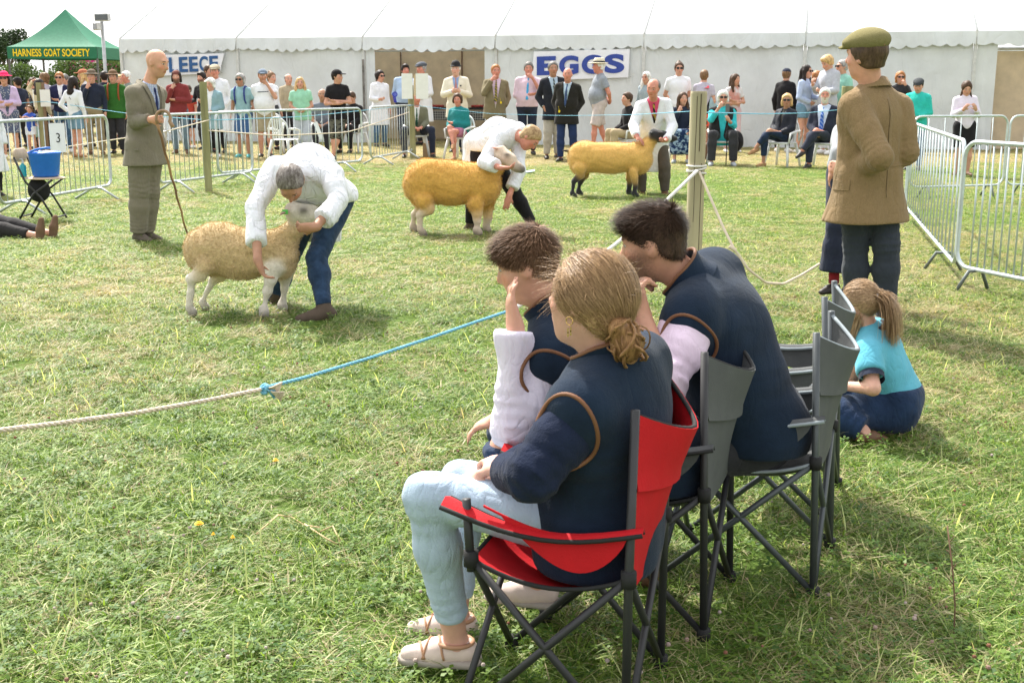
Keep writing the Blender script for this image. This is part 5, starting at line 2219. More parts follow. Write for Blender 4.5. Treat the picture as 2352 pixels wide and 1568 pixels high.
b1 = barrier(G(2, 502), G(258, 452), 'steel barrier at the left edge with the number 3 sign on it')
barrier(G(366, 448), G(582, 418), 'steel barrier just right of the suited man with the cane')
barrier(G(503, 422), G(833, 390), 'steel barrier behind the stooping handler, joined to the one on its left')
barrier(G(852, 383), G(948, 364), 'short looking steel barrier ending at the notice post', nb=15)
barrier(G(2076, 505), G(2190, 655), 'steel barrier running toward the camera beside the tweed jacket man', GALVW, nb=18, r=.015, fl=.14)
barrier(G(2192, 659), G(2470, 722), 'nearest steel barrier cut off by the right edge', GALVW, nb=13, r=.016, fl=.14)
barrier(G(2086, 458), G(2300, 452), 'steel barrier across the back of the right corner', GALVW, nb=5, r=.014, fl=.14)
barrier(G(2306, 452), G(2520, 446), 'steel barrier at the far right edge of the ring', GALVW, nb=5, r=.014, fl=.14)

# the number sign tied to the left barrier
s3 = W(134, 318, gy(478) - .03)
sg = empty('number_sign', s3, 'white card with the number 3 tied to the left barrier', 'sign')
zt = W(134, 283, s3[1])[2] - s3[2]
zb = W(134, 350, s3[1])[2] - s3[2]
wS = 32 / F * s3[1]
MB().box((0, 0, (zt + zb) / 2), (wS, .004, zt - zb)).build('card', mat('sign card', (.80, .80, .84), bump=0, var=.02), sg)
MB().box((-.06, .035, (zt + zb) / 2 - .01), (wS * .8, .004, zt - zb), frame((-.3, -1, 0))).build('card', mat('sign card', (.80, .80, .84)), sg)
place_text(text_mesh('numeral', '3', 1, .002, -.006), 'numeral', mat('black ink', (.02, .02, .02), bump=0), sg, V(.0, -.006, (zt + zb) / 2), V(1, 0, 0), UPZ, .045, .11)
MB().tube([(-.02, 0, zt), (-.03, .0, zt + .04), (-.1, 0, zt + .1)], .003, 5).build('cable_tie', WHITER, sg)
MB().tube([(.01, 0, zt), (.02, .0, zt + .04), (.02, 0, zt + .13)], .003, 5).build('cable_tie', WHITER, sg)
# white tag on the barrier near the black capped man
tg = W(732, 300, gy(398))
e = empty('paper_tag', tg, 'white paper tag hanging on the barrier before the camouflage shorts', 'sign')
MB().box((.0, -.03, 0), (.07, .004, .30), np.stack([nrm(V(1, 0, .35)), V(0, 1, 0), nrm(V(-.35, 0, 1))])).build('card', mat('sign card', (.80, .80, .84)), e)
MB().tube([(.04, -.03, .13), (.06, 0, .17)], .004, 5).build('string', WHITER, e)


# ------------------------------------------------------------------ folding chair, bucket, sanitiser
fc = G(100, 505)
BLKT = mat('black tube', (.02, .02, .02), rough=.45, spec=.5, bump=0)
BEIGE = mat('beige plastic', (.52, .40, .28), rough=.6)
fch = empty('folding_chair', fc, 'black framed folding chair with round beige back and seat', 'chair')
sc_ = 1.0
for sy in (-.17, .17):
    MB().tube([(-.21, sy, .0), (-.02, sy, .30), (.20, sy, .455)], .012, 8).build('leg', BLKT, fch, smooth=True)
    MB().tube([(.20, sy, .0), (.06, sy, .26), (-.10, sy, .44), (-.20, sy, .70)], .012, 8).build('leg', BLKT, fch, smooth=True)
MB().tube([(-.19, -.17, .05), (-.19, .17, .05)], .009, 6).build('crossbar', BLKT, fch)
MB().tube([(.19, -.17, .04), (.19, .17, .04)], .009, 6).build('crossbar', BLKT, fch)
s_ = Solid(.012, .02)
s_.ell((.06, 0, .465), (.23, .20, .016))
s_.build('seat', BEIGE, fch)
s_ = Solid(.012, .02)
s_.cap((-.20, -.11, .72), (-.20, .11, .72), .075, flat=((1, 0, 0), 4))
s_.build('backrest', BEIGE, fch)
s_ = Solid(.02, .02)
s_.ell((-.02, 0, .33), (.12, .12, .13))
s_.wob(.01, 20, 3)
tag(s_.build('bag', mat('black cloth bag', (.02, .02, .022), rough=.95), None), 'black cloth bag stuffed under the folding chair seat', 'bag')
bpy.data.objects['bag'].location = fc
BLUEB = mat('blue plastic bucket', (.02, .16, .62), rough=.4, spec=.4, bump=.05, var=.06)
bk = empty('bucket', fc + V(.07, 0, .48), 'blue flexible bucket standing on the folding chair', 'bucket')
prof = [(.0, .0), (.125, .0), (.14, .02), (.17, .25), (.178, .262), (.172, .268), (.16, .255), (.132, .03), (0, .02)]
MB().lathe((0, 0, 0), prof, 28).build('tub', BLUEB, bk, smooth=True)
MB().tube([(.165 * math.cos(a), .165 * math.sin(a), .262 + .055 * math.sin((a + 2.4) / .9 * 1.0) ** 1) for a in np.linspace(-2.35, -.8, 10)], .013, 8).build('handle', BLUEB, bk, smooth=True)
sb = empty('sanitiser_bottle', fc + V(-.155, -.06, .48), 'small teal pump bottle beside the blue bucket', 'bottle')
MB().lathe((0, 0, 0), [(0, 0), (.033, 0), (.035, .01), (.035, .12), (.014, .14), (.012, .15), (0, .15)], 14).build('bottle', mat('teal liquid', (.02, .36, .42), rough=.2, spec=.5, bump=0), sb, smooth=True)
MB().lathe((0, 0, .15), [(.012, 0), (.012, .02), (.006, .02), (.006, .045), (0, .045)], 10).tube([(0, 0, .195), (-.03, 0, .19)], .007, 6).build('pump', mat('white pump', (.7, .72, .74), bump=0), sb)

# ------------------------------------------------------------------ white monobloc chairs
WPL = mat('white garden chair plastic', (.70, .71, .70), rough=.4, spec=.5, var=.04, bump=.03)


def garden_chair():
    e = empty('plastic_chair', (0, 0, 0))
    s_ = Solid(.012, .02)
    s_.ell((0, 0, .43), (.23, .22, .018))
    s_.cap((-.19, -.2, .425), (.19, -.2, .425), .02)
    s_.build('seat', WPL, e)
    for sx in (-1, 1):
        for sy in (-1, 1):
            mb = MB()
            mb.tube([(.17 * sx, .16 * sy, .43), (.215 * sx, .215 * sy, .2), (.24 * sx, .25 * sy, 0)], [.03, .026, .022], 8)
            mb.build('leg', WPL, e, smooth=True)
        mb = MB()
        mb.tube([(.22 * sx, -.20, .43), (.245 * sx, -.19, .60), (.25 * sx, .0, .635), (.235 * sx, .19, .64)], [.02, .02, .026, .02], 8)
        mb.build('armrest', WPL, e, smooth=True)
    mb = MB()
    arc = [V(.22 * math.cos(t), .20 + .10 * math.sin(t) ** 2 * .6, .46 + .40 * math.sin(t) ** .7) for t in np.linspace(.001, math.pi - .001, 21)]
    mb.tube(arc, .020, 8)
    mb.build('back_frame', WPL, e, smooth=True)
    for i in range(5):
        x = (-.12 + .06 * i)
        zt = .46 + .40 * (1 - (x / .22) ** 2) ** .35
        mb = MB()
        mb.box(V(x * .85, .235, (.46 + zt) / 2), (.03, .010, zt - .44), np.stack([V(1, 0, 0), nrm(V(0, 1, -.12)), nrm(V(0, .12, 1))]))
        mb.build('slat', WPL, e)
    return e


CH0 = garden_chair()
_chused = [False]


def chair_at(loc, rz, label):
    o = CH0 if not _chused[0] else copy_tree(CH0)
    _chused[0] = True
    o.location = (float(loc[0]), float(loc[1]), 0)
    o.rotation_euler = (0, 0, rz)
    tag(o, label, 'chair', 'white plastic garden chairs')
    return o

# ------------------------------------------------------------------ clothes
C_ = {}


def cl(key, color, **kw):
    if key not in C_:
        C_[key] = cloth(key, color, **kw)
    return C_[key]


NAVY = cl('navy', (.022, .028, .05))
BLACK = cl('black', (.014, .013, .015))
WHITE = cl('white cotton', (.74, .75, .79), var=.04)
WCOAT = cl('white coat', (.74, .75, .79), var=.04, fold=.8, crease=.7)
JEANS = cl('mid denim', (.055, .12, .22), var=.3, nscale=18, bump=.4, bscale=160)
JEANL = cl('pale denim', (.30, .38, .44), var=.15)
JEAND = cl('dark denim', (.018, .032, .065), var=.3)
KHAKI = cl('khaki chino', (.27, .22, .13))
STONE = cl('stone chino', (.46, .41, .34))
CHARC = cl('charcoal', (.035, .035, .04))
LBLUE = cl('light blue shirt', (.38, .50, .68), var=.06)
PINKSH = cl('pale pink shirt', (.66, .50, .58), var=.06)
TWEED = cl('olive tweed', (.19, .155, .085), pat=('tweed', (.26, .22, .13), 120.0), bump=.5)
CREAMJ = cl('cream linen', (.72, .67, .54), var=.05)
MAROON = cl('maroon wool', (.20, .035, .035), bump=.6, bscale=90)
GREENJ = cl('green fleece', (.035, .13, .025))
FEET = lambda c='black', **k: ('shoes', SHOES[c], k)


def T(m, **k):
    return ('top', m, k)


def B(m, kind='trousers', **k):
    return ('bottom', m, dict(kind=kind, **k))


def Hh(key, style='short', **k):
    return ('hair', hr(key), dict(style=style, **k))


def backpack_straps(m):
    def fn(f, e, off):
        k = f.k
        for sx in (1, -1):
            pts = [f.C + (f.Fs[0] * .11 * sx + f.Fs[1] * fr + f.Fs[2] * u) * k for fr, u in ((-.11, -.05), (-.05, .06), (.03, .075), (.10, .03), (.135, -.08), (.14, -.2), (.08, -.3))]
            MB().tube(pts, .018 * k, 6).build('strap', m, e, off=off, smooth=True)
        s = Solid(.016, .03)
        s.ell(f.C - f.Fs[1] * .19 * k - f.Fs[2] * .18 * k, V(.14, .09, .22) * k, f.Fs)
        s.build('rucksack', m, e, off)
    return ('fn', fn)


def strap_bag(m, side=1):
    def fn(f, e, off):
        k = f.k
        c = f.P + (f.Fp[0] * .22 * side + f.Fp[1] * .05) * k + UPZ * .02
        MB().box(c, (.16 * k, .07, .13 * k), f.Fp, .02).build('shoulder_bag', m, e, off=off)
        MB().tube([c + UPZ * .06, f.P + f.Fp[0] * .17 * side * k + f.Fp[1] * .1 + UPZ * .2, f.C + f.Fs[1] * .14 * k - UPZ * .1, f.C - f.Fs[0] * .09 * side * k + f.Fs[1] * .05 + UPZ * .085 * k, f.C - f.Fs[1] * .13 * k - UPZ * .1, c + UPZ * .06 - f.Fp[1] * .08], .006, 5).build('bag_strap', m, e, off=off, smooth=True)
    return ('fn', fn)


def badge(m, du=-.02, dl=.10, sz=.035):
    def fn(f, e, off):
        k = f.k
        c = f.P + f.sp * (.12 + du) * k + (f.Fs[1] * (.15 + f.belly) + f.Fs[0] * dl) * k
        MB().box(c, (sz, .006, sz * 1.3), f.Fs, .002).tube([c + UPZ * .02, c + UPZ * .1 - f.Fs[0] * .02], .002, 4).build('badge', m, e, off=off)
    return ('fn', fn)


YBADGE = mat('yellow badge', (.80, .60, .03), bump=0)


def extra(name, fn):
    return ('fn', fn)


HATB = mat('brown felt', (.15, .09, .05), rough=.9, bump=.4)
HATG = mat('olive brown felt', (.13, .10, .07), rough=.9, bump=.4)
HATW = mat('cream straw', (.68, .62, .48), rough=.8, bump=.6, bscale=120)
HATK = mat('black felt', (.012, .012, .014), rough=.8, bump=.2)
BANDK = mat('black ribbon', (.015, .015, .018), rough=.6)

# ---------- left group, seen past the left barrier
crowd('woman in a bright pink brimmed hat and sunglasses with lilac cardigan over a patterned dress', 12, 177, 364,
      [T(cl('blue dot dress', (.10, .12, .20), pat=('spot', (.48, .47, .48), 30.0)), hem=.05, name='dress_top'), B(cl('blue dot dress', None), 'skirt', name='dress_skirt', length=.95),
       T(cl('lilac knit', (.55, .42, .62)), name='cardigan', open_=(.12, .55), hem=.12, o=.022), Hh('dark', 'bob'), ('hat', mat('hot pink felt', (.72, .03, .14), rough=.9), dict(style='brim', name='pink_hat')),
       ('glasses', LENS), FEET('white')], arms=('fold', 'fold2'), rot=20, k=.98)
crowd('person with short ginger hair at the far left edge behind the pink hat', -2, 180, 350, [T(cl('red top', (.35, .03, .04))), B(CHARC), Hh('ginger'), FEET()], rot=-60)
crowd('man in navy shirt and black cap turned left behind the pink hat', 40, 178, 338, [T(NAVY, sleeve='short', hem=.12), B(CHARC), Hh('dark'), ('hat', BLACK, dict(style='cap')), FEET()], rot=-120, w=1.15, skin=skn('tan'))
crowd('woman in a dark spotted blouse with brown tied hair behind the waving girl', 74, 180, 342, [T(cl('dark spot blouse', (.02, .018, .02), pat=('spot', (.30, .27, .25), 40.0)), hem=.1), B(BLACK), Hh('brown', 'bun'), FEET()], rot=-70, arms=('clasp', 'down'))
crowd('woman with long dark hair and cream jumper raising one hand to her head', 90, 181, 348, [T(cl('cream jumper', (.62, .55, .36)), hem=.08), B(BLACK), Hh('dark', 'long'), FEET()], rot=160, arms=('hair', 'down'))
crowd('person with wavy brown hair seen above the woman in the cream jumper', 102, 170, 338, [T(cl('lilac grey', (.45, .42, .50))), B(CHARC), Hh('lightbrown', 'bob'), FEET()], rot=-100, k=1.0)
crowd('small girl in blue t-shirt and white shorts pointing left', 64, 243, 352, [T(cl('royal blue', (.04, .10, .45), pat=('blotch', (.05, .11, .47), 2.0)), sleeve='short', hem=.14), B(WHITE, 'shorts', length=.6), Hh('lightbrown', 'pony'), FEET('pink')],
      rot=-15, arms=('out', 'out'))
crowd('small ginger boy in patterned t-shirt and mint shorts', 87, 246, 350, [T(cl('print tee', (.10, .17, .14), pat=('blotch', (.45, .40, .36), 22.0)), sleeve='short', hem=.12), B(cl('mint', (.30, .48, .40)), 'shorts', length=.8), Hh('ginger', 'short'), FEET('white')],
      rot=12, arms=('clasp', 'clasp'))
crowd('young woman in sunglasses, navy cardigan and blue jeans beside the notice post', 139, 166, 350,
      [T(WHITE, hem=.02), T(cl('navy knit', (.018, .02, .06)), name='cardigan', o=.024, open_=(.06, .4), hem=.05), B(JEANS), Hh('ginger', 'short'), ('glasses', LENS), FEET('white')], rot=12, arms=('fold', 'fold2'))
crowd('woman with long dark hair, white long sleeved top and denim shorts carrying a grey bag', 169, 176, 362,
      [T(WHITE, hem=.04), B(cl('denim short', (.15, .26, .36)), 'shorts', length=.7), Hh('dark', 'long'), FEET('tan'), strap_bag(mat('grey bag', (.22, .22, .22)), -1)], rot=160, arms=('hip', 'down'))
crowd('woman with long blonde hair in a rust coloured cap turned left', 192, 160, 338,
      [T(cl('white vest top', (.70, .70, .70)), sleeve='none'), B(NAVY), Hh('blond', 'long'), ('hat', cl('rust cap', (.42, .15, .08)), dict(style='cap')), FEET()], rot=-80, w=.9, arms=('clasp', 'down'))
crowd('man in brown wide brimmed hat and navy jumper with khaki trousers, fist at his mouth', 213, 162, 356,
      [T(cl('navy jumper', (.02, .026, .045), bump=.5), hem=.12, o=.02), B(KHAKI, o=.026), Hh('greyd', 'crop'), ('hat', HATG, dict(style='brim')), FEET('brown')], rot=10, arms=('down', 'chin'), w=1.08)
crowd('dark haired man in navy seen from behind between the two brimmed hats', 240, 164, 335, [T(NAVY), B(CHARC), Hh('dark'), FEET()], rot=200, w=1.1)
crowd('man in green fleece and brown hat holding a red and white carrier bag', 262, 163, 354,
      [T(GREENJ, hem=.17, o=.024, name='fleece'), B(CHARC, o=.024), Hh('greyd', 'crop'), ('hat', HATB, dict(style='brim')), FEET(), backpack_straps(mat('orange strap', (.30, .08, .03)))], rot=6, w=1.08)
eb, _ = crowd('white haired man in grey seen behind the suited man', 291, 164, 340, [T(cl('grey green', (.22, .25, .22))), B(CHARC), Hh('white', 'crop'), FEET()], rot=-50, skin=skn('red'))
bg = G(286, 352)
e = empty('carrier_bag', bg + V(0, -.15, .3), 'red and white striped carrier bag held by the man in the green fleece', 'bag')
s_ = Solid(.014, .02)
s_.cap((0, 0, .10), (.03, 0, .33), .09, .06, ((0, 1, 0), 1.8))
s_.wob(.012, 18, 2)
s_.build('bag', cl('red white print', (.62, .55, .56), pat=('stripe', (.50, .03, .05), 2.2, 2)), e)
MB().tube([(.02, 0, .36), (.0, 0, .46), (-.03, 0, .5)], .006, 5).build('handle', WHITE, e)

# ---------- between the suited man and the open bay
crowd('bearded man in maroon jumper and beanie with one hand on his chin', 407, 163, 354,
      [T(MAROON, name='jumper', hem=.14, o=.026), B(cl('worn blue jeans', (.14, .20, .25)), o=.022), Hh('dark', 'bob'), ('hat', cl('maroon cap', (.17, .06, .05)), dict(style='beanie')), FEET('brown', boot=.14)],
      rot=4, arms=('fold', 'chin'), skin=skn('fair', ('dark', .75)), w=1.04)
crowd('dark haired man holding a camera behind the white coated steward', 464, 179, 345, [T(BLACK), B(CHARC), Hh('dark', 'quiff'), FEET()], rot=-20, arms=('hold', 'hold'), skin=skn('fair', ('dark', .8)), k=1.0)
crowd('person with dark hair half hidden behind the beige flat cap', 482, 150, 335, [T(CHARC), B(CHARC), Hh('brown'), FEET()], rot=60)
crowd('tall red faced man in white coat and beige flat cap', 496, 150, 352,
      [T(WHITE, hem=.02), ('tie', NAVY), T(WCOAT, name='coat', hem=.48, open_=(.06, .28), o=.03, flare=.02), B(BLACK, o=.02), Hh('greyd', 'crop'), ('hat', mat('beige cap', (.42, .36, .26), rough=.9), dict(style='flat')), FEET()],
      rot=-6, skin=skn('red'), w=1.12, arms=('pocket', 'pocket'))
crowd('white haired elderly woman in pale blue cardigan with walking stick behind the mossy post', 484, 180, 362,
      [T(WHITE, hem=.1), T(cl('duck egg knit', (.24, .37, .42)), name='cardigan', o=.026, open_=(.07, .7), hem=.30), B(BLACK), Hh('white', 'fluffy'), FEET('white')], rot=-14, arms=('clasp', 'down'), w=1.1, head_pitch=8)
crowd('grey haired woman in sunglasses, light blue blouse and denim shorts with rucksack straps', 553, 170, 362,
      [T(cl('sky blouse', (.26, .42, .47)), sleeve='short', hem=.12, o=.02), B(cl('blue denim skirt', (.05, .11, .24)), 'shorts', length=1.0, waist=.05), Hh('grey', 'fluffy'), ('glasses', LENS), FEET('teal'), backpack_straps(mat('blue strap', (.03, .05, .22)))],
      rot=-10, arms=('hip', 'down'), skin=skn('tan'))
crowd('man in grey cap, khaki shorts and white t-shirt with a dark chest stripe', 605, 160, 362,
      [T(WHITE, sleeve='short', hem=.12, o=.022), B(cl('khaki short', (.34, .29, .19)), 'shorts', length=.95, o=.02), Hh('ginger', 'crop'), ('hat', mat('slate cap', (.16, .20, .26)), dict(style='cap')), FEET('black'),
       ('fn', lambda f, e, off: MB().tube([f.C + (f.Fs[1] * (.128 + .028 * math.cos(t * 1.2)) + f.Fs[0] * .105 * t) * f.k - UPZ * .1 for t in np.linspace(-1, 1, 9)], .008, 6).build('chest_stripe', NAVY, e, off=off))],
      rot=8, arms=('mouth', 'pocket'), w=1.12, belly=.07, skin=skn('fair', ('ginger', .6)))
crowd('brown haired person looking right behind the man in the white t-shirt', 625, 165, 345, [T(WHITE), B(CHARC), Hh('lightbrown', 'bun'), FEET()], rot=60, k=1.0)
crowd('woman with long blonde hair in mint green t-shirt and very pale jeans', 690, 178, 356,
      [T(cl('mint tee', (.30, .60, .42)), sleeve='short', hem=.14, o=.022), B(cl('ice denim', (.46, .52, .60)), o=.03, flare=.02), Hh('blond', 'long'), FEET('white')], rot=8, arms=('clasp', 'clasp'), w=1.12, belly=.03)
crowd('man in black t-shirt and cap with arms folded, wearing camouflage shorts', 776, 161, 366,
      [T(BLACK, sleeve='short', hem=.14, o=.02), B(cl('camo', (.13, .13, .10), pat=('blotch', (.03, .03, .03), 16.0)), 'shorts', length=1.08, o=.02), Hh('dark', 'crop'), ('hat', BLACK, dict(style='cap')), FEET('black')],
      rot=8, head_yaw=58, arms=('fold', 'fold2'), cross=True, w=.98)
e, f = crowd('grey haired man in slate polo shirt sitting behind the blonde woman', 741, 205, 352, [T(cl('slate polo', (.16, .17, .21)), sleeve='short', hem=.08, o=.02), B(CHARC), Hh('grey', 'balding'), FEET()],
             pose='sit', rot=0, w=1.15, belly=.06, skin=skn('tan'))
chair_at(e.location, 0, 'plastic chair under the man in the slate polo shirt')
e, f = crowd('person in a black jacket sitting behind the camouflage shorts', 808, 212, 350, [T(BLACK, hem=.12, o=.03, name='jacket'), B(BLACK), Hh('brown'), FEET()], pose='sit', rot=-25, w=1.1, head_pitch=40)
chair_at(e.location, math.radians(-25), 'plastic chair under the black jacket beside the marquee pole')
chair_at(G(655, 372), math.radians(160), 'empty white chair with slatted back just behind the stooping handler')
chair_at(G(628, 352), math.radians(10), 'empty white chair behind the man in the white t-shirt')
chair_at(G(604, 348) + V(-2.2, .4, 0), math.radians(-10), 'white chair behind the beanie and the white coat')

# ---------- in front of the open bay
e, f = crowd('woman in white coat and sunglasses holding a blue rosette', 874, 163, 338,
             [T(WCOAT, name='coat', hem=.42, o=.028, flare=.02), B(JEANS, o=.02), Hh('dark', 'fluffy'), ('glasses', LENS), FEET()], rot=38, arms=('down', 'hold'), w=1.05)
fwd = V(math.sin(math.radians(38)), -math.cos(math.radians(38)), 0)
hp = V(*e.location) + fwd * .36 + V(.02, 0, 1.12 * f.k)
hp = W(907, 217, e.location[1] - .25)
r_ = empty('rosette', hp, 'round blue rosette with ribbons in the hand of the white coated woman', 'rosette')
mb = MB()
for j in range(18):
    a = 6.283 * j / 18
    mb.add([(.03 * math.cos(a), -.01, .03 * math.sin(a)), (.065 * math.cos(a - .12), -.02, .065 * math.sin(a - .12)), (.068 * math.cos(a + .05), -.008, .068 * math.sin(a + .05)), (.065 * math.cos(a + .2), -.02, .065 * math.sin(a + .2)), (.03 * math.cos(a + .3), -.01, .03 * math.sin(a + .3))], [(0, 1, 2, 3, 4)])
mb.build('pleats', mat('royal ribbon', (.03, .04, .40), rough=.5), r_)
MB().lathe((0, 0, 0), [(0, 0)], 3)
MB().box((0, -.018, 0), (.05, .008, .05), None, .012).build('centre', mat('rosette centre', (.10, .13, .55), rough=.5), r_)
for dx in (-.02, .015):
    MB().box((dx, -.005, -.12), (.03, .004, .14), np.stack([nrm(V(1, 0, .2)), V(0, 1, 0), nrm(V(-.2, 0, 1))])).build('ribbon_tail', mat('royal ribbon', (.03, .04, .40)), r_)
crowd('man in light blue shirt with navy tie standing in the open marquee bay', 932, 148, 334,
      [T(LBLUE, hem=.02, o=.02), ('tie', NAVY), B(NAVY, o=.022), Hh('dark', 'quiff'), FEET()], rot=14, arms=('behind', 'behind'), w=1.15, belly=.07, skin=skn('red'), dY=.4)
crowd('man in white coat and grey flat cap behind the notice boards', 968, 144, 336,
      [T(WCOAT, name='coat', hem=.42, o=.03, flare=.02), B(CHARC), Hh('grey', 'crop'), ('hat', mat('grey cap', (.09, .10, .12), rough=.9), dict(style='flat')), FEET()], rot=-40, arms=('clasp', 'fold'), w=1.1, dY=.3, skin=skn('red'))
e, f = crowd('man in green tweed jacket and green tie sitting behind the notice post', 958, 214, 360,
             [T(WHITE, hem=.02), ('tie', cl('green tie', (.01, .08, .05))), T(cl('grey green tweed', (.15, .15, .10), pat=('tweed', (.22, .22, .16), 110.0)), name='jacket', o=.03, open_=(.08, .42), hem=.16), B(NAVY, o=.02), Hh('greyd', 'balding'), FEET()],
             pose='sit', rot=10, w=1.08, spread=.28, lean=.12, skin=skn('red'), arms=('lap', 'lap'), head_yaw=10)
chair_at(e.location, math.radians(10), 'plastic chair under the man in the green tweed jacket')
e, f = crowd('elderly man in black bowler hat and cream jacket with hands resting on a stick', 1047, 144, 352,
             [T(cl('sky shirt', (.28, .40, .66)), hem=.02), ('tie', cl('pink tie', (.42, .22, .22))), T(CREAMJ, name='jacket', o=.03, open_=(.07, .40), hem=.24, flare=.02), B(NAVY, o=.022), Hh('white', 'crop'), ('hat', HATK, dict(style='bowler')), FEET(),
              ('fn', lambda f, e, off: MB().box(f.C + (f.Fs[1] * .155 + f.Fs[0] * .10 - UPZ * .12) * f.k, (.035, .01, .03), f.Fs).build('pocket_square', NAVY, e, off=off))],
             rot=0, arms=('clasphigh', 'clasphigh'), w=1.12, skin=skn('pale'), dY=.2)
MB().tube([(0, 0, 0), (0, 0, 1.13)], .011, 6)
st = V(*e.location) + V(0, -.34, 0)
tag(MB().tube([V(0, 0, 0), V(0, .0, 1.16)], .012, 6).build('walking_stick', LEATHER_B, loc=st), 'brown walking stick under the hands of the bowler hatted man', 'walking stick')
e, f = crowd('woman in teal fleece and pink shorts sitting with legs crossed', 1051, 217, 366,
             [T(cl('teal fleece', (.02, .20, .21)), name='fleece', o=.03, hem=.12), B(cl('dusty pink', (.42, .17, .26)), 'shorts', length=.72, o=.02), Hh('brown', 'fluffy'), FEET('tan')],
             pose='sit', rot=-32, cross=1, w=1.15, belly=.05, head_yaw=25, arms=('fold', 'lap'), skin=skn('red'))
chair_at(e.location, math.radians(-32), 'plastic chair under the woman in the teal fleece')
tag(MB().box((0, 0, .14), (.26, .14, .28), None, .01).build('paper_bag', mat('brown paper', (.42, .28, .16)), loc=G(968, 362) + V(.15, .2, 0)), 'brown paper bag on the ground right of the notice post', 'bag')
crowd('man in olive tweed jacket with yellow striped tie and a hand at his mouth', 1139, 149, 356,
      [T(cl('pink shirt', (.66, .50, .62)), hem=.02), ('tie', cl('gold stripe tie', (.04, .05, .08), pat=('stripe', (.50, .38, .04), 9.0, 'DIAGONAL')), dict(width=1.1)), T(TWEED, name='jacket', o=.03, open_=(.10, .52), hem=.22, flare=.02),
       B(STONE, o=.022), Hh('ginger', 'crop'), FEET('brown'), badge(YBADGE)], rot=6, arms=('pocket', 'mouth'), w=1.12, belly=.05, skin=skn('red'))
crowd('man in pale pink shirt and sky blue tie with a hand over his nose', 1214, 143, 356,
      [T(PINKSH, sleeve='rolled', hem=.02, o=.024), ('tie', cl('sky tie', (.06, .36, .66))), B(NAVY, o=.022), Hh('greyd', 'short'), FEET()], rot=-4, arms=('mouth', 'fold'), w=1.18, belly=.06, skin=skn('red'))
crowd('man in dark blazer with club tie and light grey trousers beside the bald man', 1270, 142, 368,
      [T(cl('ice shirt', (.45, .56, .66)), hem=.02), ('tie', cl('club tie', (.015, .03, .05), pat=('stripe', (.25, .28, .25), 7.0, 'DIAGONAL'))), T(cl('black navy blazer', (.018, .02, .028)), name='blazer', o=.03, open_=(.09, .46), hem=.22, flare=.015),
       B(cl('light grey trouser', (.42, .39, .34)), o=.028), Hh('greyd', 'crop'), FEET('black')], rot=10, arms=('pocket', 'pocket'), w=1.06, skin=skn('tan'), dY=.3)
crowd('bald man in black jacket and navy trousers with pale blue shirt', 1303, 156, 372,
      [T(cl('ice shirt', None), hem=.02), ('tie', cl('navy blue tie', (.05, .08, .18))), T(cl('black jacket', (.02, .018, .016)), name='jacket', o=.032, open_=(.08, .42), hem=.22, flare=.02), B(cl('blue trouser', (.02, .035, .10)), o=.022),
       FEET('black'), badge(YBADGE, -.10, -.10)], rot=-14, arms=('pocket', 'pocket'), w=1.12, belly=.04, skin=skn('red'), lean=.03)
crowd('man in straw panama hat and grey polo shirt walking left with hands behind his back', 1374, 137, 352,
      [T(cl('grey polo', (.27, .30, .34)), sleeve='short', hem=.10, o=.022), B(cl('stone short', (.50, .44, .41)), 'shorts', length=.98, o=.026), Hh('white', 'crop'), ('hat', HATW, dict(style='panama', band=BANDK)), FEET('grey')],
      rot=-78, arms=('behind', 'behind'), w=1.12, belly=.09, stride=.17, skin=skn('red'), dY=.4)

# ---------- right group
crowd('woman with long grey blonde hair and glasses in a striped top', 1484, 155, 350, [T(cl('teal stripe', (.20, .32, .38), pat=('stripe', (.55, .58, .60), 14.0, 2))), B(CHARC), Hh('white', 'long'), ('glasses', mat('thin frame glasses', (.25, .12, .1)), dict(name='glasses', big=.7)), FEET()], rot=-38, k=1.0)
crowd('woman in white t-shirt and sunglasses with her hair in a top knot', 1558, 143, 350, [T(WHITE, sleeve='short', hem=.08, o=.02), B(CHARC), Hh('brown', 'bun'), ('glasses', LENS), FEET('white')], rot=0, w=1.1, arms=('behind', 'behind'))
crowd('boy with short brown hair and grey t-shirt with his back turned', 1617, 161, 352, [T(cl('lilac grey', None), sleeve='short'), B(CHARC, 'shorts'), Hh('lightbrown', 'short'), FEET()], rot=175, arms=('chin', 'down'))
crowd('girl in coral pink cap, denim jacket and red shorts', 1624, 195, 352,
      [T(BLACK, hem=.05), T(cl('pale denim jacket', (.32, .44, .50)), name='jacket', o=.026, open_=(.09, .6), hem=.10), B(cl('coral', (.72, .12, .07)), 'shorts', length=.55), Hh('blond', 'pony'), ('hat', cl('coral cap', (.78, .14, .18)), dict(style='cap')), FEET('brown')], rot=-8, arms=('down', 'down'), w=.95)
crowd('girl with long brown hair and white t-shirt, arms folded', 1688, 170, 350, [T(cl('print white', (.70, .68, .68), pat=('blotch', (.62, .30, .25), 3.0)), sleeve='short', hem=.06), B(cl('pale pink trouser', (.62, .45, .48))), Hh('brown', 'long'), FEET('white')],
      rot=18, arms=('fold', 'fold2'), head_yaw=20, w=.92)
e, f = crowd('woman in navy jacket and blue floral skirt sitting left of the thick post', 1568, 213, 372,
             [T(NAVY, o=.028, hem=.1, name='jacket'), B(cl('blue floral', (.015, .035, .10), pat=('blotch', (.30, .42, .55), 14.0)), 'skirt', length=1.65, o=.03, wob=None), Hh('brown', 'long'), FEET('grey')], pose='sit', rot=-8, head_yaw=20, arms=('knee', 'chin'), w=1.0)
chair_at(e.location, math.radians(-8), 'plastic chair under the woman in the floral skirt')
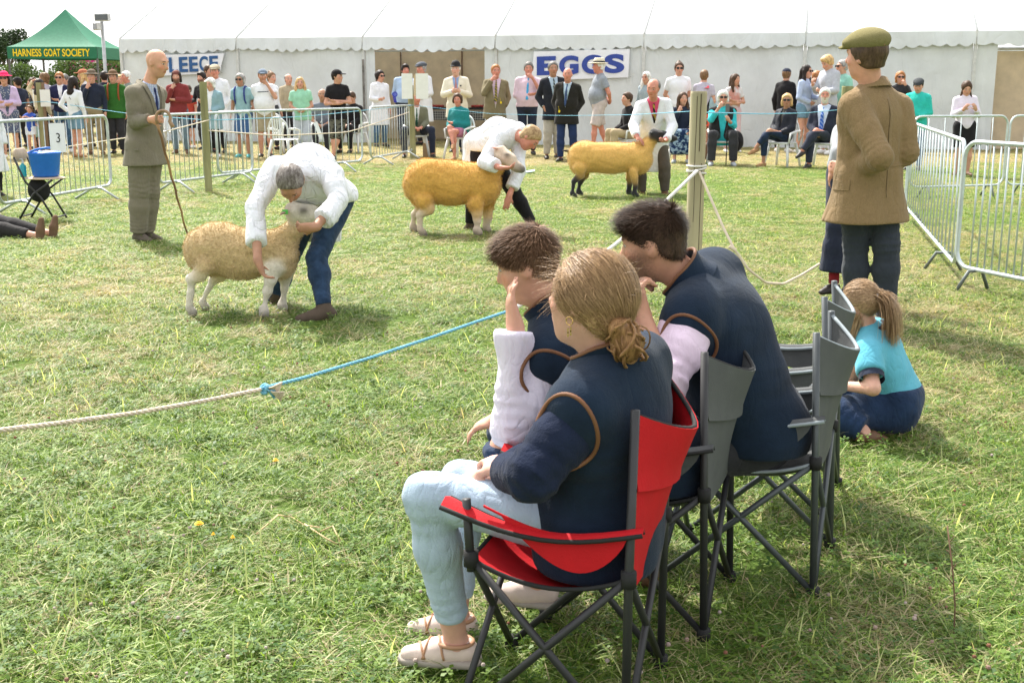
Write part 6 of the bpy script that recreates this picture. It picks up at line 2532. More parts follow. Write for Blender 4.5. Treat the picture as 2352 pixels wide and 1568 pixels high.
e, f = crowd('woman in turquoise blouse and black gilet sitting and photographing with a phone', 1660, 210, 378,
             [T(cl('turquoise', (.04, .47, .52)), sleeve='three', hem=.20, o=.028), T(cl('black gilet', (.02, .02, .022)), name='gilet', sleeve='none', o=.04, open_=(.11, .6), hem=.08), B(cl('soft black', (.035, .035, .04)), o=.03, flare=.01), Hh('white', 'fluffy'), ('glasses', LENS), FEET('grey')],
             pose='sit', rot=-6, arms=('phone', 'camera'), w=1.2, belly=.05, spread=.19, skin=skn('fair'))
chair_at(e.location, math.radians(-6), 'plastic chair under the woman in turquoise')
ph = empty('phone', V(*e.location) + V(.03, -.36, 1.05), 'phone held up by the seated woman in turquoise', 'phone')
MB().box((0, 0, 0), (.075, .01, .15), None, .004).build('case', mat('grey phone', (.12, .13, .14), rough=.3, bump=0), ph)
tag(MB().tube([(0, 0, 0), (0, 0, .75)], .010, 6).build('cane', BLACK, loc=V(*e.location) + V(.03, -.42, 0)), 'thin black cane between the knees of the woman in turquoise', 'walking stick')
s_ = Solid(.016, .03)
s_.ell((0, 0, .42), (.13, .14, .2))
s_.wob(.012, 20, 1)
cb = s_.build('coat_over_chair', BLACK, None)
cb.location = V(*e.location) + V(.30, .10, 0)
tag(cb, 'black quilted coat hanging over the right side of the chair of the woman in turquoise', 'coat')
crowd('boy in black hoodie and navy cap with his back half turned', 1806, 158, 350, [T(BLACK, hem=.1, o=.03, name='hoodie'), B(CHARC), Hh('lightbrown', 'crop'), ('hat', NAVY, dict(style='cap', name='cap')), FEET('white')], rot=140, head_yaw=10, w=.95)
e, f = crowd('blonde woman in sunglasses and black quilted jacket sitting cross legged with tan shoes', 1810, 217, 382,
             [T(cl('dark grey top', (.06, .055, .05)), hem=.05), T(cl('quilted jacket', (.016, .018, .028), fold=.8, foldscale=16, rough=.6), name='quilted_jacket', o=.034, open_=(.05, .35), hem=.12), B(JEAND, o=.014, length=1.75), Hh('blond', 'bob'), ('glasses', LENS), FEET('tan')],
             pose='sit', rot=-48, cross=0, head_yaw=32, arms=('lap', 'lap'), w=1.02, skin=skn('tan'), lean=-.06)
chair_at(e.location, math.radians(-40), 'plastic chair under the blonde woman in the quilted jacket')
e, f = crowd('white bearded man in navy suit and bright blue tie sitting with crossed ankles', 1893, 203, 384,
             [T(cl('pale shirt', (.52, .60, .75)), hem=.02, o=.02), ('tie', cl('bright blue tie', (.02, .10, .45), pat=('stripe', (.20, .30, .60), 8.0, 'DIAGONAL')), dict(width=1.3)), T(cl('navy suit', (.022, .026, .045)), name='suit_jacket', o=.034, open_=(.12, .50), hem=.12),
              B(cl('navy suit trouser', (.03, .035, .055)), o=.022), Hh('white', 'short'), FEET('black')], pose='sit', rot=-30, head_yaw=18, cross=0, arms=('pocket', 'lap'), w=1.15, belly=.07, skin=skn('red', ('white', .9)))
chair_at(e.location, math.radians(-30), 'plastic chair under the bearded man in the navy suit')
crowd('woman with long dark hair and sunglasses in a pale blue shirt and denim shorts', 1851, 150, 352, [T(cl('pale blue top', (.40, .48, .66)), hem=.1, o=.02), B(cl('denim short', None), 'shorts', length=.5), Hh('dark', 'long'), ('glasses', LENS), FEET('white')], rot=50, arms=('hold', 'clasp'), w=.92)
crowd('bearded man in white shirt looking at a phone beside the grey hoodie', 1874, 152, 350, [T(WHITE), B(STONE), Hh('ginger', 'short'), FEET('white')], rot=40, arms=('phone', 'phone'), head_pitch=30, skin=skn('fair', ('ginger', .6)), k=1.02)
crowd('tall blond young man in pale grey hoodie looking down', 1897, 124, 356, [T(cl('pale grey hoodie', (.42, .44, .49)), name='hoodie', o=.032, hem=.14), B(WHITE), Hh('blond', 'quiff'), FEET('white')], rot=-60, arms=('hold', 'phone'), head_pitch=32, dY=.3)
crowd('grey haired man in mint polo shirt shading his eyes', 1931, 138, 354, [T(cl('mint polo', (.28, .56, .46)), sleeve='short', hem=.06, o=.022), B(CHARC), Hh('grey', 'crop'), ('glasses', LENS), FEET('black')], rot=-70, arms=('down', 'camera'), w=1.1, belly=.06, dY=.5)
crowd('woman with auburn hair and dark glasses just right of the tweed jacket shoulder', 2066, 154, 352, [T(CHARC), B(CHARC), Hh('ginger', 'bob'), ('glasses', LENS), FEET()], rot=-10, arms=('camera', 'down'), k=1.0)
crowd('man in turquoise fleece and dark flat cap with blue jeans', 2108, 181, 392, [T(cl('jade fleece', (.03, .45, .38)), name='fleece', o=.032, hem=.16), B(JEANS, o=.02), Hh('dark', 'crop'), ('hat', mat('dark cap', (.04, .045, .05)), dict(style='flat')), FEET('black')],
      rot=-30, arms=('clasp', 'clasp'), head_pitch=14, w=1.08, belly=.04)
crowd('girl with braids in a white shirt and black skirt looking down at her hands', 2219, 184, 404, [T(cl('white pink shirt', (.68, .62, .72), var=.03), hem=.12, o=.02), B(BLACK, 'skirt', length=.92, flare=.01, wob=None), Hh('brown', 'braids'), FEET('brown')],
      rot=-4, arms=('phone', 'phone'), head_pitch=28, w=.98)
e, f = crowd('seated man in beige trousers mostly hidden behind the third handler', 1440, 214, 372, [T(BLACK, o=.02), B(cl('beige trouser', (.42, .33, .20)), o=.026), Hh('brown'), FEET()], pose='sit', rot=-70, spread=.12, k=.95)
chair_at(e.location, math.radians(-70), 'plastic chair under the man in beige trousers left of the third handler')
crowd('person in a white coat standing cut off by the left edge behind the barrier', -34, 215, 452, [T(WCOAT, name='coat', hem=.5, o=.03, flare=.06), B(BLACK), Hh('brown'), FEET()], rot=40)

crowd('man in a charcoal jacket half seen between the navy cardigan and the khaki trousers', 150, 171, 338, [T(CHARC, hem=.12, o=.026, name='jacket'), B(STONE), Hh('greyd'), FEET()], rot=-30, w=1.05)
crowd('woman in a plum top with short fair hair behind the green fleece', 276, 172, 336, [T(cl('plum', (.16, .04, .10))), B(CHARC), Hh('blond', 'bob'), FEET()], rot=25)
crowd('boy in a red t-shirt standing behind the beanie wearer on the right', 431, 196, 340, [T(cl('tomato', (.42, .06, .04)), sleeve='short'), B(NAVY, 'shorts'), Hh('brown'), FEET('white')], rot=-25)
crowd('man in a beige gilet partly behind the blonde woman in mint', 664, 170, 342, [T(cl('sand', (.38, .32, .22)), o=.024), B(CHARC), Hh('greyd', 'balding'), FEET()], rot=35, w=1.05)
s_ = Solid(.014, .02)
s_.cap((0, 0, .12), (.05, 0, .2), .13, .09, ((0, 1, 0), 1.5))
s_.wob(.012, 20, 5)
hb_ = s_.build('handbag', mat('patterned bag', (.45, .45, .50), pat=('blotch', (.06, .06, .12), 22.0)), None)
hb_.location = V(*G(762, 352)) + V(-.45, .3, 0)
tag(hb_, 'patterned black and white bag on the ground left of the camouflage shorts', 'bag')
s_ = Solid(.014, .02)
s_.cap((0, 0, .12), (.0, 0, .22), .14, .11, ((0, 1, 0), 1.4))
s_.wob(.012, 18, 6)
hb_ = s_.build('handbag', LEATHER_B, None)
hb_.location = V(*G(1622, 366))
tag(hb_, 'brown leather bag on the ground between the coral capped girl and the woman in turquoise', 'bag')

# ------------------------------------------------------------------ sheep
def sheep(label, base, cfg, wool, bare, name='sheep'):
    """body from joints in metres, head end towards +X; one continuous mesh, colours of wool and bare skin kept per region"""
    e = empty(name, base, label, 'sheep', 'show sheep held by handlers')
    s = Solid(cfg.get('vox', .011), .05)
    for it in cfg['wool']:
        if it[0] == 'cap':
            s.cap(it[1], it[2], it[3] - cfg['slim'], it[4] - cfg['slim'], flat=it[5] if len(it) > 5 else None, col=0, k=.045)
        else:
            s.ell(V(*it[1]), V(*it[2]) - cfg['slim'], it[3] if len(it) > 3 else None, col=0, k=.045)
    for it in cfg['bare']:
        if it[0] == 'cap':
            s.cap(V(*it[1]), V(*it[2]), it[3], it[4], flat=it[5] if len(it) > 5 else None, col=it[6] if len(it) > 6 else 1, k=.025)
        else:
            s.ell(V(*it[1]), V(*it[2]), it[3] if len(it) > 3 and it[3] is not None else None, col=it[4] if len(it) > 4 else 1, k=.02)
    s.wob(.006, 30, 4)
    ob = s.build('body', cfg['mat'], e, cols={0: wool, 1: bare, 2: cfg.get('muzzle', (.10, .09, .08)), 3: cfg.get('eye', (.02, .015, .01)), 4: cfg.get('ear', (.40, .20, .14)), 5: cfg.get('hoof', (.08, .07, .06))}, tau=.014)
    # short crimped fleece tips, so the outline is woolly
    if cfg.get('fuzz', 0):
        P = s.P
        D = s.D
        Q = np.clip(((P - s.lo) / s.vox).astype(int), 1, np.array(D.shape) - 2)
        g = np.stack([D[Q[:, 0] + 1, Q[:, 1], Q[:, 2]] - D[Q[:, 0] - 1, Q[:, 1], Q[:, 2]], D[Q[:, 0], Q[:, 1] + 1, Q[:, 2]] - D[Q[:, 0], Q[:, 1] - 1, Q[:, 2]], D[Q[:, 0], Q[:, 1], Q[:, 2] + 1] - D[Q[:, 0], Q[:, 1], Q[:, 2] - 1]], 1)
        g /= np.linalg.norm(g, axis=1, keepdims=True) + 1e-9
        wgt, labs = s.labels(P, .014)
        ok = np.nonzero(wgt[:, 0] > .75)[0]
        rg = np.random.default_rng(2)
        pick = rg.choice(ok, cfg['fuzz'])
        b = P[pick] + rg.normal(size=(len(pick), 3)) * s.vox * .5
        n_ = g[pick] + rg.normal(size=(len(pick), 3)) * .45 + V(0, 0, -.15)
        n_ /= np.linalg.norm(n_, axis=1, keepdims=True)
        t = np.cross(n_, rg.normal(size=(len(pick), 3)))
        t /= np.linalg.norm(t, axis=1, keepdims=True)
        ln = cfg.get('flen', .014) * rg.uniform(.6, 1.3, (len(pick), 1))
        wv = .0016
        v = np.stack([b - n_ * .004 - t * wv, b - n_ * .004 + t * wv, b + n_ * ln + t * wv * .3, b + n_ * ln - t * wv * .3], 1).reshape(-1, 3)
        me = mesh_from('fleece_tips', v, np.arange(len(v)).reshape(-1, 4), False)
        C = np.repeat(np.concatenate([(wgt[pick] @ np.array([{0: wool, 1: bare, 2: bare, 3: bare, 4: bare, 5: bare}[l] for l in labs])) * rg.uniform(.75, 1.15, (len(pick), 1)), np.ones((len(pick), 1))], 1), 4, 0)
        a = me.attributes.new('col', 'FLOAT_COLOR', 'POINT')
        a.data.foreach_set('color', C.astype(np.float32).ravel())
        o2 = obj('fleece_tips', me, cfg['mat'], e)
        o2['kind'] = 'stuff'
    return e, s


def quad_legs(L_, H_, bw, hz, feet, thick=1.0, y=.10):
    """bare lower legs: rear pair then front pair; feet = x offsets of the four feet (rear near, rear far, front near, front far)"""
    out = []
    for i, sy in ((0, -1), (1, 1)):
        fx = feet[i]
        yy = y * sy
        out += [('cap', (-.36 * L_, yy, .52 * H_), (-.30 * L_, yy, .40 * H_), .075 * thick, .060 * thick, None, 0),
                ('cap', (-.30 * L_, yy, .40 * H_), (fx - .03, yy, .27 * H_), .060 * thick, .030 * thick),
                ('cap', (fx - .03, yy, .27 * H_), (fx, yy, .075), .030 * thick, .022 * thick),
                ('cap', (fx, yy, .075), (fx + .025, yy, .04), .025 * thick, .028 * thick),
                ('cap', (fx + .022, yy, .03), (fx + .035, yy, .016), .026 * thick, .028 * thick, None, 5)]
    for i, sy in ((2, -1), (3, 1)):
        fx = feet[i]
        yy = y * sy * .9
        out += [('cap', (.27 * L_, yy, .50 * H_), (fx - .01, yy, .36 * H_), .075 * thick, .048 * thick, None, 0),
                ('cap', (fx - .01, yy, .38 * H_), (fx + .005, yy, .22 * H_), .040 * thick, .033 * thick),
                ('cap', (fx + .005, yy, .22 * H_), (fx, yy, .07), .029 * thick, .022 * thick),
                ('cap', (fx, yy, .07), (fx + .02, yy, .04), .025 * thick, .028 * thick),
                ('cap', (fx + .018, yy, .03), (fx + .03, yy, .016), .026 * thick, .028 * thick, None, 5)]
    return out


def sheep_head(c, d, up, k, mz=1, ear=1.0, eyes=True):
    """c poll, d direction towards the nose"""
    d = nrm(d)
    lat = nrm(np.cross(up, d))
    up = np.cross(d, lat)
    c = np.asarray(c, float)
    p = lambda a, l, u: c + (d * a + lat * l + up * u) * k
    out = [('cap', p(0, 0, 0), p(.10, 0, -.012), .068 * k, .056 * k), ('cap', p(.08, 0, -.02), p(.20, 0, -.045), .058 * k, .040 * k),
           ('cap', p(.20, 0, -.045), p(.235, 0, -.05), .040 * k, .034 * k, None, mz),
           ('cap', p(.05, 0, -.06), p(.19, 0, -.07), .03 * k, .022 * k)]
    for sx in (1, -1):
        out.append(('ell', p(-.035, .105 * sx, .03), V(.022, .060, .010) * k * V(1, ear, 1), np.stack([d, nrm(lat * sx + up * .12 - d * .2), nrm(np.cross(d, lat * sx))]), 4))
        out.append(('ell', p(.075, .054 * sx, .02), V(.018, .013, .011) * k, np.stack([d, lat, up]), 3))
        out.append(('ell', p(.235, .018 * sx, -.040), V(.010, .008, .007) * k, np.stack([d, lat, up]), 3))
    return out


WOOL = attr_mat('wool', bump=.8, bscale=85, dist=.009, var=.26, vscale=42)

# sheep 1: tan Texel type, white legs, nearest
Y1 = gy(718)
k1 = Y1 / F


def s1(u, v, dy=0.0):
    return W(u, v, Y1 + dy)


o1 = V(*W(560, 700, Y1)[:2], 0)
q1 = lambda u, v, dy=0.0: s1(u, v, dy) - o1
cfg = dict(slim=.026, mat=WOOL, fuzz=26000, flen=.008, muzzle=(.20, .16, .14), ear=(.42, .26, .20), vox=.0095, wool=[
    ('ell', q1(480, 578), (.165, .155, .185)), ('cap', q1(490, 570), q1(630, 580), .165, .165),
    ('ell', q1(555, 598), (.22, .15, .15)), ('ell', q1(640, 592), (.145, .15, .165)),
    ('cap', q1(640, 565), q1(690, 512), .115, .085), ('ell', q1(452, 575), (.09, .13, .14)), ('ell', q1(500, 535), (.15, .12, .09))],
    bare=[])
# legs placed foot by foot
legs = []
for (hip, knee, hock, foot, yy, rr) in (((470, 610), (462, 628), (440, 640), (434, 706), -.10, 1), ((515, 610), (505, 630), (492, 640), (464, 702), .10, .95)):
    A = [q1(*hip, yy), q1(*knee, yy), q1(*hock, yy), q1(*foot, yy)]
    A[3][2] = .05
    legs += [('cap', A[0], A[1], .07 * rr, .048 * rr, None, 0), ('cap', A[1], A[2], .046 * rr, .032 * rr), ('cap', A[2], A[3], .027 * rr, .020 * rr), ('cap', A[3], A[3] + V(.02, 0, -.015), .023, .025), ('cap', A[3] + V(.015, 0, -.025), A[3] + V(.03, 0, -.034), .024, .026, None, 5)]
for (sh_, el_, kn_, foot, yy, rr) in (((628, 615), (622, 640), (616, 665), (606, 722), -.13, 1), ((660, 610), (655, 640), (653, 662), (650, 712), .08, .95)):
    A = [q1(*sh_, yy * .8), q1(*el_, yy), q1(*kn_, yy), q1(*foot, yy)]
    A[3][2] = .05
    legs += [('cap', A[0], A[1], .065 * rr, .040 * rr, None, 1), ('cap', A[1], A[2], .038 * rr, .029 * rr), ('cap', A[2], A[3], .025 * rr, .021 * rr), ('cap', A[3], A[3] + V(.01, -.02, -.015), .024, .026), ('cap', A[3] + V(.0, -.01, -.025), A[3] + V(.01, -.025, -.034), .025, .027, None, 5)]
hd1 = sheep_head(q1(678, 490, -.02), V(.92, -.15, .12), V(-.12, -.1, 1), 1.06)
cfg['bare'] = legs + hd1
sheep('nearest sheep, pale tan fleece and white legs, held by the stooping grey haired man', o1, cfg, (.70, .53, .29), (.76, .71, .62))
MB().box(W(655, 487, Y1 - .12) - o1, (.035, .006, .03)).build('ear_tag', mat('green ear tag', (.12, .5, .1), bump=0), bpy.data.objects['sheep'])

# sheep 2: orange fleece
Y2 = gy(537)
o2 = V(*W(1040, 520, Y2)[:2], 0)
q2 = lambda u, v, dy=0.0: W(u, v, Y2 + dy) - o2
cfg = dict(slim=.020, mat=WOOL, fuzz=26000, flen=.011, muzzle=(.13, .12, .12), ear=(.55, .26, .18), vox=.012, wool=[
    ('ell', q2(975, 422), (.23, .21, .245)), ('cap', q2(985, 410), q2(1090, 420), .215, .215), ('ell', q2(1035, 432), (.30, .21, .19)),
    ('ell', q2(1105, 428), (.20, .20, .22)), ('cap', q2(1110, 405), q2(1148, 372), .155, .10), ('ell', q2(1125, 425), (.13, .16, .17))],
    bare=[])
legs = []
for (hip, knee, hock, foot, yy) in (((975, 460), (985, 478), (963, 495), (965, 532), -.13), ((968, 460), (972, 478), (952, 492), (948, 527), .13)):
    A = [q2(*hip, yy), q2(*knee, yy), q2(*hock, yy), q2(*foot, yy)]
    A[3][2] = .055
    legs += [('cap', A[0], A[1], .10, .062, None, 0), ('cap', A[1], A[2], .058, .036), ('cap', A[2], A[3], .032, .025), ('cap', A[3], A[3] + V(.025, 0, -.02), .028, .032), ('cap', A[3] + V(.02, 0, -.03), A[3] + V(.04, 0, -.04), .034, .035, None, 5)]
for (sh_, el_, kn_, foot, yy) in (((1092, 468), (1096, 490), (1097, 505), (1094, 537), -.13), ((1118, 465), (1120, 488), (1120, 503), (1116, 532), .13)):
    A = [q2(*sh_, yy), q2(*el_, yy), q2(*kn_, yy), q2(*foot, yy)]
    A[3][2] = .055
    legs += [('cap', A[0], A[1], .085, .055, None, 0), ('cap', A[1], A[2], .05, .042), ('cap', A[2], A[3], .038, .03), ('cap', A[3], A[3] + V(.02, 0, -.02), .034, .038), ('cap', A[3] + V(.01, 0, -.03), A[3] + V(.03, 0, -.04), .034, .035, None, 5)]
cfg['bare'] = legs + sheep_head(q2(1151, 352, -.05), V(.85, -.35, -.38), V(.2, 0, 1), 1.12, mz=2)
sheep('middle sheep, deep orange yellow fleece with cream face, head held by the blond handler', o2, cfg, (.72, .42, .10), (.68, .56, .44))

# sheep 3: pale gold fleece, black head and legs
Y3 = gy(451)
o3 = V(*W(1400, 440, Y3)[:2], 0)
q3 = lambda u, v, dy=0.0: W(u, v, Y3 + dy) - o3
cfg = dict(slim=.022, mat=WOOL, fuzz=24000, flen=.010, muzzle=(.03, .03, .032), ear=(.02, .02, .022), hoof=(.03, .03, .03), vox=.013, wool=[
    ('ell', q3(1340, 362), (.23, .20, .235)), ('cap', q3(1345, 360), q3(1460, 362), .215, .21), ('ell', q3(1400, 368), (.34, .20, .20)),
    ('ell', q3(1468, 365), (.20, .19, .225)), ('cap', q3(1470, 350), q3(1497, 322), .155, .095), ('ell', q3(1330, 375), (.14, .17, .18))], bare=[])
legs = []
for (hip, knee, hock, foot, yy) in (((1332, 385), (1334, 402), (1318, 418), (1314, 447), -.13), ((1340, 385), (1344, 402), (1333, 416), (1328, 444), .13)):
    A = [q3(*hip, yy), q3(*knee, yy), q3(*hock, yy), q3(*foot, yy)]
    A[3][2] = .055
    legs += [('cap', A[0], A[1], .09, .050, None, 0), ('cap', A[1], A[2], .050, .036), ('cap', A[2], A[3], .032, .025), ('cap', A[3], A[3] + V(.025, 0, -.02), .028, .032), ('cap', A[3] + V(.02, 0, -.03), A[3] + V(.04, 0, -.04), .034, .035, None, 5)]
for (sh_, el_, kn_, foot, yy) in (((1455, 395), (1458, 415), (1459, 425), (1457, 450), -.13), ((1448, 395), (1446, 412), (1446, 423), (1443, 446), .13)):
    A = [q3(*sh_, yy), q3(*el_, yy), q3(*kn_, yy), q3(*foot, yy)]
    A[3][2] = .055
    legs += [('cap', A[0], A[1], .062, .045, None, 0), ('cap', A[1], A[2], .042, .034), ('cap', A[2], A[3], .036, .03), ('cap', A[3], A[3] + V(.02, 0, -.02), .034, .038), ('cap', A[3] + V(.01, 0, -.03), A[3] + V(.03, 0, -.04), .034, .035, None, 5)]
legs += [('cap', q3(1308, 347), q3(1292, 347), .022, .012)]
cfg['bare'] = legs + sheep_head(q3(1503, 310, -.04), V(.95, -.2, .05), V(0, 0, 1), 1.15, mz=2)
sheep('farthest sheep, pale gold fleece with black head and black legs', o3, cfg, (.78, .49, .15), (.028, .028, .032))


# ------------------------------------------------------------------ people placed joint by joint
def jfig(off, P, C, H, fp, fs, fh, k, arms, legs, **kw):
    o = np.asarray(off, float)
    sub = lambda q: None if q is None else [(x - o if i < 2 and x is not None else x) for i, x in enumerate(q)]
    return Fig(P - o, C - o, H - o, fp, fs, fh, k, [sub(a) for a in arms], [sub(l) for l in legs], **kw)


def person_at(g, label, group=None):
    return empty('person', V(g[0], g[1], 0), label, 'person', group)


GH = 'handlers showing sheep'
# handler 1, stooping over the nearest sheep
g = V(*W(700, 715, 7.75)[:2], 0)
e = person_at(g, 'stooping grey haired handler in white coat and jeans bending over the nearest sheep', GH)
f = jfig(g, W(748, 455, 7.95), W(692, 392, 7.62), W(668, 422, 7.36), (-.25, -1, 0), (-.35, -.75, -.55), (.02, -.42, -.9), .98,
         [[W(778, 462, 7.42), W(724, 522, 7.22), V(-1, -.1, -.05), V(0, .9, .4), .9], [W(585, 480, 7.48), W(592, 598, 7.28), V(.35, -.05, -1), V(.9, 0, .2), .6]],
         [[W(728, 592, 7.62), W(745, 705, 7.42), V(-.9, -.35, 0)], [W(655, 610, 7.9), W(628, 695, 7.95), V(-1, -.25, 0)]], w=1.14, shw=.185, belly=.03, hup=V(.0, -.75, .35))
body(f, e, skn('tan'), .0115)
top(f, e, cl('handler coat', (.76, .77, .81), var=.03, fold=.9, foldscale=5, crease=.9), name='coat', o=.038, hem=.02, vox=.0115, collar=True, wob=(.010, 15), seed=4, armo=.024, cufr=.012, sleeve=1.68)
def neck_ring(f, e, m, r=.062, th=.014):
    ax_ = nrm(f.H - f.C)
    fr_ = frame(f.Fs[1] if abs(np.dot(f.Fs[1], ax_)) < .9 else f.Fs[2], ax_)
    c_ = f.C + (f.H - f.C) * .34
    MB().tube([c_ + (fr_[0] * math.cos(a) + fr_[1] * math.sin(a)) * r - ax_ * .012 * math.sin(a) for a in np.linspace(0, 6.28, 20, endpoint=False)], th, 8, closed=True).build('collar', m, e, smooth=True)


neck_ring(f, e, cl('handler coat', None))
s_ = Solid(.0125, .04)
Pp, Cc = f.P, f.C
s_.ell(Pp + V(.0, .0, .03), V(.205, .17, .15), f.Fp)
s_.cap(Pp * .75 + Cc * .25 + UPZ * .04, Pp * .3 + Cc * .7 + UPZ * .05, .165, .185)
s_.cap(Pp + V(-.05, .05, -.05), Pp + V(-.06, .08, -.36), .15, .15, (f.Fp[1], 1.5))
s_.wob(.009, 14, 8)
s_.clip(Pp + UPZ * -.30, -UPZ)
s_.build('coat_tail', cl('handler coat', None), e)
bottom(f, e, cl('indigo denim', (.022, .045, .09), var=.35, nscale=20, fold=.8), 'trousers', o=.014, vox=.0115, wob=(.005, 22), flare=.004)
hair(f, e, hair_mat('grey brown crop', (.10, .075, .06), (.30, .27, .25)), 'crop', vox=.009)
shoes(f, e, mat('muddy brown boots', (.085, .062, .045), rough=.85, bump=.5), boot=.12, size=1.08)

# handler 2, blond, beside the orange sheep
g = V(*W(1120, 525, 12.2)[:2], 0)
e = person_at(g, 'blond handler in white coat and black trousers bending over the orange sheep', GH)
f = jfig(g, W(1108, 335, 12.3), W(1172, 305, 12.1), W(1217, 318, 11.95), (1, -.3, 0), (.85, -.45, -.3), (.75, -.35, -.75), 1.0,
         [[W(1192, 392, 11.95), W(1170, 448, 11.8), V(-.25, -.1, -1), V(-.3, .9, 0), .2], [W(1112, 372, 11.75), W(1150, 386, 11.55), V(1, -.2, .0), V(0, .3, 1), .6]],
         [[W(1180, 440, 12.15), W(1222, 512, 12.1), V(.9, -.4, 0)], [W(1090, 440, 12.25), W(1080, 516, 12.2), V(.9, -.4, 0)]], w=1.1, shw=.175, hup=V(.75, -.1, .5))
body(f, e, skn('red'), .0125)
top(f, e, WCOAT, name='coat', o=.034, hem=.05, vox=.0125, wob=(.008, 14), seed=7, armo=.030, sleeve=1.75, cufr=.014)
s_ = Solid(.0135, .04)
s_.ell(f.P + V(0, 0, .02), V(.19, .17, .17), f.Fp)
s_.cap(f.P + V(-.04, 0, 0), f.P + V(-.07, 0, -.34), .155, .16)
s_.cap(f.P, f.P * .4 + f.C * .6 + UPZ * .04, .17, .175)
s_.cap(f.P + V(.14, .05, 0), f.P + V(.28, .0, -.40), .13, .09, ((0, 1, 0), 1.6))
s_.wob(.008, 14, 2)
s_.clip(f.P + UPZ * -.33, -UPZ)
s_.build('coat_tail', WCOAT, e)
neck_ring(f, e, WCOAT)
bottom(f, e, BLACK, 'trousers', o=.02, vox=.0125)
hair(f, e, hair_mat('sandy', (.32, .19, .09), (.55, .38, .2)), 'short', vox=.010)
shoes(f, e, mat('muddy brown boots', None), boot=.1)

# handler 3, balding, pink shirt, behind the black headed sheep
g = V(*W(1500, 442, 16.3)[:2], 0)
e = person_at(g, 'balding handler in white coat and pink shirt holding the black headed sheep', GH)
f = jfig(g, W(1500, 322, 16.45), W(1500, 238, 16.2), W(1500, 204, 16.02), (.1, -1, 0), (.0, -1, -.15), (-.35, -.8, -.15), 1.02,
         [[W(1545, 290, 16.1), W(1530, 322, 15.75), V(-.3, -.5, -.1), V(-.2, .3, 1), .8], [W(1455, 288, 16.1), W(1462, 314, 15.85), V(.5, -.4, -.4), V(0, 0, -1), .4]],
         [[W(1526, 385, 16.3), W(1527, 440, 16.3), V(.3, -1, 0)], [W(1470, 388, 16.3), W(1474, 442, 16.3), V(-.2, -1, 0)]], w=1.08, shw=.155, belly=.02)
body(f, e, skn('red'), .0135)
top(f, e, cl('hot pink shirt', (.62, .08, .16)), name='shirt', o=.014, hem=.02, vox=.0135)
tie(f, e, cl('black gold tie', (.02, .02, .02), pat=('stripe', (.4, .3, .05), 7.0, 'DIAGONAL')), front=.13)
top(f, e, WCOAT, name='coat', o=.034, hem=.42, vox=.0135, open_=(.085, .22), wob=(.007, 14), seed=5, flare=.01)
bottom(f, e, cl('brown cord', (.09, .075, .06)), 'trousers', o=.026, vox=.0135)
hair(f, e, hr('greyd'), 'balding', vox=.011)
shoes(f, e, LEATHER_B, boot=.08)

# the judge: bald man in a grey brown suit with a crook stick
gJ = V(*W(332, 552, 11.35)[:2], 0)
e = person_at(gJ, 'bald man in grey brown suit and tie standing with a crook handled stick')
YJ = 11.35
f = jfig(gJ, W(332, 332, YJ), W(337, 210, YJ), W(361, 146, YJ - .03), (.93, -.38, 0), (.93, -.38, 0), (.95, -.28, -.30), 1.03,
         [[W(352, 282, YJ + .17), W(372, 340, YJ + .1), V(.05, -.1, -1), V(-.8, 0, 0), .4], [W(308, 282, YJ - .20), W(345, 275, YJ - .33), V(1, -.2, .05), V(.1, .9, 0), 1.2]],
         [[W(345, 440, YJ + .05), W(335, 532, YJ + .08), V(.85, -.3, 0)], [W(320, 440, YJ - .08), W(318, 534, YJ - .05), V(.75, -.55, 0)]], w=1.03, shw=.175, hup=V(.25, -.05, 1), hk=1.02)
skJ = skin_mat('judge', (.60, .32, .21), (HR['greyd'], .12))
body(f, e, skJ, .0105)
SUIT = cl('grey brown suit', (.185, .165, .12), pat=('tweed', (.235, .21, .155), 160.0), bump=.4, fold=.9, foldscale=7, foldmap=(1.3, 1.3, .4))
top(f, e, cl('check shirt', (.55, .60, .72), pat=('check', (.30, .38, .60), 20.0), fold=.2), name='shirt', o=.014, hem=.02, vox=.0105)
tie(f, e, cl('navy tie', (.02, .03, .10)), front=.125, length=.30)
_, sj = top(f, e, SUIT, name='suit_jacket', o=.030, hem=.19, vox=.0105, open_=(.075, .36), wob=(.006, 15), seed=11, flare=.028, armo=.018, keep=True)
bottom(f, e, SUIT, 'trousers', o=.030, vox=.0105, wob=(.007, 17), flare=.014)
shoes(f, e, mat('grey brown boots', (.11, .09, .07), rough=.85, bump=.4), boot=.10, size=1.02)
# collar roll and lapel
C, Fs = f.C, f.Fs
for sx in (1, -1):
    mb = MB()
    pts = [C + (Fs[0] * l * sx + Fs[1] * fr + Fs[2] * u) * 1.03 for (l, fr, u) in ((.0, -.085, .10), (.06, -.06, .10), (.085, .01, .085), (.085, .075, .05), (.06, .125, -.04), (.03, .15, -.16), (.012, .155, -.27))]
    rows = []
    for i, p in enumerate(pts):
        o_ = Fs[0] * sx * (.02, .025, .03, .045, .05, .04, .01)[i] + Fs[2] * -(.03, .03, .02, .01, -.005, .0, 0)[i]
        rows.append([p, p + o_ * .5 + Fs[1] * .006 * (1 if i > 2 else 0), p + o_ - Fs[1] * .004])
    mb.sheet(rows, .006)
    mb.build('lapel', SUIT, e, smooth=True)
MB().box(f.P + f.Fp[1] * .02 + f.Fp[0] * -.205 - UPZ * .04, (.012, .14, .012), f.Fp).build('pocket_flap', SUIT, e)
